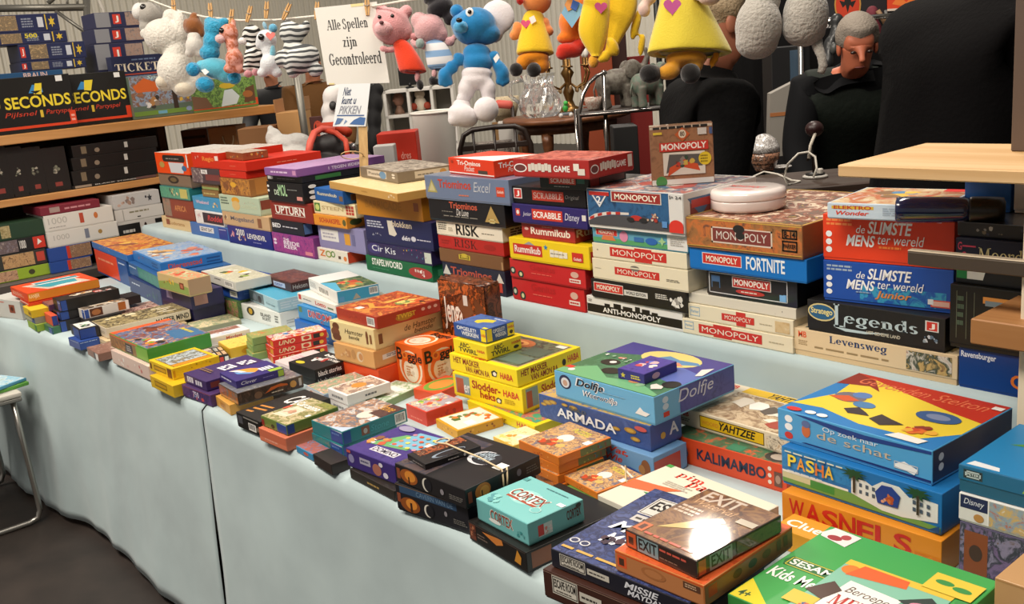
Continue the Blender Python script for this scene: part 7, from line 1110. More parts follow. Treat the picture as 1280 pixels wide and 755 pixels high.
blob('head', [(537, 36, 20, 18, 20), (524, 26, 11, 11), (548, 42, 12, 12)], plush('d2a0a2'), D, o, t)
blob('cap', [(550, 10, 18, 11, 25), (562, 24, 8, 8, 40), (545, -2, 17, 6, 15)], plush('17141a', .2), D, o, t)
loft('shirt', [(543, 51, 8, 7), (544, 54, 14, 11), (548, 66, 17, 13), (551, 80, 17.5, 13), (551.5, 85, 17, 12), (552, 87, 12, 8)], stripes('7fa0c4', 'd8d6d6', 6.5, .0), D, o, t)
blob('arm', [(530, 56, 8, 6, -30), (520, 56, 5, 5), (515, 52, 3, 4)], plush('d2a0a2'), D, o, t)
blob('arm', [(562, 52, 7, 6, -20), (569, 46, 4, 4)], plush('d2a0a2'), D, o, t)
blob('leg', [(543, 92, 4, 7)], plush('d2a0a2'), D, o, t)
blob('shoe', [(541, 101, 6, 6), (551, 103, 5, 5)], plush('17141a'), D, o, t)
blob('ball', [(526, 57, 6, 7, 0, -.03)], plush('8fa09a', .2), D, o, t)
D = 3.45; t = toy('tall plush bear with blue body, white round ears and puffy white trousers', 598, 80, D); o = t.location
BLU = plush('1c7ab4', .2); WH = plush('d6d0d2', .2)
blob('head', [(593, 33, 28, 23, 12), (577, 30, 14, 13), (604, 42, 22, 14)], BLU, D, o, t, .005)
blob('ear', [(571, 14, 9, 9)], BLU, D, o, t)
blob('ear', [(622, 18, 22, 22, 0, .03, 9), (617, 34, 13, 17, 10, .03, 8)], WH, D, o, t)
blob('muzzle', [(577, 40, 10, 8, 0, -.06)], plush('4a9ac8', .2), D, o, t)
MB().ball(at(576, 36, D) - FWD * .105 - o, (4 * S(D), 3 * S(D), 3 * S(D)), mat('17130f', .3), 10, CROT).build('nose', t)
eye(588, 22, 2.6, D, o, t, -.066, 5)
blob('body', [(596, 66, 18, 12), (597, 78, 20, 14)], BLU, D, o, t)
blob('arm', [(576, 74, 11, 7, -35), (565, 84, 9, 7, -45), (556, 95, 9, 11), (551, 103, 4, 5), (557, 105, 4, 5), (563, 103, 4, 5)], BLU, D, o, t)
blob('arm', [(616, 72, 10, 8, 40), (624, 84, 8, 9, 50), (628, 92, 9, 11), (623, 102, 4, 5), (629, 104, 4, 5), (634, 101, 4, 5)], BLU, D, o, t)
blob('trousers', [(596, 92, 20, 10), (595, 102, 20, 10), (583, 112, 11, 13, 12), (579, 124, 9, 9), (610, 112, 10, 14), (611, 122, 9, 8)], WH, D, o, t)
blob('foot', [(579, 146, 20, 14, -22, -.02), (570, 151, 10, 9, 0, -.03), (577, 132, 12, 9)], WH, D, o, t)
blob('foot', [(608, 139, 16, 16, 0, -.03), (609, 128, 12, 8)], WH, D, o, t)
surf_patch('tag', [(617, 79), (622, 73), (625, 78), (620, 85)], D, o, t, mat('e8e8e8', .5), -.07)
D = 3.3; t = toy('peach plush doll in a yellow shirt with a pink heart and black shoes', 669, 45, D); o = t.location
SK = plush('e08a48', .2); YE = plush('e4bf22', .2); OR = plush('e08a18', .2); BKF = plush('141110', .2)
blob('head', [(671, 0, 19, 18), (664, -8, 14, 14)], SK, D, o, t)
blob('nose', [(650, 4, 5.5, 6, 0, -.03)], plush('c8261c', .2), D, o, t)
loft('shirt', [(667, 15, 9, 8), (667, 18, 13, 11), (667, 34, 17, 14), (668, 52, 21, 16), (668.5, 66, 24, 17), (669, 68.5, 23.5, 16.5), (669, 67, 14, 10)], YE, D, o, t, pleat=.03)
blob('arm', [(648, 36, 7, 10, 25), (643, 44, 7, 7)], SK, D, o, t)
blob('arm', [(680, 30, 8, 9), (684, 39, 9, 7)], SK, D, o, t)
blob('trousers', [(668, 72, 19, 9), (654, 78, 9, 10, 20), (676, 82, 11, 10)], OR, D, o, t)
blob('shoe', [(645, 88, 9, 9, 0, -.01)], BKF, D, o, t)
blob('shoe', [(667, 90, 9.5, 9.5, 0, -.03)], BKF, D, o, t)
surf_patch('heart_patch', heart(657, 33, 6), D, o, t, mat('d8527a', .8), -.034)
surf_patch('tag', [(661, 27), (667, 24), (670, 31), (664, 35)], D, o, t, mat('ece8e0', .5), -.045)
D = 3.2; t = toy('orange plush doll with red legs and a light blue card tag', 714, 40, D); o = t.location
blob('body', [(715, 28, 17, 20), (722, 8, 12, 16), (708, 48, 13, 7), (727, 45, 9, 10)], plush('e4741c', .2), D, o, t)
blob('legs', [(712, 63, 17, 9, -8), (724, 56, 10, 8), (703, 68, 9, 7)], plush('c42a16', .2), D, o, t)
surf_patch('card_tag', [(700, 26), (711, 6), (730, 18), (713, 44)], D, o, t, mat('7fb2d2', .4), -.085)
surf_patch('card_print', [(704, 16), (711, 3), (722, 10), (716, 20), (708, 24)], D, o, t, mat('d8904a', .4), -.0875)
surf_patch('card_print', [(714, 10), (722, 14), (718, 24), (711, 20)], D, o, t, mat('2f5aa8', .4), -.089)
D = 3.1; t = toy('yellow plush bundle of cloth with a pink heart and knotted corners', 755, 40, D); o = t.location
loft('cloth', [(746, -14, 14, 10), (746, 0, 16.5, 12), (744, 20, 19, 13), (741, 38, 20, 13), (742, 52, 15.5, 11), (744, 64, 9, 8), (745, 71, 5, 5)], YE, D, o, t, pleat=.04)
loft('cloth_drape', [(779, -14, 17, 7), (779, 6, 19, 8), (776, 24, 17, 8), (770, 42, 11, 7), (764, 60, 7, 5), (758, 72, 5, 4)], plush('e2b81c', .2), D, o, t, pleat=.08)
blob('cloth_corner', [(766, 58, 7, 14, 25), (757, 70, 6, 8, 20), (796, 28, 6, 22, -14, .02, 5), (803, 54, 5, 16, -8, .02, 4), (752, 74, 6, 5)], plush('e2b81c', .2), D, o, t)
blob('foot', [(742, 76, 7, 9, 0, .01)], plush('d89a2a', .2), D, o, t)
surf_patch('heart_patch', heart(750, 13, 8), D, o, t, mat('d0528a', .8), -.034)
D = 2.85; t = toy('largest plush doll in a wide yellow dress with a pink heart', 860, 45, D); o = t.location
DR = plush('d5c13c', .2)
loft('dress', [(853, -14, 20, 15), (853, -8, 26, 18), (854, 8, 31, 21), (857, 28, 39, 25), (859, 48, 47, 29), (861, 62, 52, 31), (861, 66, 53, 31), (861, 68, 52, 30), (861, 66, 38, 22)], DR, D, o, t, 42, .035)
blob('arm', [(812, -4, 10, 10), (805, 12, 8, 10, 20)], plush('d8b9ac', .2), D, o, t)
blob('arm', [(872, 0, 14, 9, 0, -.06), (880, 8, 14, 9, 0, -.08)], plush('d8b9ac', .2), D, o, t)
blob('trousers', [(858, 73, 27, 10), (836, 90, 15, 10, 8), (868, 84, 12, 9, 30)], plush('d8982a', .2), D, o, t)
blob('ribbon', [(893, 74, 6, 13, -22, 0, 3)], plush('d88f1c', .2), D, o, t)
blob('shoe', [(811, 93, 13, 12, 0, -.01), (818, 92, 9, 11)], BKF, D, o, t)
blob('shoe', [(860, 96, 13, 13, 0, -.04)], BKF, D, o, t)
surf_patch('heart_patch', heart(837, 14, 11), D, o, t, mat('c75a9a', .8), -.049)
surf_patch('tag', [(857, 3), (862, -4), (866, -1), (861, 6)], D, o, t, mat('e8e6e0', .5), -.09)
D = 2.62; t = toy('left round grey plush body hanging above the black jacket', 948, 35, D); o = t.location
GR = plush('a8a39a', .8, 120)
blob('body', [(948, 34, 29, 38), (946, 52, 27, 22), (954, 0, 22, 22)], GR, D, o, t)
blob('collar', [(952, -6, 14, 6, 0, -.03)], plush('5a2a20', .2), D, o, t)
D = 2.6; t = toy('right round grey plush body with a hanging tail', 1006, 30, D); o = t.location
blob('body', [(1007, 20, 28, 38), (1004, 36, 26, 22), (1012, 40, 20, 14)], GR, D, o, t)
MB().tube([at(1020, 48, D + .02) - o, at(1022, 58, D) - o, at(1027, 70, D - .01) - o, at(1029, 82, D - .01) - o, at(1026, 91, D - .01) - o], [.016, .014, .012, .0115, .009], GR, 10).build('tail', t)

# ------------------------------------------------------------------ right hand shelf unit close to the camera
rs = thing('pine_shelf_unit', 'pine shelf unit with a dark post cut off by the right frame edge', 'shelf', (0, 0, 0))
PB_ = wood('c9a06c', 'dcb98a', 2.5, .5, 'X', 'pine_board')
c0 = at(1047, 213, 1.72); 
rs.location = (c0.x + .3, c0.y + .15, 0)
o = rs.location
def rel(x0, x1, y0, y1, z0, z1, m, name, bev=.002):
    return MB().box(x0 - o.x, x1 - o.x, y0 - o.y, y1 - o.y, z0, z1, m, bev).build(name, rs)
zt = at(1047, 206, 1.72).z; zb_ = at(1047, 221.5, 1.72).z
rel(c0.x, c0.x + .62, c0.y, c0.y + .30, zb_, zt, PB_, 'shelf_board')
a0 = at(1213, 398, 1.62); zt2 = a0.z; zb2 = at(1213, 432, 1.62).z
rel(a0.x, a0.x + .45, a0.y, a0.y + .17, zb2, zt2, wood('9c6a3c', 'b07f50', 2.5, .5, 'X', 'pine_beam'), 'shelf_board')
r0 = at(1134, 314, 1.70); zr = at(1134, 332, 1.70).z
rel(r0.x, r0.x + .5, r0.y, r0.y + .015, zr, r0.z, mat('4f443a', .45, .3), 'rail')
rel(r0.x, r0.x + .5, r0.y, r0.y + .016, r0.z - .0005, r0.z + .0025, mat('b8aa94', .4, .3), 'rail_edge')
pp = at(1275, 200, 1.52)
pp.y += .02
rel(pp.x, pp.x + .05, pp.y, pp.y + .05, TZ + .002, zb_, wood('d8cbb4', 'e2d4ba', 2, .5, 'Z', 'pale_post'), 'post')
p2 = at(1266, 100, 1.66)
rel(p2.x, p2.x + .04, p2.y, p2.y + .035, zt, 2.1, mat('5a4a40', .5), 'post')
def far_support(label, px, py, D, w, d, top, col='3a3430'):
    """plain counter carrying things behind the stall"""
    p = at(px, py, D)
    t_ = thing('counter_table', label, 'table', (p.x, p.y, 0), YAW)
    MB().box(-w / 2, w / 2, -d / 2, d / 2, top - .035, top, wood(col, '4a4038', 3, .5, 'X', 'counter_top'), .004).build('table_top', t_)
    for sx in (-1, 1):
        for sy in (-1, 1):
            MB().box(sx * (w / 2 - .06) - .02, sx * (w / 2 - .06) + .02, sy * (d / 2 - .05) - .02, sy * (d / 2 - .05) + .02, 0, top - .035, mat('2e2824', .6)).build('leg', t_)
    return t_

# white tin on the gold property box, navy bottle on the quiz box
tz = [r for r in BOXES if r[1].startswith('gold brown deluxe')][0]
zt_ = tz[8]
pc = on_z(929, 262, zt_)
t = thing('round_tin', 'shiny white round tin on the gold brown property box', 'tin', (pc.x, pc.y + .02, zt_ + .0006))
R = 46.5 / FPX * (pc - CAM).dot(FWD)
MB().lathe([(R * .9, 0), (R * .97, .003), (R, .008), (R, .022), (R * .99, .026)], mat('dccfc9', .22, 0, .6), 40).build('base', t)
MB().lathe([(R * 1.0, .0265), (R * 1.008, .029), (R * 1.005, .040), (R * .96, .0465), (R * .8, .049)], mat('e4d9d4', .2, 0, .6), 40).build('lid', t)
b = MB()
vs, fs = text_shape('MONOPOLY', 'b')
b.add([((x - .5) * R * 1.1, (y - .5) * .022, .0495) for x, y in vs], fs, mat('c8504c', .4))
for i in range(3):
    b.box(-R * .45, R * .45, -.03 - i * .008, -.027 - i * .008, .0491, .0495, mat('c88a88', .4))
b.build('lid_print', t)
q1 = [r for r in BOXES if r[1].startswith('orange red quiz')][0]
zq = q1[8]
e0 = on_z(1119, 270, zq); D0 = (e0 - CAM).dot(FWD)
P0 = at(1119, 257, D0 - .075); P1 = at(1262, 261, D0 - .15)
rb = 15.8 / FPX * D0
P0.z = zq + rb + .001; P1.z = P0.z - .004
t = thing('bottle', 'navy blue glossy bottle with a black cap lying on the orange red quiz box', 'bottle', P0)
ax = (P1 - P0); L = ax.length; ax.normalize()
NV = mat('0f1c4a', .15, 0, .9)
MB().tube([ax * (L * f) for f in (0, .008, .03, .1, .3, .42, .52, .60, .66)], [rb * .6, rb * .9, rb * .99, rb, rb, rb * .99, rb * .96, rb * .93, rb * .92], NV, 28).build('body', t)
MB().tube([ax * (L * f) for f in (.655, .67, .69, .8, .9, .95, .965)], [rb * .92, rb * .97, rb, rb, rb * .97, rb * .92, rb * .6], mat('16130f', .35), 28).build('cap', t)
# upright property box on the racing car box
rc = [r for r in BOXES if r[1].startswith('large racing car')][0]
zc = rc[8]
pb0 = on_z(815, 233.5, zc); pb1 = on_z(893.6, 228, zc)
v = pb1 - pb0; w_ = math.hypot(v.x, v.y); yaw_ = math.atan2(v.y, v.x)
h_ = (at(813.4, 157, (pb0 - CAM).dot(FWD)).z - zc)
ops = [('a', 'F', 0, .1, 1, 1, ['8a5f42', '9a6c4c', '7a5238'], .5), ('r', 'F', 0, 0, 1, .1, 'dcd6ce'), ('e', 'F', .16, .06, .09, .1, '4a8a44'), ('r', 'F', .0, .95, 1, 1, 'c8b8a4')]
ops += [('r', 'F', .06 + .125 * i, .945, .165 + .125 * i, .985, '2a2420') for i in range(7)]
ops += [('p', 'F', [(.4, .84), (.52, .96), (.64, .84), (.52, .72)], 'b8562a'), ('e', 'F', .52, .85, .06, .07, 'd8c8b0'), ('t', 'F', '80', .485, .81, .555, .89, '4a3020', 'b'), ('r', 'F', .15, .57, .92, .72, 'c03428'), ('t', 'F', 'MONOPOLY', .18, .595, .89, .70, 'f0e8dc', 'b'),
        ('r', 'F', .2, .17, .86, .55, 'd8cec0'), ('p', 'F', [(.24, .2), (.5, .32), (.82, .3), (.8, .5), (.3, .52)], '5a5450'), ('p', 'F', [(.26, .15), (.5, .3), (.78, .22), (.74, .34), (.5, .4), (.3, .3)], 'c8502a'), ('m', 'F', .3, .28, .8, .52, 6, ['6a3a30', 'c8a84a', '3a4a3a', '8a7a70', 'b83a2a']), ('e', 'F', .86, .42, .1, .11, 'd8b82a'), ('l', 'F', .79, .35, .93, .49, 3, '8a7418'),
        ('r', 'F', .06, .86, .2, .9, 'd8b83a'), ('r', 'F', .76, .82, .9, .93, 'c8c0b8'), ('r', 'F', .94, .82, .99, .93, '4a5a80')]
make_box(('card_game_box', 'brown upright property game box standing on the racing car box', 'games stacked along the raised back shelf', (pb1.x, pb1.y), yaw_, w_, .045, zc, zc + h_, '8a6248', ops, 1, 1.0, None, 0))
# rubber bands
def band(pts, label, r=.0016, lift=0):
    b = MB().tube(pts, r, mat('d8c29a', .6), 8)
    return tag(b.build('rubber_band'), label, 'rubber band')
kb = [r for r in BOXES if r[1].startswith('wide black fantasy')][0]
ks = [r for r in BOXES if r[1].startswith('small black card box')][0]
zs = ks[8] + .003; zk = kb[8] + .003
A = on_z(553, 551.5, zs); Bq = on_z(575, 562, zs); E1 = on_z(600, 572, zk + .006); E2 = on_z(627.5, 587, zk)
dn = Vector((E2.x + .006, E2.y - .004, zk - .004))
loop = [A + Vector((.012 * math.cos(a), .016 * math.sin(a), .0)) for a in [i * .6 for i in range(8)]]
band(loop + [A + Vector((.02, -.004, .001)), Bq, E1, E2, dn + Vector((.003, -.002, -.01)), dn + Vector((.003, -.002, -.026)), dn + Vector((.002, .006, -.028)), dn + Vector((.003, .008, -.012)), E2 + Vector((0, .012, .001))], 'pale rubber band lying over the two black fantasy boxes', .0018)
ob_ = [r for r in BOXES if r[1].startswith('orange box held by')][0]
F0 = Vector((ob_[3][0], ob_[3][1], 0)); ya = ob_[4]; wv = Vector((math.cos(ya), math.sin(ya), 0)); dv = Vector((-math.sin(ya), math.cos(ya), 0))
zt3 = ob_[8] + .0022; zb3 = ob_[7] + .001
p_a = F0 - wv * ob_[5] * .52 * 1 + dv * (ob_[6] + .0022); p_b = F0 + wv * .0022 + dv * ob_[6] * .62
band([Vector((p_a.x, p_a.y, zb3)), Vector((p_a.x, p_a.y, zt3 - .002)), Vector((p_a.x, p_a.y, zt3)) - dv * .003, Vector((p_b.x, p_b.y, zt3)) - wv * .003, Vector((p_b.x, p_b.y, zt3 - .002)), Vector((p_b.x, p_b.y, zb3))], 'thin rubber band stretched over a corner of the single orange box', .0012)

# ------------------------------------------------------------------ small side table with booklets at the left
tp = [on_z(34, 488, .53)]
LT = thing('side_table', 'low folding table with tubular steel legs at the left frame edge', 'table', (0, 0, 0))
# local axis: right edge runs away from the camera
fx, fy = tp[0].x, tp[0].y
LT.location = (fx - .3, fy - .32, 0)
LT.rotation_euler = (0, 0, 0)
MB().box(-.3, .3, -.3, .3, .512, .53, mat('c4bfb4', .5), .006, None, 2).build('table_top', LT)
MB().box(-.298, .298, -.298, .298, .495, .512, mat('8f8c86', .35, .6), .004).build('edge_band', LT)
ST = mat('b2afa8', .3, .9)
for x in (-.27, .27):
    MB().tube([(x, .27, .495), (x, .275, .3), (x, .28, .10), (x, .28, .05), (x, .268, .020), (x, .235, .011), (x, 0, .011), (x, -.235, .011), (x, -.268, .020), (x, -.28, .05), (x, -.28, .10), (x, -.27, .495)], .0105, ST, 10).build('leg_frame', LT)
for i, (x0, y0, h0, col, lab, pal) in enumerate(((-.02, -.05, .014, '5a9a3a', 'green edged picture booklet lying on the small table at the left', ['6aa83a', '8ab84a', '3a7a3a', 'c8a850']), (-.06, -.02, .012, '4a8aa8', 'blue landscape picture booklet on top of the green one at the left', ['6ab0d0', '8ac0d8', 'c8d8dc', '4a8a6a']))):
    z_ = .5305 if i == 0 else .545
    bb_ = MB().box(-.105, .105, -.075, .075, 0, h0, mat(col, .4), .002)
    bb_.add([(-.102, -.072, h0 + .0003), (.102, -.072, h0 + .0003), (.102, .072, h0 + .0003), (-.102, .072, h0 + .0003)], [(0, 1, 2, 3)], art(pal, .8, .3))
    bk = on_z(-9 - 4 * i, 488 - 3 * i, z_)
    o2 = bb_.build('booklet', None, (bk.x, bk.y, z_), 1.75 + .2 * i)
    tag(o2, lab, 'booklet')
# ------------------------------------------------------------------ people
def skin_mesh(name, verts, edges, m, parent, sub=2, root=0):
    me = bpy.data.meshes.new(name)
    me.from_pydata([v[0] for v in verts], edges, [])
    me.materials.append(m)
    ob = bpy.data.objects.new(name, me)
    COL.objects.link(ob)
    ob.parent = parent
    sk = ob.modifiers.new('skin', 'SKIN'); sk.use_smooth_shade = True
    lay = me.skin_vertices[0].data if me.skin_vertices else None
    if lay is None:
        bm = bmesh.new(); bm.from_mesh(me); bm.verts.layers.skin.verify(); bm.to_mesh(me); bm.free()
        lay = me.skin_vertices[0].data
    for i, v in enumerate(verts):
        r = v[1]
        lay[i].radius = r if isinstance(r, tuple) else (r, r)
        lay[i].use_root = (i == root)
    s = ob.modifiers.new('sub', 'SUBSURF'); s.levels = sub; s.render_levels = sub
    return ob

def person(label, head_at, face, H, lean, nod, top, legs_c, hair_c, skin_c='b9795a', arm_fwd=(.35, .35), bulk=1.0, cap=1.0, vest=None):
    """standing figure built around its head position; face = heading angle of the view direction"""
    hip = .52 * H
    up = lambda s, fwd=0, side=0: (side, fwd * math.cos(lean) + s * math.sin(lean), hip + s * math.cos(lean) - fwd * math.sin(lean))
    hc = up(.405 * H, .015)
    hc = (hc[0], hc[1] + .05 * math.sin(nod), hc[2] - .03 * (1 - math.cos(nod)))
    f = Vector((math.cos(face), math.sin(face), 0)); rgt = Vector((math.sin(face), -math.cos(face), 0))
    base = Vector((head_at.x, head_at.y, 0)) - f * hc[1]
    dz = head_at.z - hc[2]
    t = thing('person', label, 'person', (base.x, base.y, 0), face - math.pi / 2)
    k = H / 1.75
    # joints
    J = []
    E_ = []
    def add(p, r, frm=None):
        J.append((Vector(p), r))
        if frm is not None: E_.append((frm, len(J) - 1))
        return len(J) - 1
    def body(infl, parts):
        pass
    pel = add((0, 0, hip), (.12 * k, .10 * k))
    ab = add(up(.09 * H), (.115 * k, .09 * k), pel)
    ch = add(up(.20 * H), (.13 * k, .10 * k), ab)
    nk0 = add(up(.285 * H), (.085 * k, .07 * k), ch)
    nk = add(up(.325 * H, .01), .052 * k, nk0)
    hd0 = add((hc[0], hc[1] - .01, hc[2] - .035), (.066 * k, .072 * k), nk)
    hd = add((hc[0], hc[1] + .005, hc[2] + .04), (.073 * k, .083 * k), hd0)
    add((hc[0], hc[1], hc[2] + .085), (.05 * k, .055 * k), hd)
    fd = Vector((0, math.cos(nod), -math.sin(nod))); ud = Vector((0, math.sin(nod), math.cos(nod)))
    H0 = Vector(hc)
    # chin and nose
    add(H0 + fd * .055 - ud * .075, .032 * k, hd0)
    n1 = add(H0 + fd * .088 + ud * .012, .012, hd)
    add(H0 + fd * .112 - ud * .014, .014, n1)
    arms = []
    for s, af in ((-1, arm_fwd[0]), (1, arm_fwd[1])):
        sh = add(up(.275 * H, 0, s * .105 * H), .058 * k, nk0)
        S0 = Vector(J[sh][0])
        el = add(S0 + Vector((s * .05, .28 * math.sin(af), -.28 * math.cos(af))) * k, .045 * k, sh)
        wr = add(Vector(J[el][0]) + Vector((-s * .05, .25 * math.sin(af + .55), -.25 * math.cos(af + .55))) * k, .030 * k, el)
        W0 = Vector(J[wr][0]); dv = (W0 - Vector(J[el][0])).normalized()
        pm = add(W0 + dv * .06, (.036, .018), wr)
        P0 = Vector(J[pm][0])
        for i, (off, ln) in enumerate(((-.028, .062), (-.010, .074), (.009, .070), (.027, .055))):
            q = P0 + dv * .03 + Vector((off, 0, 0))
            a1 = add(q, .0095, pm); a2 = add(q + dv * ln * .5 + Vector((0, .004, 0)), .009, a1); add(q + dv * ln * .9 + Vector((0, .018, 0)), .0075, a2)
        th = add(P0 + Vector((-s * .040, .012, 0)) - dv * .01, .011, pm); add(P0 + Vector((-s * .055, .024, 0)) + dv * .03, .0095, th)
        arms.append((sh, el, wr))
    lg = []
    for s in (-1, 1):
        h1 = add((s * .055 * H, 0, hip - .03), .085 * k, pel)
        kn = add((s * .06 * H, .02, .285 * H), .058 * k, h1)
        an = add((s * .06 * H, -.01, .05 * H), .040 * k, kn)
        add((s * .065 * H, .12, .03), .035 * k, an)
        lg.append((h1, kn, an))
    sk = mat(skin_c, .5, 0, 0, 0, .4)
    ob = skin_mesh('body', J, E_, sk, t)
    ob.location.z = dz * 0
    # coat: torso and sleeves
    V = []; E2 = []
    def a2(p, r, frm=None):
        V.append((Vector(p), r))
        if frm is not None: E2.append((frm, len(V) - 1))
        return len(V) - 1
    B = bulk
    p0 = a2((0, 0, hip - .10), (.165 * k * B, .135 * k * B)); p1 = a2(up(.06 * H), (.16 * k * B, .13 * k * B), p0); p2_ = a2(up(.19 * H), (.175 * k * B, .135 * k * B), p1); p3 = a2(up(.285 * H), (.11 * k * B, .095 * k * B), p2_)
    a2(up(.335 * H, .005), .080 * k, a2(up(.305 * H), .092 * k, p3))
    for (sh, el, wr) in arms:
        s1 = a2(J[sh][0] * 1.0, .085 * k * B, p3); e1 = a2(J[el][0], .068 * k * B, s1); a2(J[wr][0] + (J[el][0] - J[wr][0]) * .06, .052 * k, e1)
    skin_mesh('jacket', V, E2, top, t)
    if vest:
        V = []; E2 = []
        q0_ = a2((0, 0, hip - .08), (.175 * k * B, .145 * k * B)); q1_ = a2(up(.06 * H), (.17 * k * B, .14 * k * B), q0_); q2_ = a2(up(.19 * H), (.186 * k * B, .146 * k * B), q1_); q3_ = a2(up(.275 * H), (.13 * k * B, .108 * k * B), q2_)
        for (sh, el, wr) in arms:
            a2(J[sh][0] * 1.0, .092 * k * B, q3_)
        skin_mesh('vest', V, E2, vest, t)
    V = []; E2 = []
    g0 = a2((0, 0, hip), (.15 * k, .125 * k))
    for (h1, kn, an) in lg:
        i1 = a2(J[h1][0], .105 * k, g0); i2 = a2(J[kn][0], .078 * k, i1); a2(J[an][0] + Vector((0, 0, -.01)), .066 * k, i2)
    skin_mesh('trousers', V, E2, legs_c, t)
    for s in (-1, 1):
        b = MB().ball((s * .063 * H, .055, .045), (.05, .14, .045), mat('17130f', .5), 16)
        b.build('shoe', t)
    # hair, eyes, mouth
    b = MB()
    bm = bmesh.new(); bmesh.ops.create_uvsphere(bm, u_segments=24, v_segments=16, radius=1)
    cap_c = H0 + ud * .038 - fd * .026
    Mh = Matrix(((1, 0, 0), (0, fd.y, ud.y), (0, fd.z, ud.z)))
    keep = []
    for v_ in bm.verts:
        l_ = v_.co.copy()
        if l_.y > .3 and l_.z < .42: l_ = l_ * (.80)
        elif l_.z < -.35: l_ = l_ * .84
        v_.co = cap_c + Mh @ Vector((l_.x * .086 * k, l_.y * .102 * k, l_.z * .098 * k))
    bm.verts.index_update()
    b.add([v_.co.copy() for v_ in bm.verts], [[v_.index for v_ in f_.verts] for f_ in bm.faces], mat(hair_c, .7, 0, 0, 0, .3, 0, .6, 120), True)
    bm.free()
    b.build('hair', t)
    for s in (-1, 1):
        MB().ball(H0 + Vector((s * .074, 0, 0)) - fd * .006 - ud * .004, (.010, .019, .030), sk, 12).build('ear', t)
        MB().ball(H0 + fd * .078 + ud * .018 + Vector((s * .032, 0, 0)), (.012, .008, .007), mat('2a1c16', .3), 10).build('eye', t)
    MB().ball(H0 + fd * .083 - ud * .048, (.024, .007, .005), mat('7a4038', .5), 10).build('mouth', t)
    return t
FA = math.atan2(FWD.y, FWD.x); RA = math.atan2(RGT.y, RGT.x)
DK = mat('070607', .9, 0, 0, 0, .12, 0, .2, 90)
hp = at(1072, 76, 4.15)
person('person with short grey hair bowing the head, dark green vest over black sleeves', hp, FA + math.pi - .15, 1.78, math.radians(38), math.radians(26), mat('0b0c0f', .85, 0, 0, 0, .2), mat('15161a', .85), '8f857a', 'b8694c', (.25, .2), 1.05, 1, mat('141c16', .7, 0, 0, 0, .3, 0, .35, 30))
person('person seen from behind in a bulky plain black coat at the right', at(1266, -140, 2.62), RA + .3, 1.97, math.radians(15), math.radians(5), DK, mat('131316', .85), '3a2c22', 'b9795a', (.5, .2), 1.32)
person('person with light hair in a black jacket, back turned, behind the upright brown box', at(908, 22, 3.12), RA + .1, 1.76, math.radians(7), math.radians(25), mat('09090a', .85, 0, 0, 0, .15, 0, .25, 60), mat('15151a', .85), 'a89478', 'a0644c', (-.1, -.15), 1.14)
person('person in a brown coat standing far behind the striped plush', at(387, 66, 8.2), FA + math.pi + .4, 1.76, math.radians(3), 0, mat('6a4620', .8, 0, 0, 0, .3, 0, .3, 40), mat('2a2624', .8), '4a3a2c', 'b9795a', (.2, .3), 1.3)
person('person in plain black standing far behind the small striped plush', at(334, 66, 9.4), FA + math.pi - .2, 1.74, math.radians(3), 0, mat('141416', .8), mat('1c1c20', .8), '3a2c22', 'b9795a', (.1, .5), 1.15)

# ------------------------------------------------------------------ second row of the market behind the stall
T2 = .80
t2 = thing('market_table', 'long dark market table behind the stall carrying furniture and cartons', 'table', (-4.25, 3.07, 0))
MB().box(-1.55, 1.42, -.83, .78, T2 - .04, T2 - .001, mat('2e2622', .7), .004).build('table_top', t2)
for sx in (-1, 1):
    for sy in (-.75, .7):
        MB().box(sx * 1.35 - .03, sx * 1.35 + .03, sy - .03, sy + .03, 0, T2 - .04, mat('241e1a', .7)).build('leg', t2)
def zof(py, px, D): return at(px, py, D).z
def card(px0, px1, py0, D, label, m, name='cardboard_carton', d=.22, cat='carton', extra=None, base=T2, parent=None, yaw=YAW, bev=.003):
    """upright box whose front spans px0..px1, top edge at py0, standing on the market table"""
    A_ = at(px0, py0, D); B_ = at(px1, py0, D)
    w = (B_ - A_).length; z1 = (A_.z + B_.z) / 2; c_ = (A_ + B_) / 2
    h = z1 - base
    t_ = thing(name, label, cat, (c_.x, c_.y, base), yaw)
    MB().box(-w / 2, w / 2, 0, d, 0, h, m, bev).build('carton_body' if name == 'cardboard_carton' else 'body', t_)
    if extra: extra(t_, w, d, h)
    return t_
KR = mat('a8784a', .75); KR2 = mat('8a5f38', .75)
def flaps(t_, w, d, h):
    for s in (-1, 1):
        MB().box(s * w / 2 - .002, s * w / 2 + .002, 0, d, h, h + .07, KR, 0, Matrix.Rotation(s * .0, 4, 'Y')).build('flap', t_)
card(344, 378, 140, 5.35, 'open tan cardboard carton beside the steel pole', mat('b98a54', .75), extra=flaps)
card(296, 338, 160, 5.25, 'brown cardboard carton under the shelf end', KR2)
def loop(t_, w, d, h):
    MB().tube([(.03 + .03 * math.cos(a), -.004, h - .05 - .06 * math.sin(a)) for a in [math.pi * i / 8 for i in range(9)]], .004, mat('c8b088', .7), 6).build('string_loop', t_)
card(259, 294, 159, 5.5, 'tan carton with a pale looped string on its front', mat('9a6a3c', .75), extra=loop)
def slots(t_, w, d, h):
    for i in range(2):
        MB().box(-w * .42, w * .42, -.003, .001, h - .05 - i * .06, h - .035 - i * .06, mat('3a2414', .8)).build('slot', t_)
card(225, 258, 162, 5.7, 'dark brown slatted wooden crate under the upper shelf', mat('6e4524', .7), 'wooden_crate', extra=slots, cat='crate')
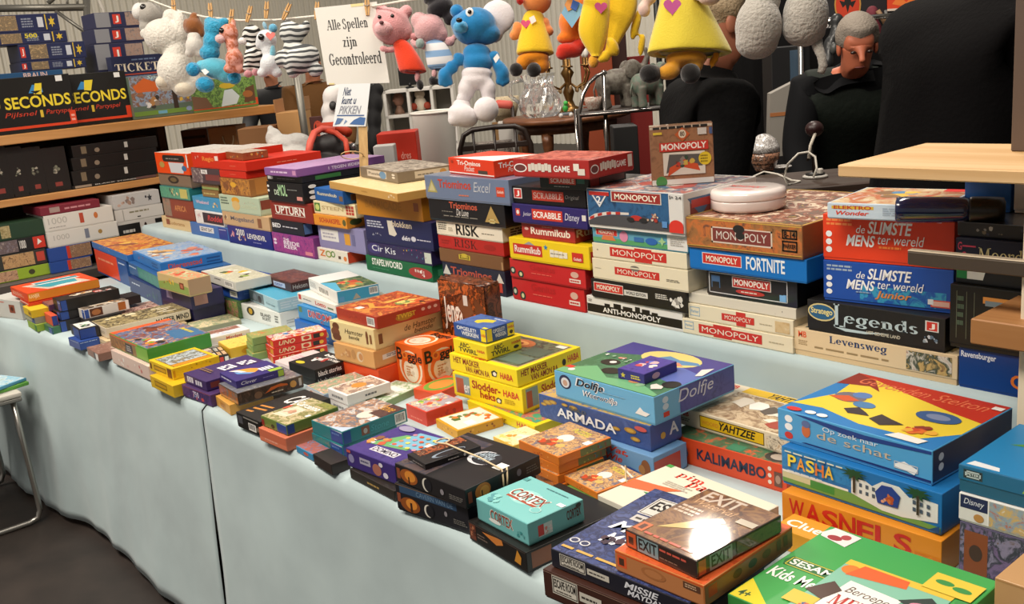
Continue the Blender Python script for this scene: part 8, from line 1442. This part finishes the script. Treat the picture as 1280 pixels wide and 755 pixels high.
# white plastic bag
D = 4.75; o = at(362, 178, D)
t = thing('plastic_bag', 'crumpled white plastic bag behind the red boxes', 'plastic bag', Vector((o.x, o.y, T2)))
blob('bag', [(342, 172, 10, 12, -15), (356, 182, 22, 14), (372, 180, 20, 14), (350, 200, 26, 20), (372, 205, 26, 26), (360, 240, 34, 22), (338, 162, 4, 6)], mat('c9c7c2', .5, 0, 0, 0, .4, 0, 1.0, 30), D, Vector((o.x, o.y, T2)), t, .008, 2)
# sports bag
D = 4.5; o = at(412, 185, D); o = Vector((o.x, o.y, T2))
t = thing('sports_bag', 'black sports bag with coral red straps and trim', 'bag', o)
blob('bag', [(396, 185, 13, 14), (412, 182, 22, 15, 8), (425, 187, 16, 12), (410, 215, 30, 24), (412, 250, 32, 24)], mat('1d1b1c', .6), D, o, t, .008)
MB().tube([at(385, 196, D - .10) - o, at(388, 178, D - .08) - o, at(393, 166, D - .05) - o, at(402, 161, D - .02) - o, at(418, 163, D) - o], .016, mat('d85a4a', .6), 8).build('strap', t)
MB().tube([at(402, 162, D) - o, at(420, 166, D - .04) - o, at(432, 176, D - .08) - o, at(435, 196, D - .10) - o], .012, mat('c8452c', .6), 8).build('strap', t)
MB().tube([at(396, 160, D + .05) - o, at(420, 158, D + .06) - o, at(436, 166, D + .02) - o], .022, mat('cc3f1e', .6), 8).build('trim', t)
MB().ball(at(441, 184, D - .02) - o, (.02, .015, .02), mat('8a8a8a', .3, .8), 10).build('buckle', t)
# OK lettered dark red board
def oklet(t_, w, d, h):
    for s_, u0, u1 in (('O', .12, .5), ('K', .55, .9)):
        vs, fs = text_shape(s_, '')
        MB().add([(-w / 2 + w * (u0 + (u1 - u0) * x), -.0006, h - .10 + .08 * y) for x, y in vs], fs, mat('c84a30', .5)).build('lettering', t_)
card(386, 418, 145, 5.0, 'dark red board with outlined letters behind the sports bag', mat('4a2420', .6), 'letter_board', .03, 'board', oklet)
# white rounded plush beside the stand sign
D = 4.9; o = at(414, 150, D); o = Vector((o.x, o.y, T2))
t = thing('plush_toy', 'white rounded plush with a black eye patch behind the small stand sign', 'plush toy', o)
blob('body', [(416, 122, 13, 15), (413, 140, 12, 14), (416, 165, 16, 22), (416, 205, 20, 24), (416, 250, 22, 26), (416, 270, 22, 26), (425, 112, 8, 8)], plush('d9d5d2', .2), D, o, t, .008)
MB().ball(at(416, 132, D - .055) - o, (.018, .01, .022), mat('1a1816', .5), 12, CROT).build('eye_patch', t)
# steel pole
o = at(376, 130, 5.15)
t = thing('steel_pole', 'grey steel pole rising beside the tan carton', 'pole', Vector((o.x, o.y, T2)))
zz = at(371, 92, 5.15).z
MB().tube([(0, 0, 0), (0, 0, zz - T2 + .1)], .019, GALV, 12).build('tube', t)
MB().lathe([(.06, 0), (.06, .008), (.025, .012)], GALV, 20).build('foot', t)
# red cartons right of the slat
def flap_red(t_, w, d, h):
    MB().box(-w * .1, w / 2, -.003, .001, h * .55, h * .75, mat('b82a14', .5)).build('printed_band', t_)
    vs, fs = text_shape('dres', '')
    MB().add([(w * .08 + w * .25 * x, -.0042, h - .11 + .03 * y) for x, y in vs], fs, mat('e8b0a0', .5)).build('lettering', t_)
card(470, 519, 166, 4.15, 'bright red carton with small pale lettering left of the white bin', mat('c8301a', .5), 'red_carton', .15, 'carton', flap_red)
card(466, 492, 182, 4.0, 'light grey carton standing before the bright red one', mat('b0aeaa', .6), 'grey_carton', .08, 'carton')
# white bin
D = 4.5; o = at(541, 140, D)
Rt = 28 * S(D); zt_b = o.z
t = thing('waste_bin', 'tall plain white tapered bin standing behind the stacks', 'bin', (o.x, o.y, T2))
hh = zt_b - T2
MB().lathe([(Rt * .62, 0), (Rt * .66, .01), (Rt * .98, hh - .01), (Rt, hh), (Rt * .96, hh), (Rt * .93, hh - .01), (Rt * .6, .02)], mat('e6e3da', .45), 40).build('shell', t)
MB().tube([(Rt * .98 * math.cos(a), Rt * .98 * math.sin(a), hh) for a in [i * math.pi / 18 for i in range(36)]], .006, mat('e2dfd6', .4), 8, False, True, None, True).build('rim', t)
# white open cabinet
D = 7.2
P_ = at(478, 114, D); Q_ = at(566, 112, D)
w = (Q_ - P_).length; z1 = P_.z
t = thing('open_cabinet', 'white open cabinet with knick knacks far behind the hanging dolls', 'cabinet', ((P_.x + Q_.x) / 2, (P_.y + Q_.y) / 2, 0), YAW)
WC = mat('e8e4dc', .5)
MB().box(-w / 2, w / 2, .28, .3, 0, z1, mat('8a8680', .6)).build('back_panel', t)
for x in (-w / 2, -w / 6, w / 6, w / 2 - .02):
    MB().box(x, x + .022, 0, .28, 0, z1, WC, .002).build('side_panel', t)
for zz in (z1 - .022, z1 - .20, z1 - .42, z1 - .66, .05):
    MB().box(-w / 2, w / 2, 0, .28, zz, zz + .022, WC, .002).build('shelf_board', t)
cab = t
def in_cab(x, z): return Vector((cab.location.x + x * math.cos(YAW) - .12 * math.sin(YAW), cab.location.y + x * math.sin(YAW) + .12 * math.cos(YAW), z))
p = in_cab(0, z1 - .178)
t = thing('teddy_bear', 'small cream bear with red mittens sitting in the white cabinet', 'teddy bear', p, YAW + .0)
CRM = plush('d8ccb8', .2)
b = MB().ball((0, 0, .06), (.045, .04, .055), CRM, 14); b.build('body', t)
b = MB().ball((0, -.005, .13), (.038, .036, .036), CRM, 14).ball((-.03, 0, .160), .014, CRM, 10).ball((.03, 0, .160), .014, CRM, 10).ball((0, -.036, .122), (.016, .012, .012), CRM, 10); b.build('head', t)
for s in (-1, 1):
    MB().ball((s * .05, -.03, .045), (.026, .022, .026), mat('9a3a22', .7), 12).build('mitten', t)
p = in_cab(-w / 3 + .01, z1 - .178)
t = thing('bust_figure', 'brown carved head figure in the left bay of the white cabinet', 'figurine', p)
MB().lathe([(.04, 0), (.035, .02), (.02, .05), (.022, .06)], mat('7a5a48', .6), 20).build('stand', t)
MB().ball((0, 0, .105), (.036, .042, .05), mat('8a6250', .6), 16).ball((0, -.04, .1), (.009, .012, .012), mat('8a6250', .6), 8).build('head', t)
o = at(503, 98, D); sc_ = thing('monitor', 'black flat monitor standing on top of the white cabinet', 'monitor', (o.x - .06, o.y + .1, z1 + .0015), YAW)
MB().box(-.075, .075, -.01, .01, .02, .15, mat('151515', .3), .004).build('screen', sc_)
MB().box(-.03, .03, -.04, .04, 0, .012, mat('1c1c1c', .4), .003).tube([(0, .0, .01), (0, 0, .04)], .012, mat('1c1c1c', .4)).build('stand', sc_)
o = at(468, 130, 6.9)
t = thing('black_coat', 'black coat hanging beside the white cabinet', 'coat', Vector((o.x, o.y, 0)))
blob('coat', [(470, 112, 10, 9), (469, 130, 10, 16), (468, 150, 9, 18), (468, 175, 10, 20)], mat('121113', .8), 6.9, Vector((o.x, o.y, 0)), t, .012)
MB().tube([Vector((0, 0, 0)), Vector((0, 0, at(468, 102, 6.9).z))], .012, mat('4a4a4a', .4, .8)).build('stand_pole', t)
MB().lathe([(.18, 0), (.18, .015), (.02, .03)], mat('2a2a2a', .5), 24).build('stand_foot', t)

# ---- side table with jug, lamp, toy
D = 5.0; o = at(708, 148, D)
WD = wood('5a3520', '7a4c2e', 4, .35, 'X', 'table_wood')
ztp = at(705, 143, D).z
t = thing('wooden_side_table', 'small round brown wooden table with turned legs displayed on the market table', 'table', (o.x, o.y, T2))
hh = ztp - T2
RT = 80 * S(D)
MB().lathe([(RT * .93, hh - .028), (RT, hh - .02), (RT, hh - .006), (RT * .985, hh)], WD, 48).build('table_top', t)
MB().lathe([(RT * .78, hh - .075), (RT * .78, hh - .028)], WD, 48).build('apron', t)
for a in (-2.6, -1.2, .4, 2.0):
    x, y = RT * .70 * math.cos(a), RT * .70 * math.sin(a)
    MB().lathe([(.014, 0), (.018, .03), (.012, .05), (.02, .1), (.024, .2), (.02, .28), (.028, hh - .12), (.03, hh - .07)], WD, 16, (x, y, 0)).build('leg', t)
MB().lathe([(RT * .6, .1), (RT * .6, .115)], WD, 32).build('lower_shelf', t)
tab = t
tx = thing('folded_cloths', 'pile of folded pale and dark green cloths under the small round table', 'cloths', (o.x, o.y, T2 + .116))
for i, (cc, zz, ww) in enumerate((('2f3d30', 0, .14), ('c8c2b8', .03, .13), ('8a7a68', .06, .12))):
    MB().box(-ww, ww, -.1, .1, zz, zz + .028, mat(cc, .9), .012, Matrix.Rotation(.3 * i + YAW, 4, 'Z'), 3).build('cloth', tx)
pj = at(676, 140, D - .02)
t = thing('glass_jug', 'cut crystal glass jug on the small round table', 'jug', (pj.x, pj.y, ztp + .001))
GL = mat('f2f2f0', .06, 0, 0, .85, .8)
hj = at(676, 92, D).z - ztp
rj = 25 * S(D)
b = MB()
seg_ = 32
prof = [(rj * .75, 0), (rj * .95, hj * .1), (rj * 1.05, hj * .28), (rj * .95, hj * .5), (rj * .72, hj * .68), (rj * .68, hj * .8), (rj * .85, hj * 1.0)]
vs = []; fs = []
for i, (r_, z_) in enumerate(prof):
    for j in range(seg_):
        a = 2 * math.pi * j / seg_; rr_ = r_ * (1 + (.045 if (j + i) % 2 else -.02))
        vs.append((rr_ * math.cos(a), rr_ * math.sin(a), z_))
n_ = len(prof)
for i in range(n_ - 1):
    for j in range(seg_):
        fs.append((i * seg_ + j, i * seg_ + (j + 1) % seg_, (i + 1) * seg_ + (j + 1) % seg_, (i + 1) * seg_ + j))
fs.append(tuple(range(seg_))[::-1])
b.add(vs, fs, GL, False); b.build('vessel', t)
MB().tube([(rj * .7, 0, hj * .9), (rj * 1.35, 0, hj * .85), (rj * 1.45, 0, hj * .55), (rj * 1.0, 0, hj * .35)], .010, GL, 10, True, True, Matrix.Rotation(YAW + math.pi, 4, 'Z')).build('handle', t)
MB().prism([(-rj * .3, hj * .95), (-rj * .1, hj * 1.25), (0, hj * 1.36), (rj * .02, hj * 1.0)], -.012, .012, GL, Matrix.Rotation(YAW, 4, 'Z')).build('spout', t)
BR = mat('7a5a30', .3, .8)
pl = at(712, 132, D + .12)
t = thing('table_chandelier', 'ornate brass candle lamp with white flame bulbs on the round table', 'lamp', (pl.x, pl.y, ztp + .001))
hl = at(712, 70, D).z - ztp
MB().lathe([(.07, 0), (.075, .01), (.03, .03), (.018, .06), (.03, .1), (.014, .14), (.02, hl * .6), (.035, hl * .7), (.015, hl * .8), (.02, hl), (.004, hl + .03)], BR, 20).build('stem', t)
for i in range(6):
    a = i * math.pi / 3 + .4
    c_, s_ = math.cos(a), math.sin(a)
    MB().tube([(0, 0, hl * .55), (.05 * c_, .05 * s_, hl * .42), (.10 * c_, .10 * s_, hl * .5), (.12 * c_, .12 * s_, hl * .68), (.11 * c_, .11 * s_, hl * .8)], .006, BR, 8).build('arm', t)
    MB().lathe([(.018, 0), (.02, .006), (.009, .01), (.009, .04)], BR, 12, (.11 * c_, .11 * s_, hl * .8)).build('candle_cup', t)
    MB().lathe([(.008, 0), (.014, .018), (.010, .04), (.002, .062)], mat('e2ded6', .3), 12, (.11 * c_, .11 * s_, hl * .8 + .041)).build('bulb', t)
    for q in range(4):
        MB().ball((.03 * q * c_ + .02 * c_, .03 * q * s_ + .02 * s_, hl * (.36 + .03 * q)), (.008, .008, .014), mat('b89a70', .1, 0, 0, .4), 8).build('glass_drop', t)
pc_ = at(707, 139, D - .22)
t = thing('toy_car', 'green figure riding a small grey toy car on the round table edge', 'toy car', (pc_.x, pc_.y, ztp + .001), YAW)
MB().box(-.032, .032, -.014, .014, .008, .022, mat('6a7078', .4), .005, None, 2).build('chassis', t)
for sx in (-1, 1):
    for sy in (-1, 1):
        MB().tube([(sx * .024, sy * .012, .010), (sx * .024, sy * .020, .010)], .010, mat('c8c8c4', .4), 14).build('wheel', t)
MB().ball((0, 0, .042), (.013, .012, .018), mat('2f9a3a', .5), 12).ball((.003, -.003, .066), (.011, .011, .011), mat('3aa844', .5), 12).build('figure', t)

# ---- chrome trolley with elephants and cup
D = 4.3
zsh = at(760, 138, D).z
o = at(770, 138, D)
t = thing('chrome_trolley', 'chrome tube trolley with a curved handle and dark shelf in front of the red panels', 'trolley', (o.x, o.y, T2), YAW)
CH = mat('9a9490', .18, .95)
def loc(px, py, dd=0):
    v_ = at(px, py, D + dd) - o; c_, s_ = math.cos(-YAW), math.sin(-YAW)
    return Vector((v_.x * c_ - v_.y * s_, v_.x * s_ + v_.y * c_, at(px, py, D + dd).z - T2))
x0_ = loc(724, 138).x
hs = zsh - T2
MB().tube([(x0_, 0, 0), (x0_, 0, hs), loc(729, 118), loc(736, 104), loc(746, 95), loc(758, 90)], .009, CH, 10).build('side_tube', t)
MB().tube([(loc(754, 138).x, 0, 0), loc(754, 88)], .009, CH, 10).build('upright', t)
MB().box(x0_, .36, -.005, .3, hs - .02, hs, mat('2c2420', .4), .003).build('shelf', t)
MB().tube([(x0_, -.006, hs - .01), (.36, -.006, hs - .01)], .006, CH, 8).build('edge_tube', t)
for xx in (.35,):
    for yy in (0, .28):
        MB().tube([(xx, yy, 0), (xx, yy, hs)], .009, CH, 10).build('side_tube', t)
MB().tube([(x0_, .28, 0), (x0_, .28, hs)], .009, CH, 10).build('side_tube', t)
pq = at(742, 134, D + .1)
t = thing('china_cup', 'white floral china cup on the chrome trolley', 'cup', (pq.x, pq.y, zsh + .001))
MB().lathe([(.022, 0), (.026, .006), (.036, .03), (.040, .055), (.037, .054), (.03, .02)], art(['c8bfb2', 'c8bfb2', 'a87a6a', 'd8d0c4'], .2, .3), 24).build('bowl', t)
MB().tube([(-.036, 0, .045), (-.058, 0, .04), (-.056, 0, .02), (-.032, 0, .018)], .004, mat('c8bfb2', .3), 8, True, True, Matrix.Rotation(YAW, 4, 'Z')).build('handle', t)
def elephant(label, px, py, D, sc, col, ang, z):
    p = at(px, py, D)
    t = thing('elephant_figure', label, 'figurine', (p.x, p.y, z + .001), YAW + ang)
    m = art([col, col, '6f6a60', col], .5, .6, 0, .4)
    els = [((0, 0, .105), (.075, .05, .055)), ((-.05, 0, .10), (.04, .045, .05)), ((.075, 0, .15), (.04, .035, .042)), ((.045, 0, .125), (.04, .036, .04))]
    b = MB()
    for c_, r_ in els: b.ball(Vector(c_) * sc, tuple(q * sc for q in r_), m, 14)
    for sx in (-.055, .04):
        for sy in (-.026, .026):
            b.tube([Vector((sx, sy, .09)) * sc, Vector((sx, sy, .04)) * sc, Vector((sx + .004, sy, .0)) * sc], [.024 * sc, .019 * sc, .022 * sc], m, 12)
    b.tube([Vector((.10, 0, .15)) * sc, Vector((.128, 0, .16)) * sc, Vector((.145, 0, .20)) * sc, Vector((.135, 0, .235)) * sc], [.02 * sc, .016 * sc, .012 * sc, .009 * sc], m, 10)
    ob = b.build('body', t)
    r = ob.modifiers.new('joined', 'REMESH'); r.mode = 'VOXEL'; r.voxel_size = .005; r.use_smooth_shade = True
    ob.modifiers.new('soft', 'SMOOTH').iterations = 5
    for s in (-1, 1):
        MB().ball(Vector((.06, s * .042, .15)) * sc, (.03 * sc, .008 * sc, .038 * sc), m, 12).build('ear', t)
        MB().tube([Vector((.10, s * .018, .135)) * sc, Vector((.125, s * .02, .135)) * sc, Vector((.14, s * .018, .148)) * sc], [.005 * sc, .004 * sc, .001], mat('c8bfa8', .4), 8).build('tusk', t)
    MB().tube([Vector((-.085, 0, .11)) * sc, Vector((-.098, 0, .08)) * sc, Vector((-.095, 0, .05)) * sc], .004 * sc, m, 6).build('tail', t)
    return t
elephant('grey carved elephant rearing its trunk on the chrome trolley', 772, 137, D + .14, 1.05, '5a524a', .2, zsh)
elephant('green grey carved elephant nearest the black jacket on the chrome trolley', 812, 138, D + .03, .95, '5a6a5c', .5, zsh)
# red panels and black crate
def rp(px0, px1, py0, D_, label, col, base=T2, d=.04):
    return card(px0, px1, py0, D_, label, mat(col, .6, 0, 0, 0, .4), 'room_divider', d, 'divider', None, base)
rp(722, 762, 26, 5.75, 'terracotta wooden panel behind the chrome trolley', '8e3f22', 0)
rp(763, 782, 40, 5.9, 'dark brown wooden panel behind the elephants', '3a1f18', 0)
rp(783, 812, 70, 6.0, 'deep red cloth covered panel behind the elephants', '7a1c18', 0)
card(766, 797, 158, 4.02, 'matte black crate under the chrome trolley shelf', mat('151515', .6), 'plastic_crate', .15, 'crate')
# chairs
DKW = mat('241812', .4)
def chair(px, py, D_, label, cush):
    p = at(px, py, D_)
    t_ = thing('dark_chair', label, 'chair', (p.x, p.y, T2), YAW, 'dark wooden chairs')
    h = p.z - T2; w_ = .17
    MB().tube([(-w_, 0, 0), (-w_, 0, h * .8), (-w_ * .85, 0, h * .95), (-w_ * .6, 0, h), (0, 0, h * 1.01), (w_ * .6, 0, h), (w_ * .85, 0, h * .95), (w_, 0, h * .8), (w_, 0, 0)], .013, DKW, 10).build('back_frame', t_)
    MB().box(-w_, w_, -.006, .006, h * .78, h * .84, DKW, .003).build('back_rail', t_)
    for x in (-.1, 0, .1):
        MB().tube([(x, 0, h * .4), (x, 0, h * .98)], .007, DKW, 8).build('spindle', t_)
    MB().box(-w_, w_, -.36, .02, h * .36, h * .40, DKW, .006).build('seat', t_)
    for x in (-w_ * .9, w_ * .9):
        MB().tube([(x, -.33, 0), (x, -.33, h * .36)], .013, DKW, 8).build('leg', t_)
    return t_
chair(617, 160, 4.75, 'dark wooden chair left of the small round table', 1)
p = at(617, 153, 4.95)
card(590, 640, 178, 5.05, 'dark patterned ornament box behind the left dark chair', art(['2a2420', '8a8078', '3a302a', 'a89a8a'], .4, .5), 'ornament_box', .1, 'box')
card(622, 646, 152, 5.2, 'small white appliance on the chair behind the blue plush feet', mat('b8b4ae', .4), 'white_appliance', .1, 'appliance')
o = at(640, 131, 5.3)
t = thing('red_roll', 'coral red cushion roll beside the white plush foot', 'cushion', Vector((o.x, o.y, T2)))
c_ = Vector((o.x, o.y, 0))
MB().tube([at(618, 130, 5.3) - Vector((o.x, o.y, T2)), at(622, 130, 5.3) - Vector((o.x, o.y, T2)), at(638, 131, 5.3) - Vector((o.x, o.y, T2)), at(641, 131, 5.3) - Vector((o.x, o.y, T2))], [.012, .022, .022, .012], mat('c8584c', .6), 14).build('roll', t)
MB().tube([(0, 0, 0), (0, 0, at(630, 133, 5.3).z - T2)], .01, DKW, 8).build('stand', t)
p = at(631, 140, 5.45)
t = thing('wire_basket', 'pale woven basket on a small wooden rack behind the dolls', 'basket', (p.x, p.y, T2))
hb = p.z - T2
MB().lathe([(.05, hb - .05), (.075, hb + .02), (.085, hb + .08), (.08, hb + .08), (.06, hb - .03)], art(['a89878', 'c8b898', '6a5a44'], .15, .7), 24).build('basket', t)
MB().box(-.06, .06, -.05, .05, 0, hb - .05, mat('8a6a44', .6), .003).build('rack', t)

# ---- chrome rail that carries the garments
o = at(1050, 14, 5.0)
t = thing('garment_rail', 'chrome rail carrying dark garments left and right of the bowed head', 'clothes rail', (o.x, o.y, 0))
g0_ = at(1000, 30, 5.0) - t.location; g1_ = at(1125, 12, 5.0) - t.location
g1_.z = g0_.z
MB().tube([g0_, g1_], .014, mat('b8b6b2', .2, .95), 10).build('rail', t)
for q in (g0_, g1_):
    MB().tube([q, (q.x, q.y, 0)], .014, mat('b8b6b2', .2, .95), 10).build('upright', t)
# ---- dark right hand side: added dark sheet, banner, garments, lamp counter
D = 6.6
o = at(1050, 80, D)
t = thing('dark_hall_sheet', 'added black sheet standing in for the dark hall at right behind the bowed person', 'backdrop', (o.x, o.y, 0), YAW)  # added black sheet that makes the hall behind look dark
vs = []; fs = []
n = 90
for i in range(n + 1):
    x = -1.15 + 4.2 * i / n
    y = .03 * math.sin(i * .9) + .015 * math.sin(i * 2.3)
    vs += [(x, y, 0), (x, y, 2.75)]
fs = [(2 * i, 2 * i + 2, 2 * i + 3, 2 * i + 1) for i in range(n)]
b_ = MB().add(vs, fs, mat('0f0e0f', .9, 0, 0, 0, .2), True).build('dark_sheet', t)
b_.modifiers.new('thickness', 'SOLIDIFY').thickness = .004
MB().tube([(-1.2, 0, 2.76), (3.1, 0, 2.76)], .02, mat('3a3a3a', .4, .8), 10).build('dark_sheet_rail', t)
for x in (-1.18, 3.06):
    MB().tube([(x, .05, 0), (x, .05, 2.76)], .02, mat('3a3a3a', .4, .8), 10).build('post', t)
sheet('banner', [(1020, -16), (1108, -16), (1108, 19), (1020, 22)], 5.6, [('e', .45, .42, .19, .68, 'b8863a'), ('e', .45, .42, .17, .62, 'c23a1c'), ('p', [(.33, .55), (.38, .3), (.42, .4), (.45, .12), (.48, .4), (.52, .3), (.57, .55), (.5, .5), (.47, .75), (.45, .66), (.43, .75), (.4, .5)], '1a1512')], '17151a', 'black banner with a red oval bat emblem at the top right', 'banner')
sheet('banner_strip', [(1028, 22), (1086, 19), (1086, 33), (1028, 36)], 5.6, [('t', 'BACARDI', .02, .05, .98, .8, 'c8c4c0', 's'), ('r', 0, .86, 1, 1, 'c8c8c8')], '17151a', 'black strip with white capital letters below the bat emblem banner', 'banner')
sheet('orange_banner', [(1109, -14), (1170, -16), (1168, 10), (1109, 14)], 5.5, [('m' if False else 'p', [(.1, .3), (.25, .7), (.4, .35), (.55, .75), (.75, .3), (.9, .6), (.8, .2), (.5, .4), (.3, .2)], 'e87a34'), ('r', 0, 0, 1, .1, 'd8c8b8')], 'd8421c', 'orange banner right of the bat emblem banner', 'banner')
o = at(1097, 35, 5.1)
t = thing('hanging_scarf', 'maroon scarf and tan strap hanging beside the bowed head', 'scarf', o)
blob('scarf', [(1090, 18, 8, 12), (1096, 34, 6, 10, 20), (1106, 52, 7, 11, 10)], mat('6a2430', .8), 5.1, o, t, .012)
MB().tube([at(1097, 13, 5.05) - o, at(1104, 24, 5.05) - o, at(1112, 40, 5.05) - o, at(1113, 46, 5.05) - o], .012, mat('8a6a4a', .6), 8).build('strap', t)
MB().tube([at(1107, 13, 5.05) - o, at(1109, 28, 5.05) - o, at(1105, 38, 5.05) - o], .008, mat('a8a8a4', .3, .8), 8).build('clasp', t)
o = at(1048, 55, 4.9)
t = thing('black_garments', 'dark shiny garments hanging left of the bowed head', 'garments', o)
blob('garment', [(1046, 26, 9, 10), (1046, 42, 10, 8, -30), (1038, 56, 9, 12, -10), (1034, 75, 8, 16), (1052, 38, 8, 6, -40)], mat('2a2b2c', .35), 4.9, o, t, .012)
blob('sleeve', [(1050, 45, 8, 5, -35), (1042, 60, 5, 9)], mat('4a4c4a', .35), 4.85, o, t, .012)
o = at(995, 90, 4.9)
card(964, 1012, 58, 5.05, 'large black case with a blue grey stripe behind the round grey plush', mat('141416', .5), 'black_case', .2, 'case', lambda t_, w, d, h: MB().box(w * -.02, w * .34, -.003, .001, h - .30, h - .02, mat('34495c', .6), .001).build('stripe', t_), 0)
# counter with lamp, crystal, plates
D = 3.75
pz = at(1005, 224, D)
ct_ = far_support('dark brown counter table behind the stacks with a cable and crystal bowls', 1000, 224, D, 1.0, .42, pz.z, '3a2418')
zc_ = pz.z
def on_c(px, py): return on_z(px, py, zc_)
p = on_c(1019, 222)
t = thing('lamp_base', 'small black lamp foot with white plug and cord on the brown counter', 'lamp', (p.x, p.y, zc_ + .001))
MB().lathe([(.045, 0), (.047, .006), (.04, .01)], mat('c8c4bc', .4), 28).build('plate', t)
MB().lathe([(.036, .0105), (.036, .016), (.012, .02)], mat('1a1614', .4), 28).build('foot', t)
MB().tube([(0, 0, .018), (-.004, 0, .08), at(1011, 200, D) - t.location, at(1013, 188, D) - t.location], .010, mat('2a1c16', .4), 10).build('stem', t)
MB().tube([at(1011, 198, D - .02) - t.location, at(1013, 182, D - .02) - t.location, at(1021, 162, D - .02) - t.location], .006, mat('c8bfb0', .5), 10).build('arm', t)
MB().ball(at(1018, 161, D) - t.location, (.034, .034, .03), mat('2a1010', .4), 20).build('shade', t)
MB().box(.012, .032, -.012, .008, .012, .035, mat('d8d2c8', .4), .004).build('plug', t)
base_z = zc_ + .004
cpts = [on_c(942, 222), on_c(955, 216), on_c(972, 219), on_c(990, 227), on_c(1000, 228), on_c(985, 232), on_c(980, 222)]
cpts = [Vector((q.x, q.y, base_z)) for q in cpts] + [at(985, 205, D - .05), at(998, 192, D - .04), at(1010, 190, D - .04), at(1019, 196, D - .05), at(1021, 210, D - .06), Vector((on_c(1017, 226).x, on_c(1017, 226).y, base_z + .01))]
tag(MB().tube(cpts, .0042, mat('d4cec2', .5), 8).build('power_cord'), 'white power cord looping around the lamp foot on the counter', 'cord')
GLS = mat('d8d4d0', .1, .3, 0, .3, .8)
p = on_c(956, 214)
t = thing('crystal_bowl', 'cut crystal bowl beside the black jacket on the counter', 'bowl', (p.x, p.y, zc_ + .001))
CUT = art(['3a3836', 'e0dedc', '8a8480', 'f0eeec', '5a4a40'], .25, .12, .3, .5)
MB().lathe([(.035, 0), (.04, .01), (.058, .05), (.062, .075), (.058, .075), (.05, .03)], art(['6a4a3a', 'a87a60', '4a3830', 'c8b0a0'], .25, .2, .3, .5), 24).build('bowl', t)
MB().lathe([(.062, .078), (.06, .10), (.045, .13), (.02, .147), (.004, .15)], CUT, 24).build('lid', t)
p = on_c(976, 212)
t = thing('glass_dish', 'flat patterned glass dish right of the crystal bowl', 'dish', (p.x, p.y, zc_ + .001))
MB().lathe([(.02, 0), (.03, .006), (.045, .012), (.043, .014), (.02, .008)], art(['8a8480', 'd8d4d0', '5a524c'], .2, .15), 24).build('dish', t)
p = on_c(948, 199)
t = thing('paper_bag', 'open grey printed paper bag behind the crystal bowl', 'bag', (p.x + .02, p.y + .12, zc_ + .001), YAW)
h1 = at(950, 118, D).z - zc_
MB().prism([(-.05, 0), (.05, 0), (.075, h1), (-.035, h1 * .86)], -.03, .03, mat('8f8a82', .6)).build('bag_body', t)
MB().box(-.04, .05, -.032, -.03, h1 * .55, h1 * .6, mat('a86a3c', .6)).build('printed_band', t)

# ---- sub-parts: features belong to the head or body they are sewn to
for ob in list(COL.objects):
    if ob.parent and ob.parent.parent is None and ob.type == 'MESH':
        kind = ob.name.split('.')[0]
        kids = {c.name.split('.')[0]: c for c in ob.parent.children}
        host = None
        if kind in ('eye', 'nose', 'muzzle', 'ear', 'face', 'mane', 'eye_patch', 'mouth', 'tusk'):
            host = kids.get('head') or kids.get('body')
        elif kind in ('heart_patch', 'tag', 'price_tag'):
            host = kids.get('shirt') or kids.get('dress') or kids.get('cloth')
        elif kind == 'lid_print': host = kids.get('lid')
        elif kind == 'card_print': host = kids.get('card_tag')
        elif kind == 'stripe': host = kids.get('body')
        if host and host is not ob and host.parent == ob.parent:
            ob.parent = host
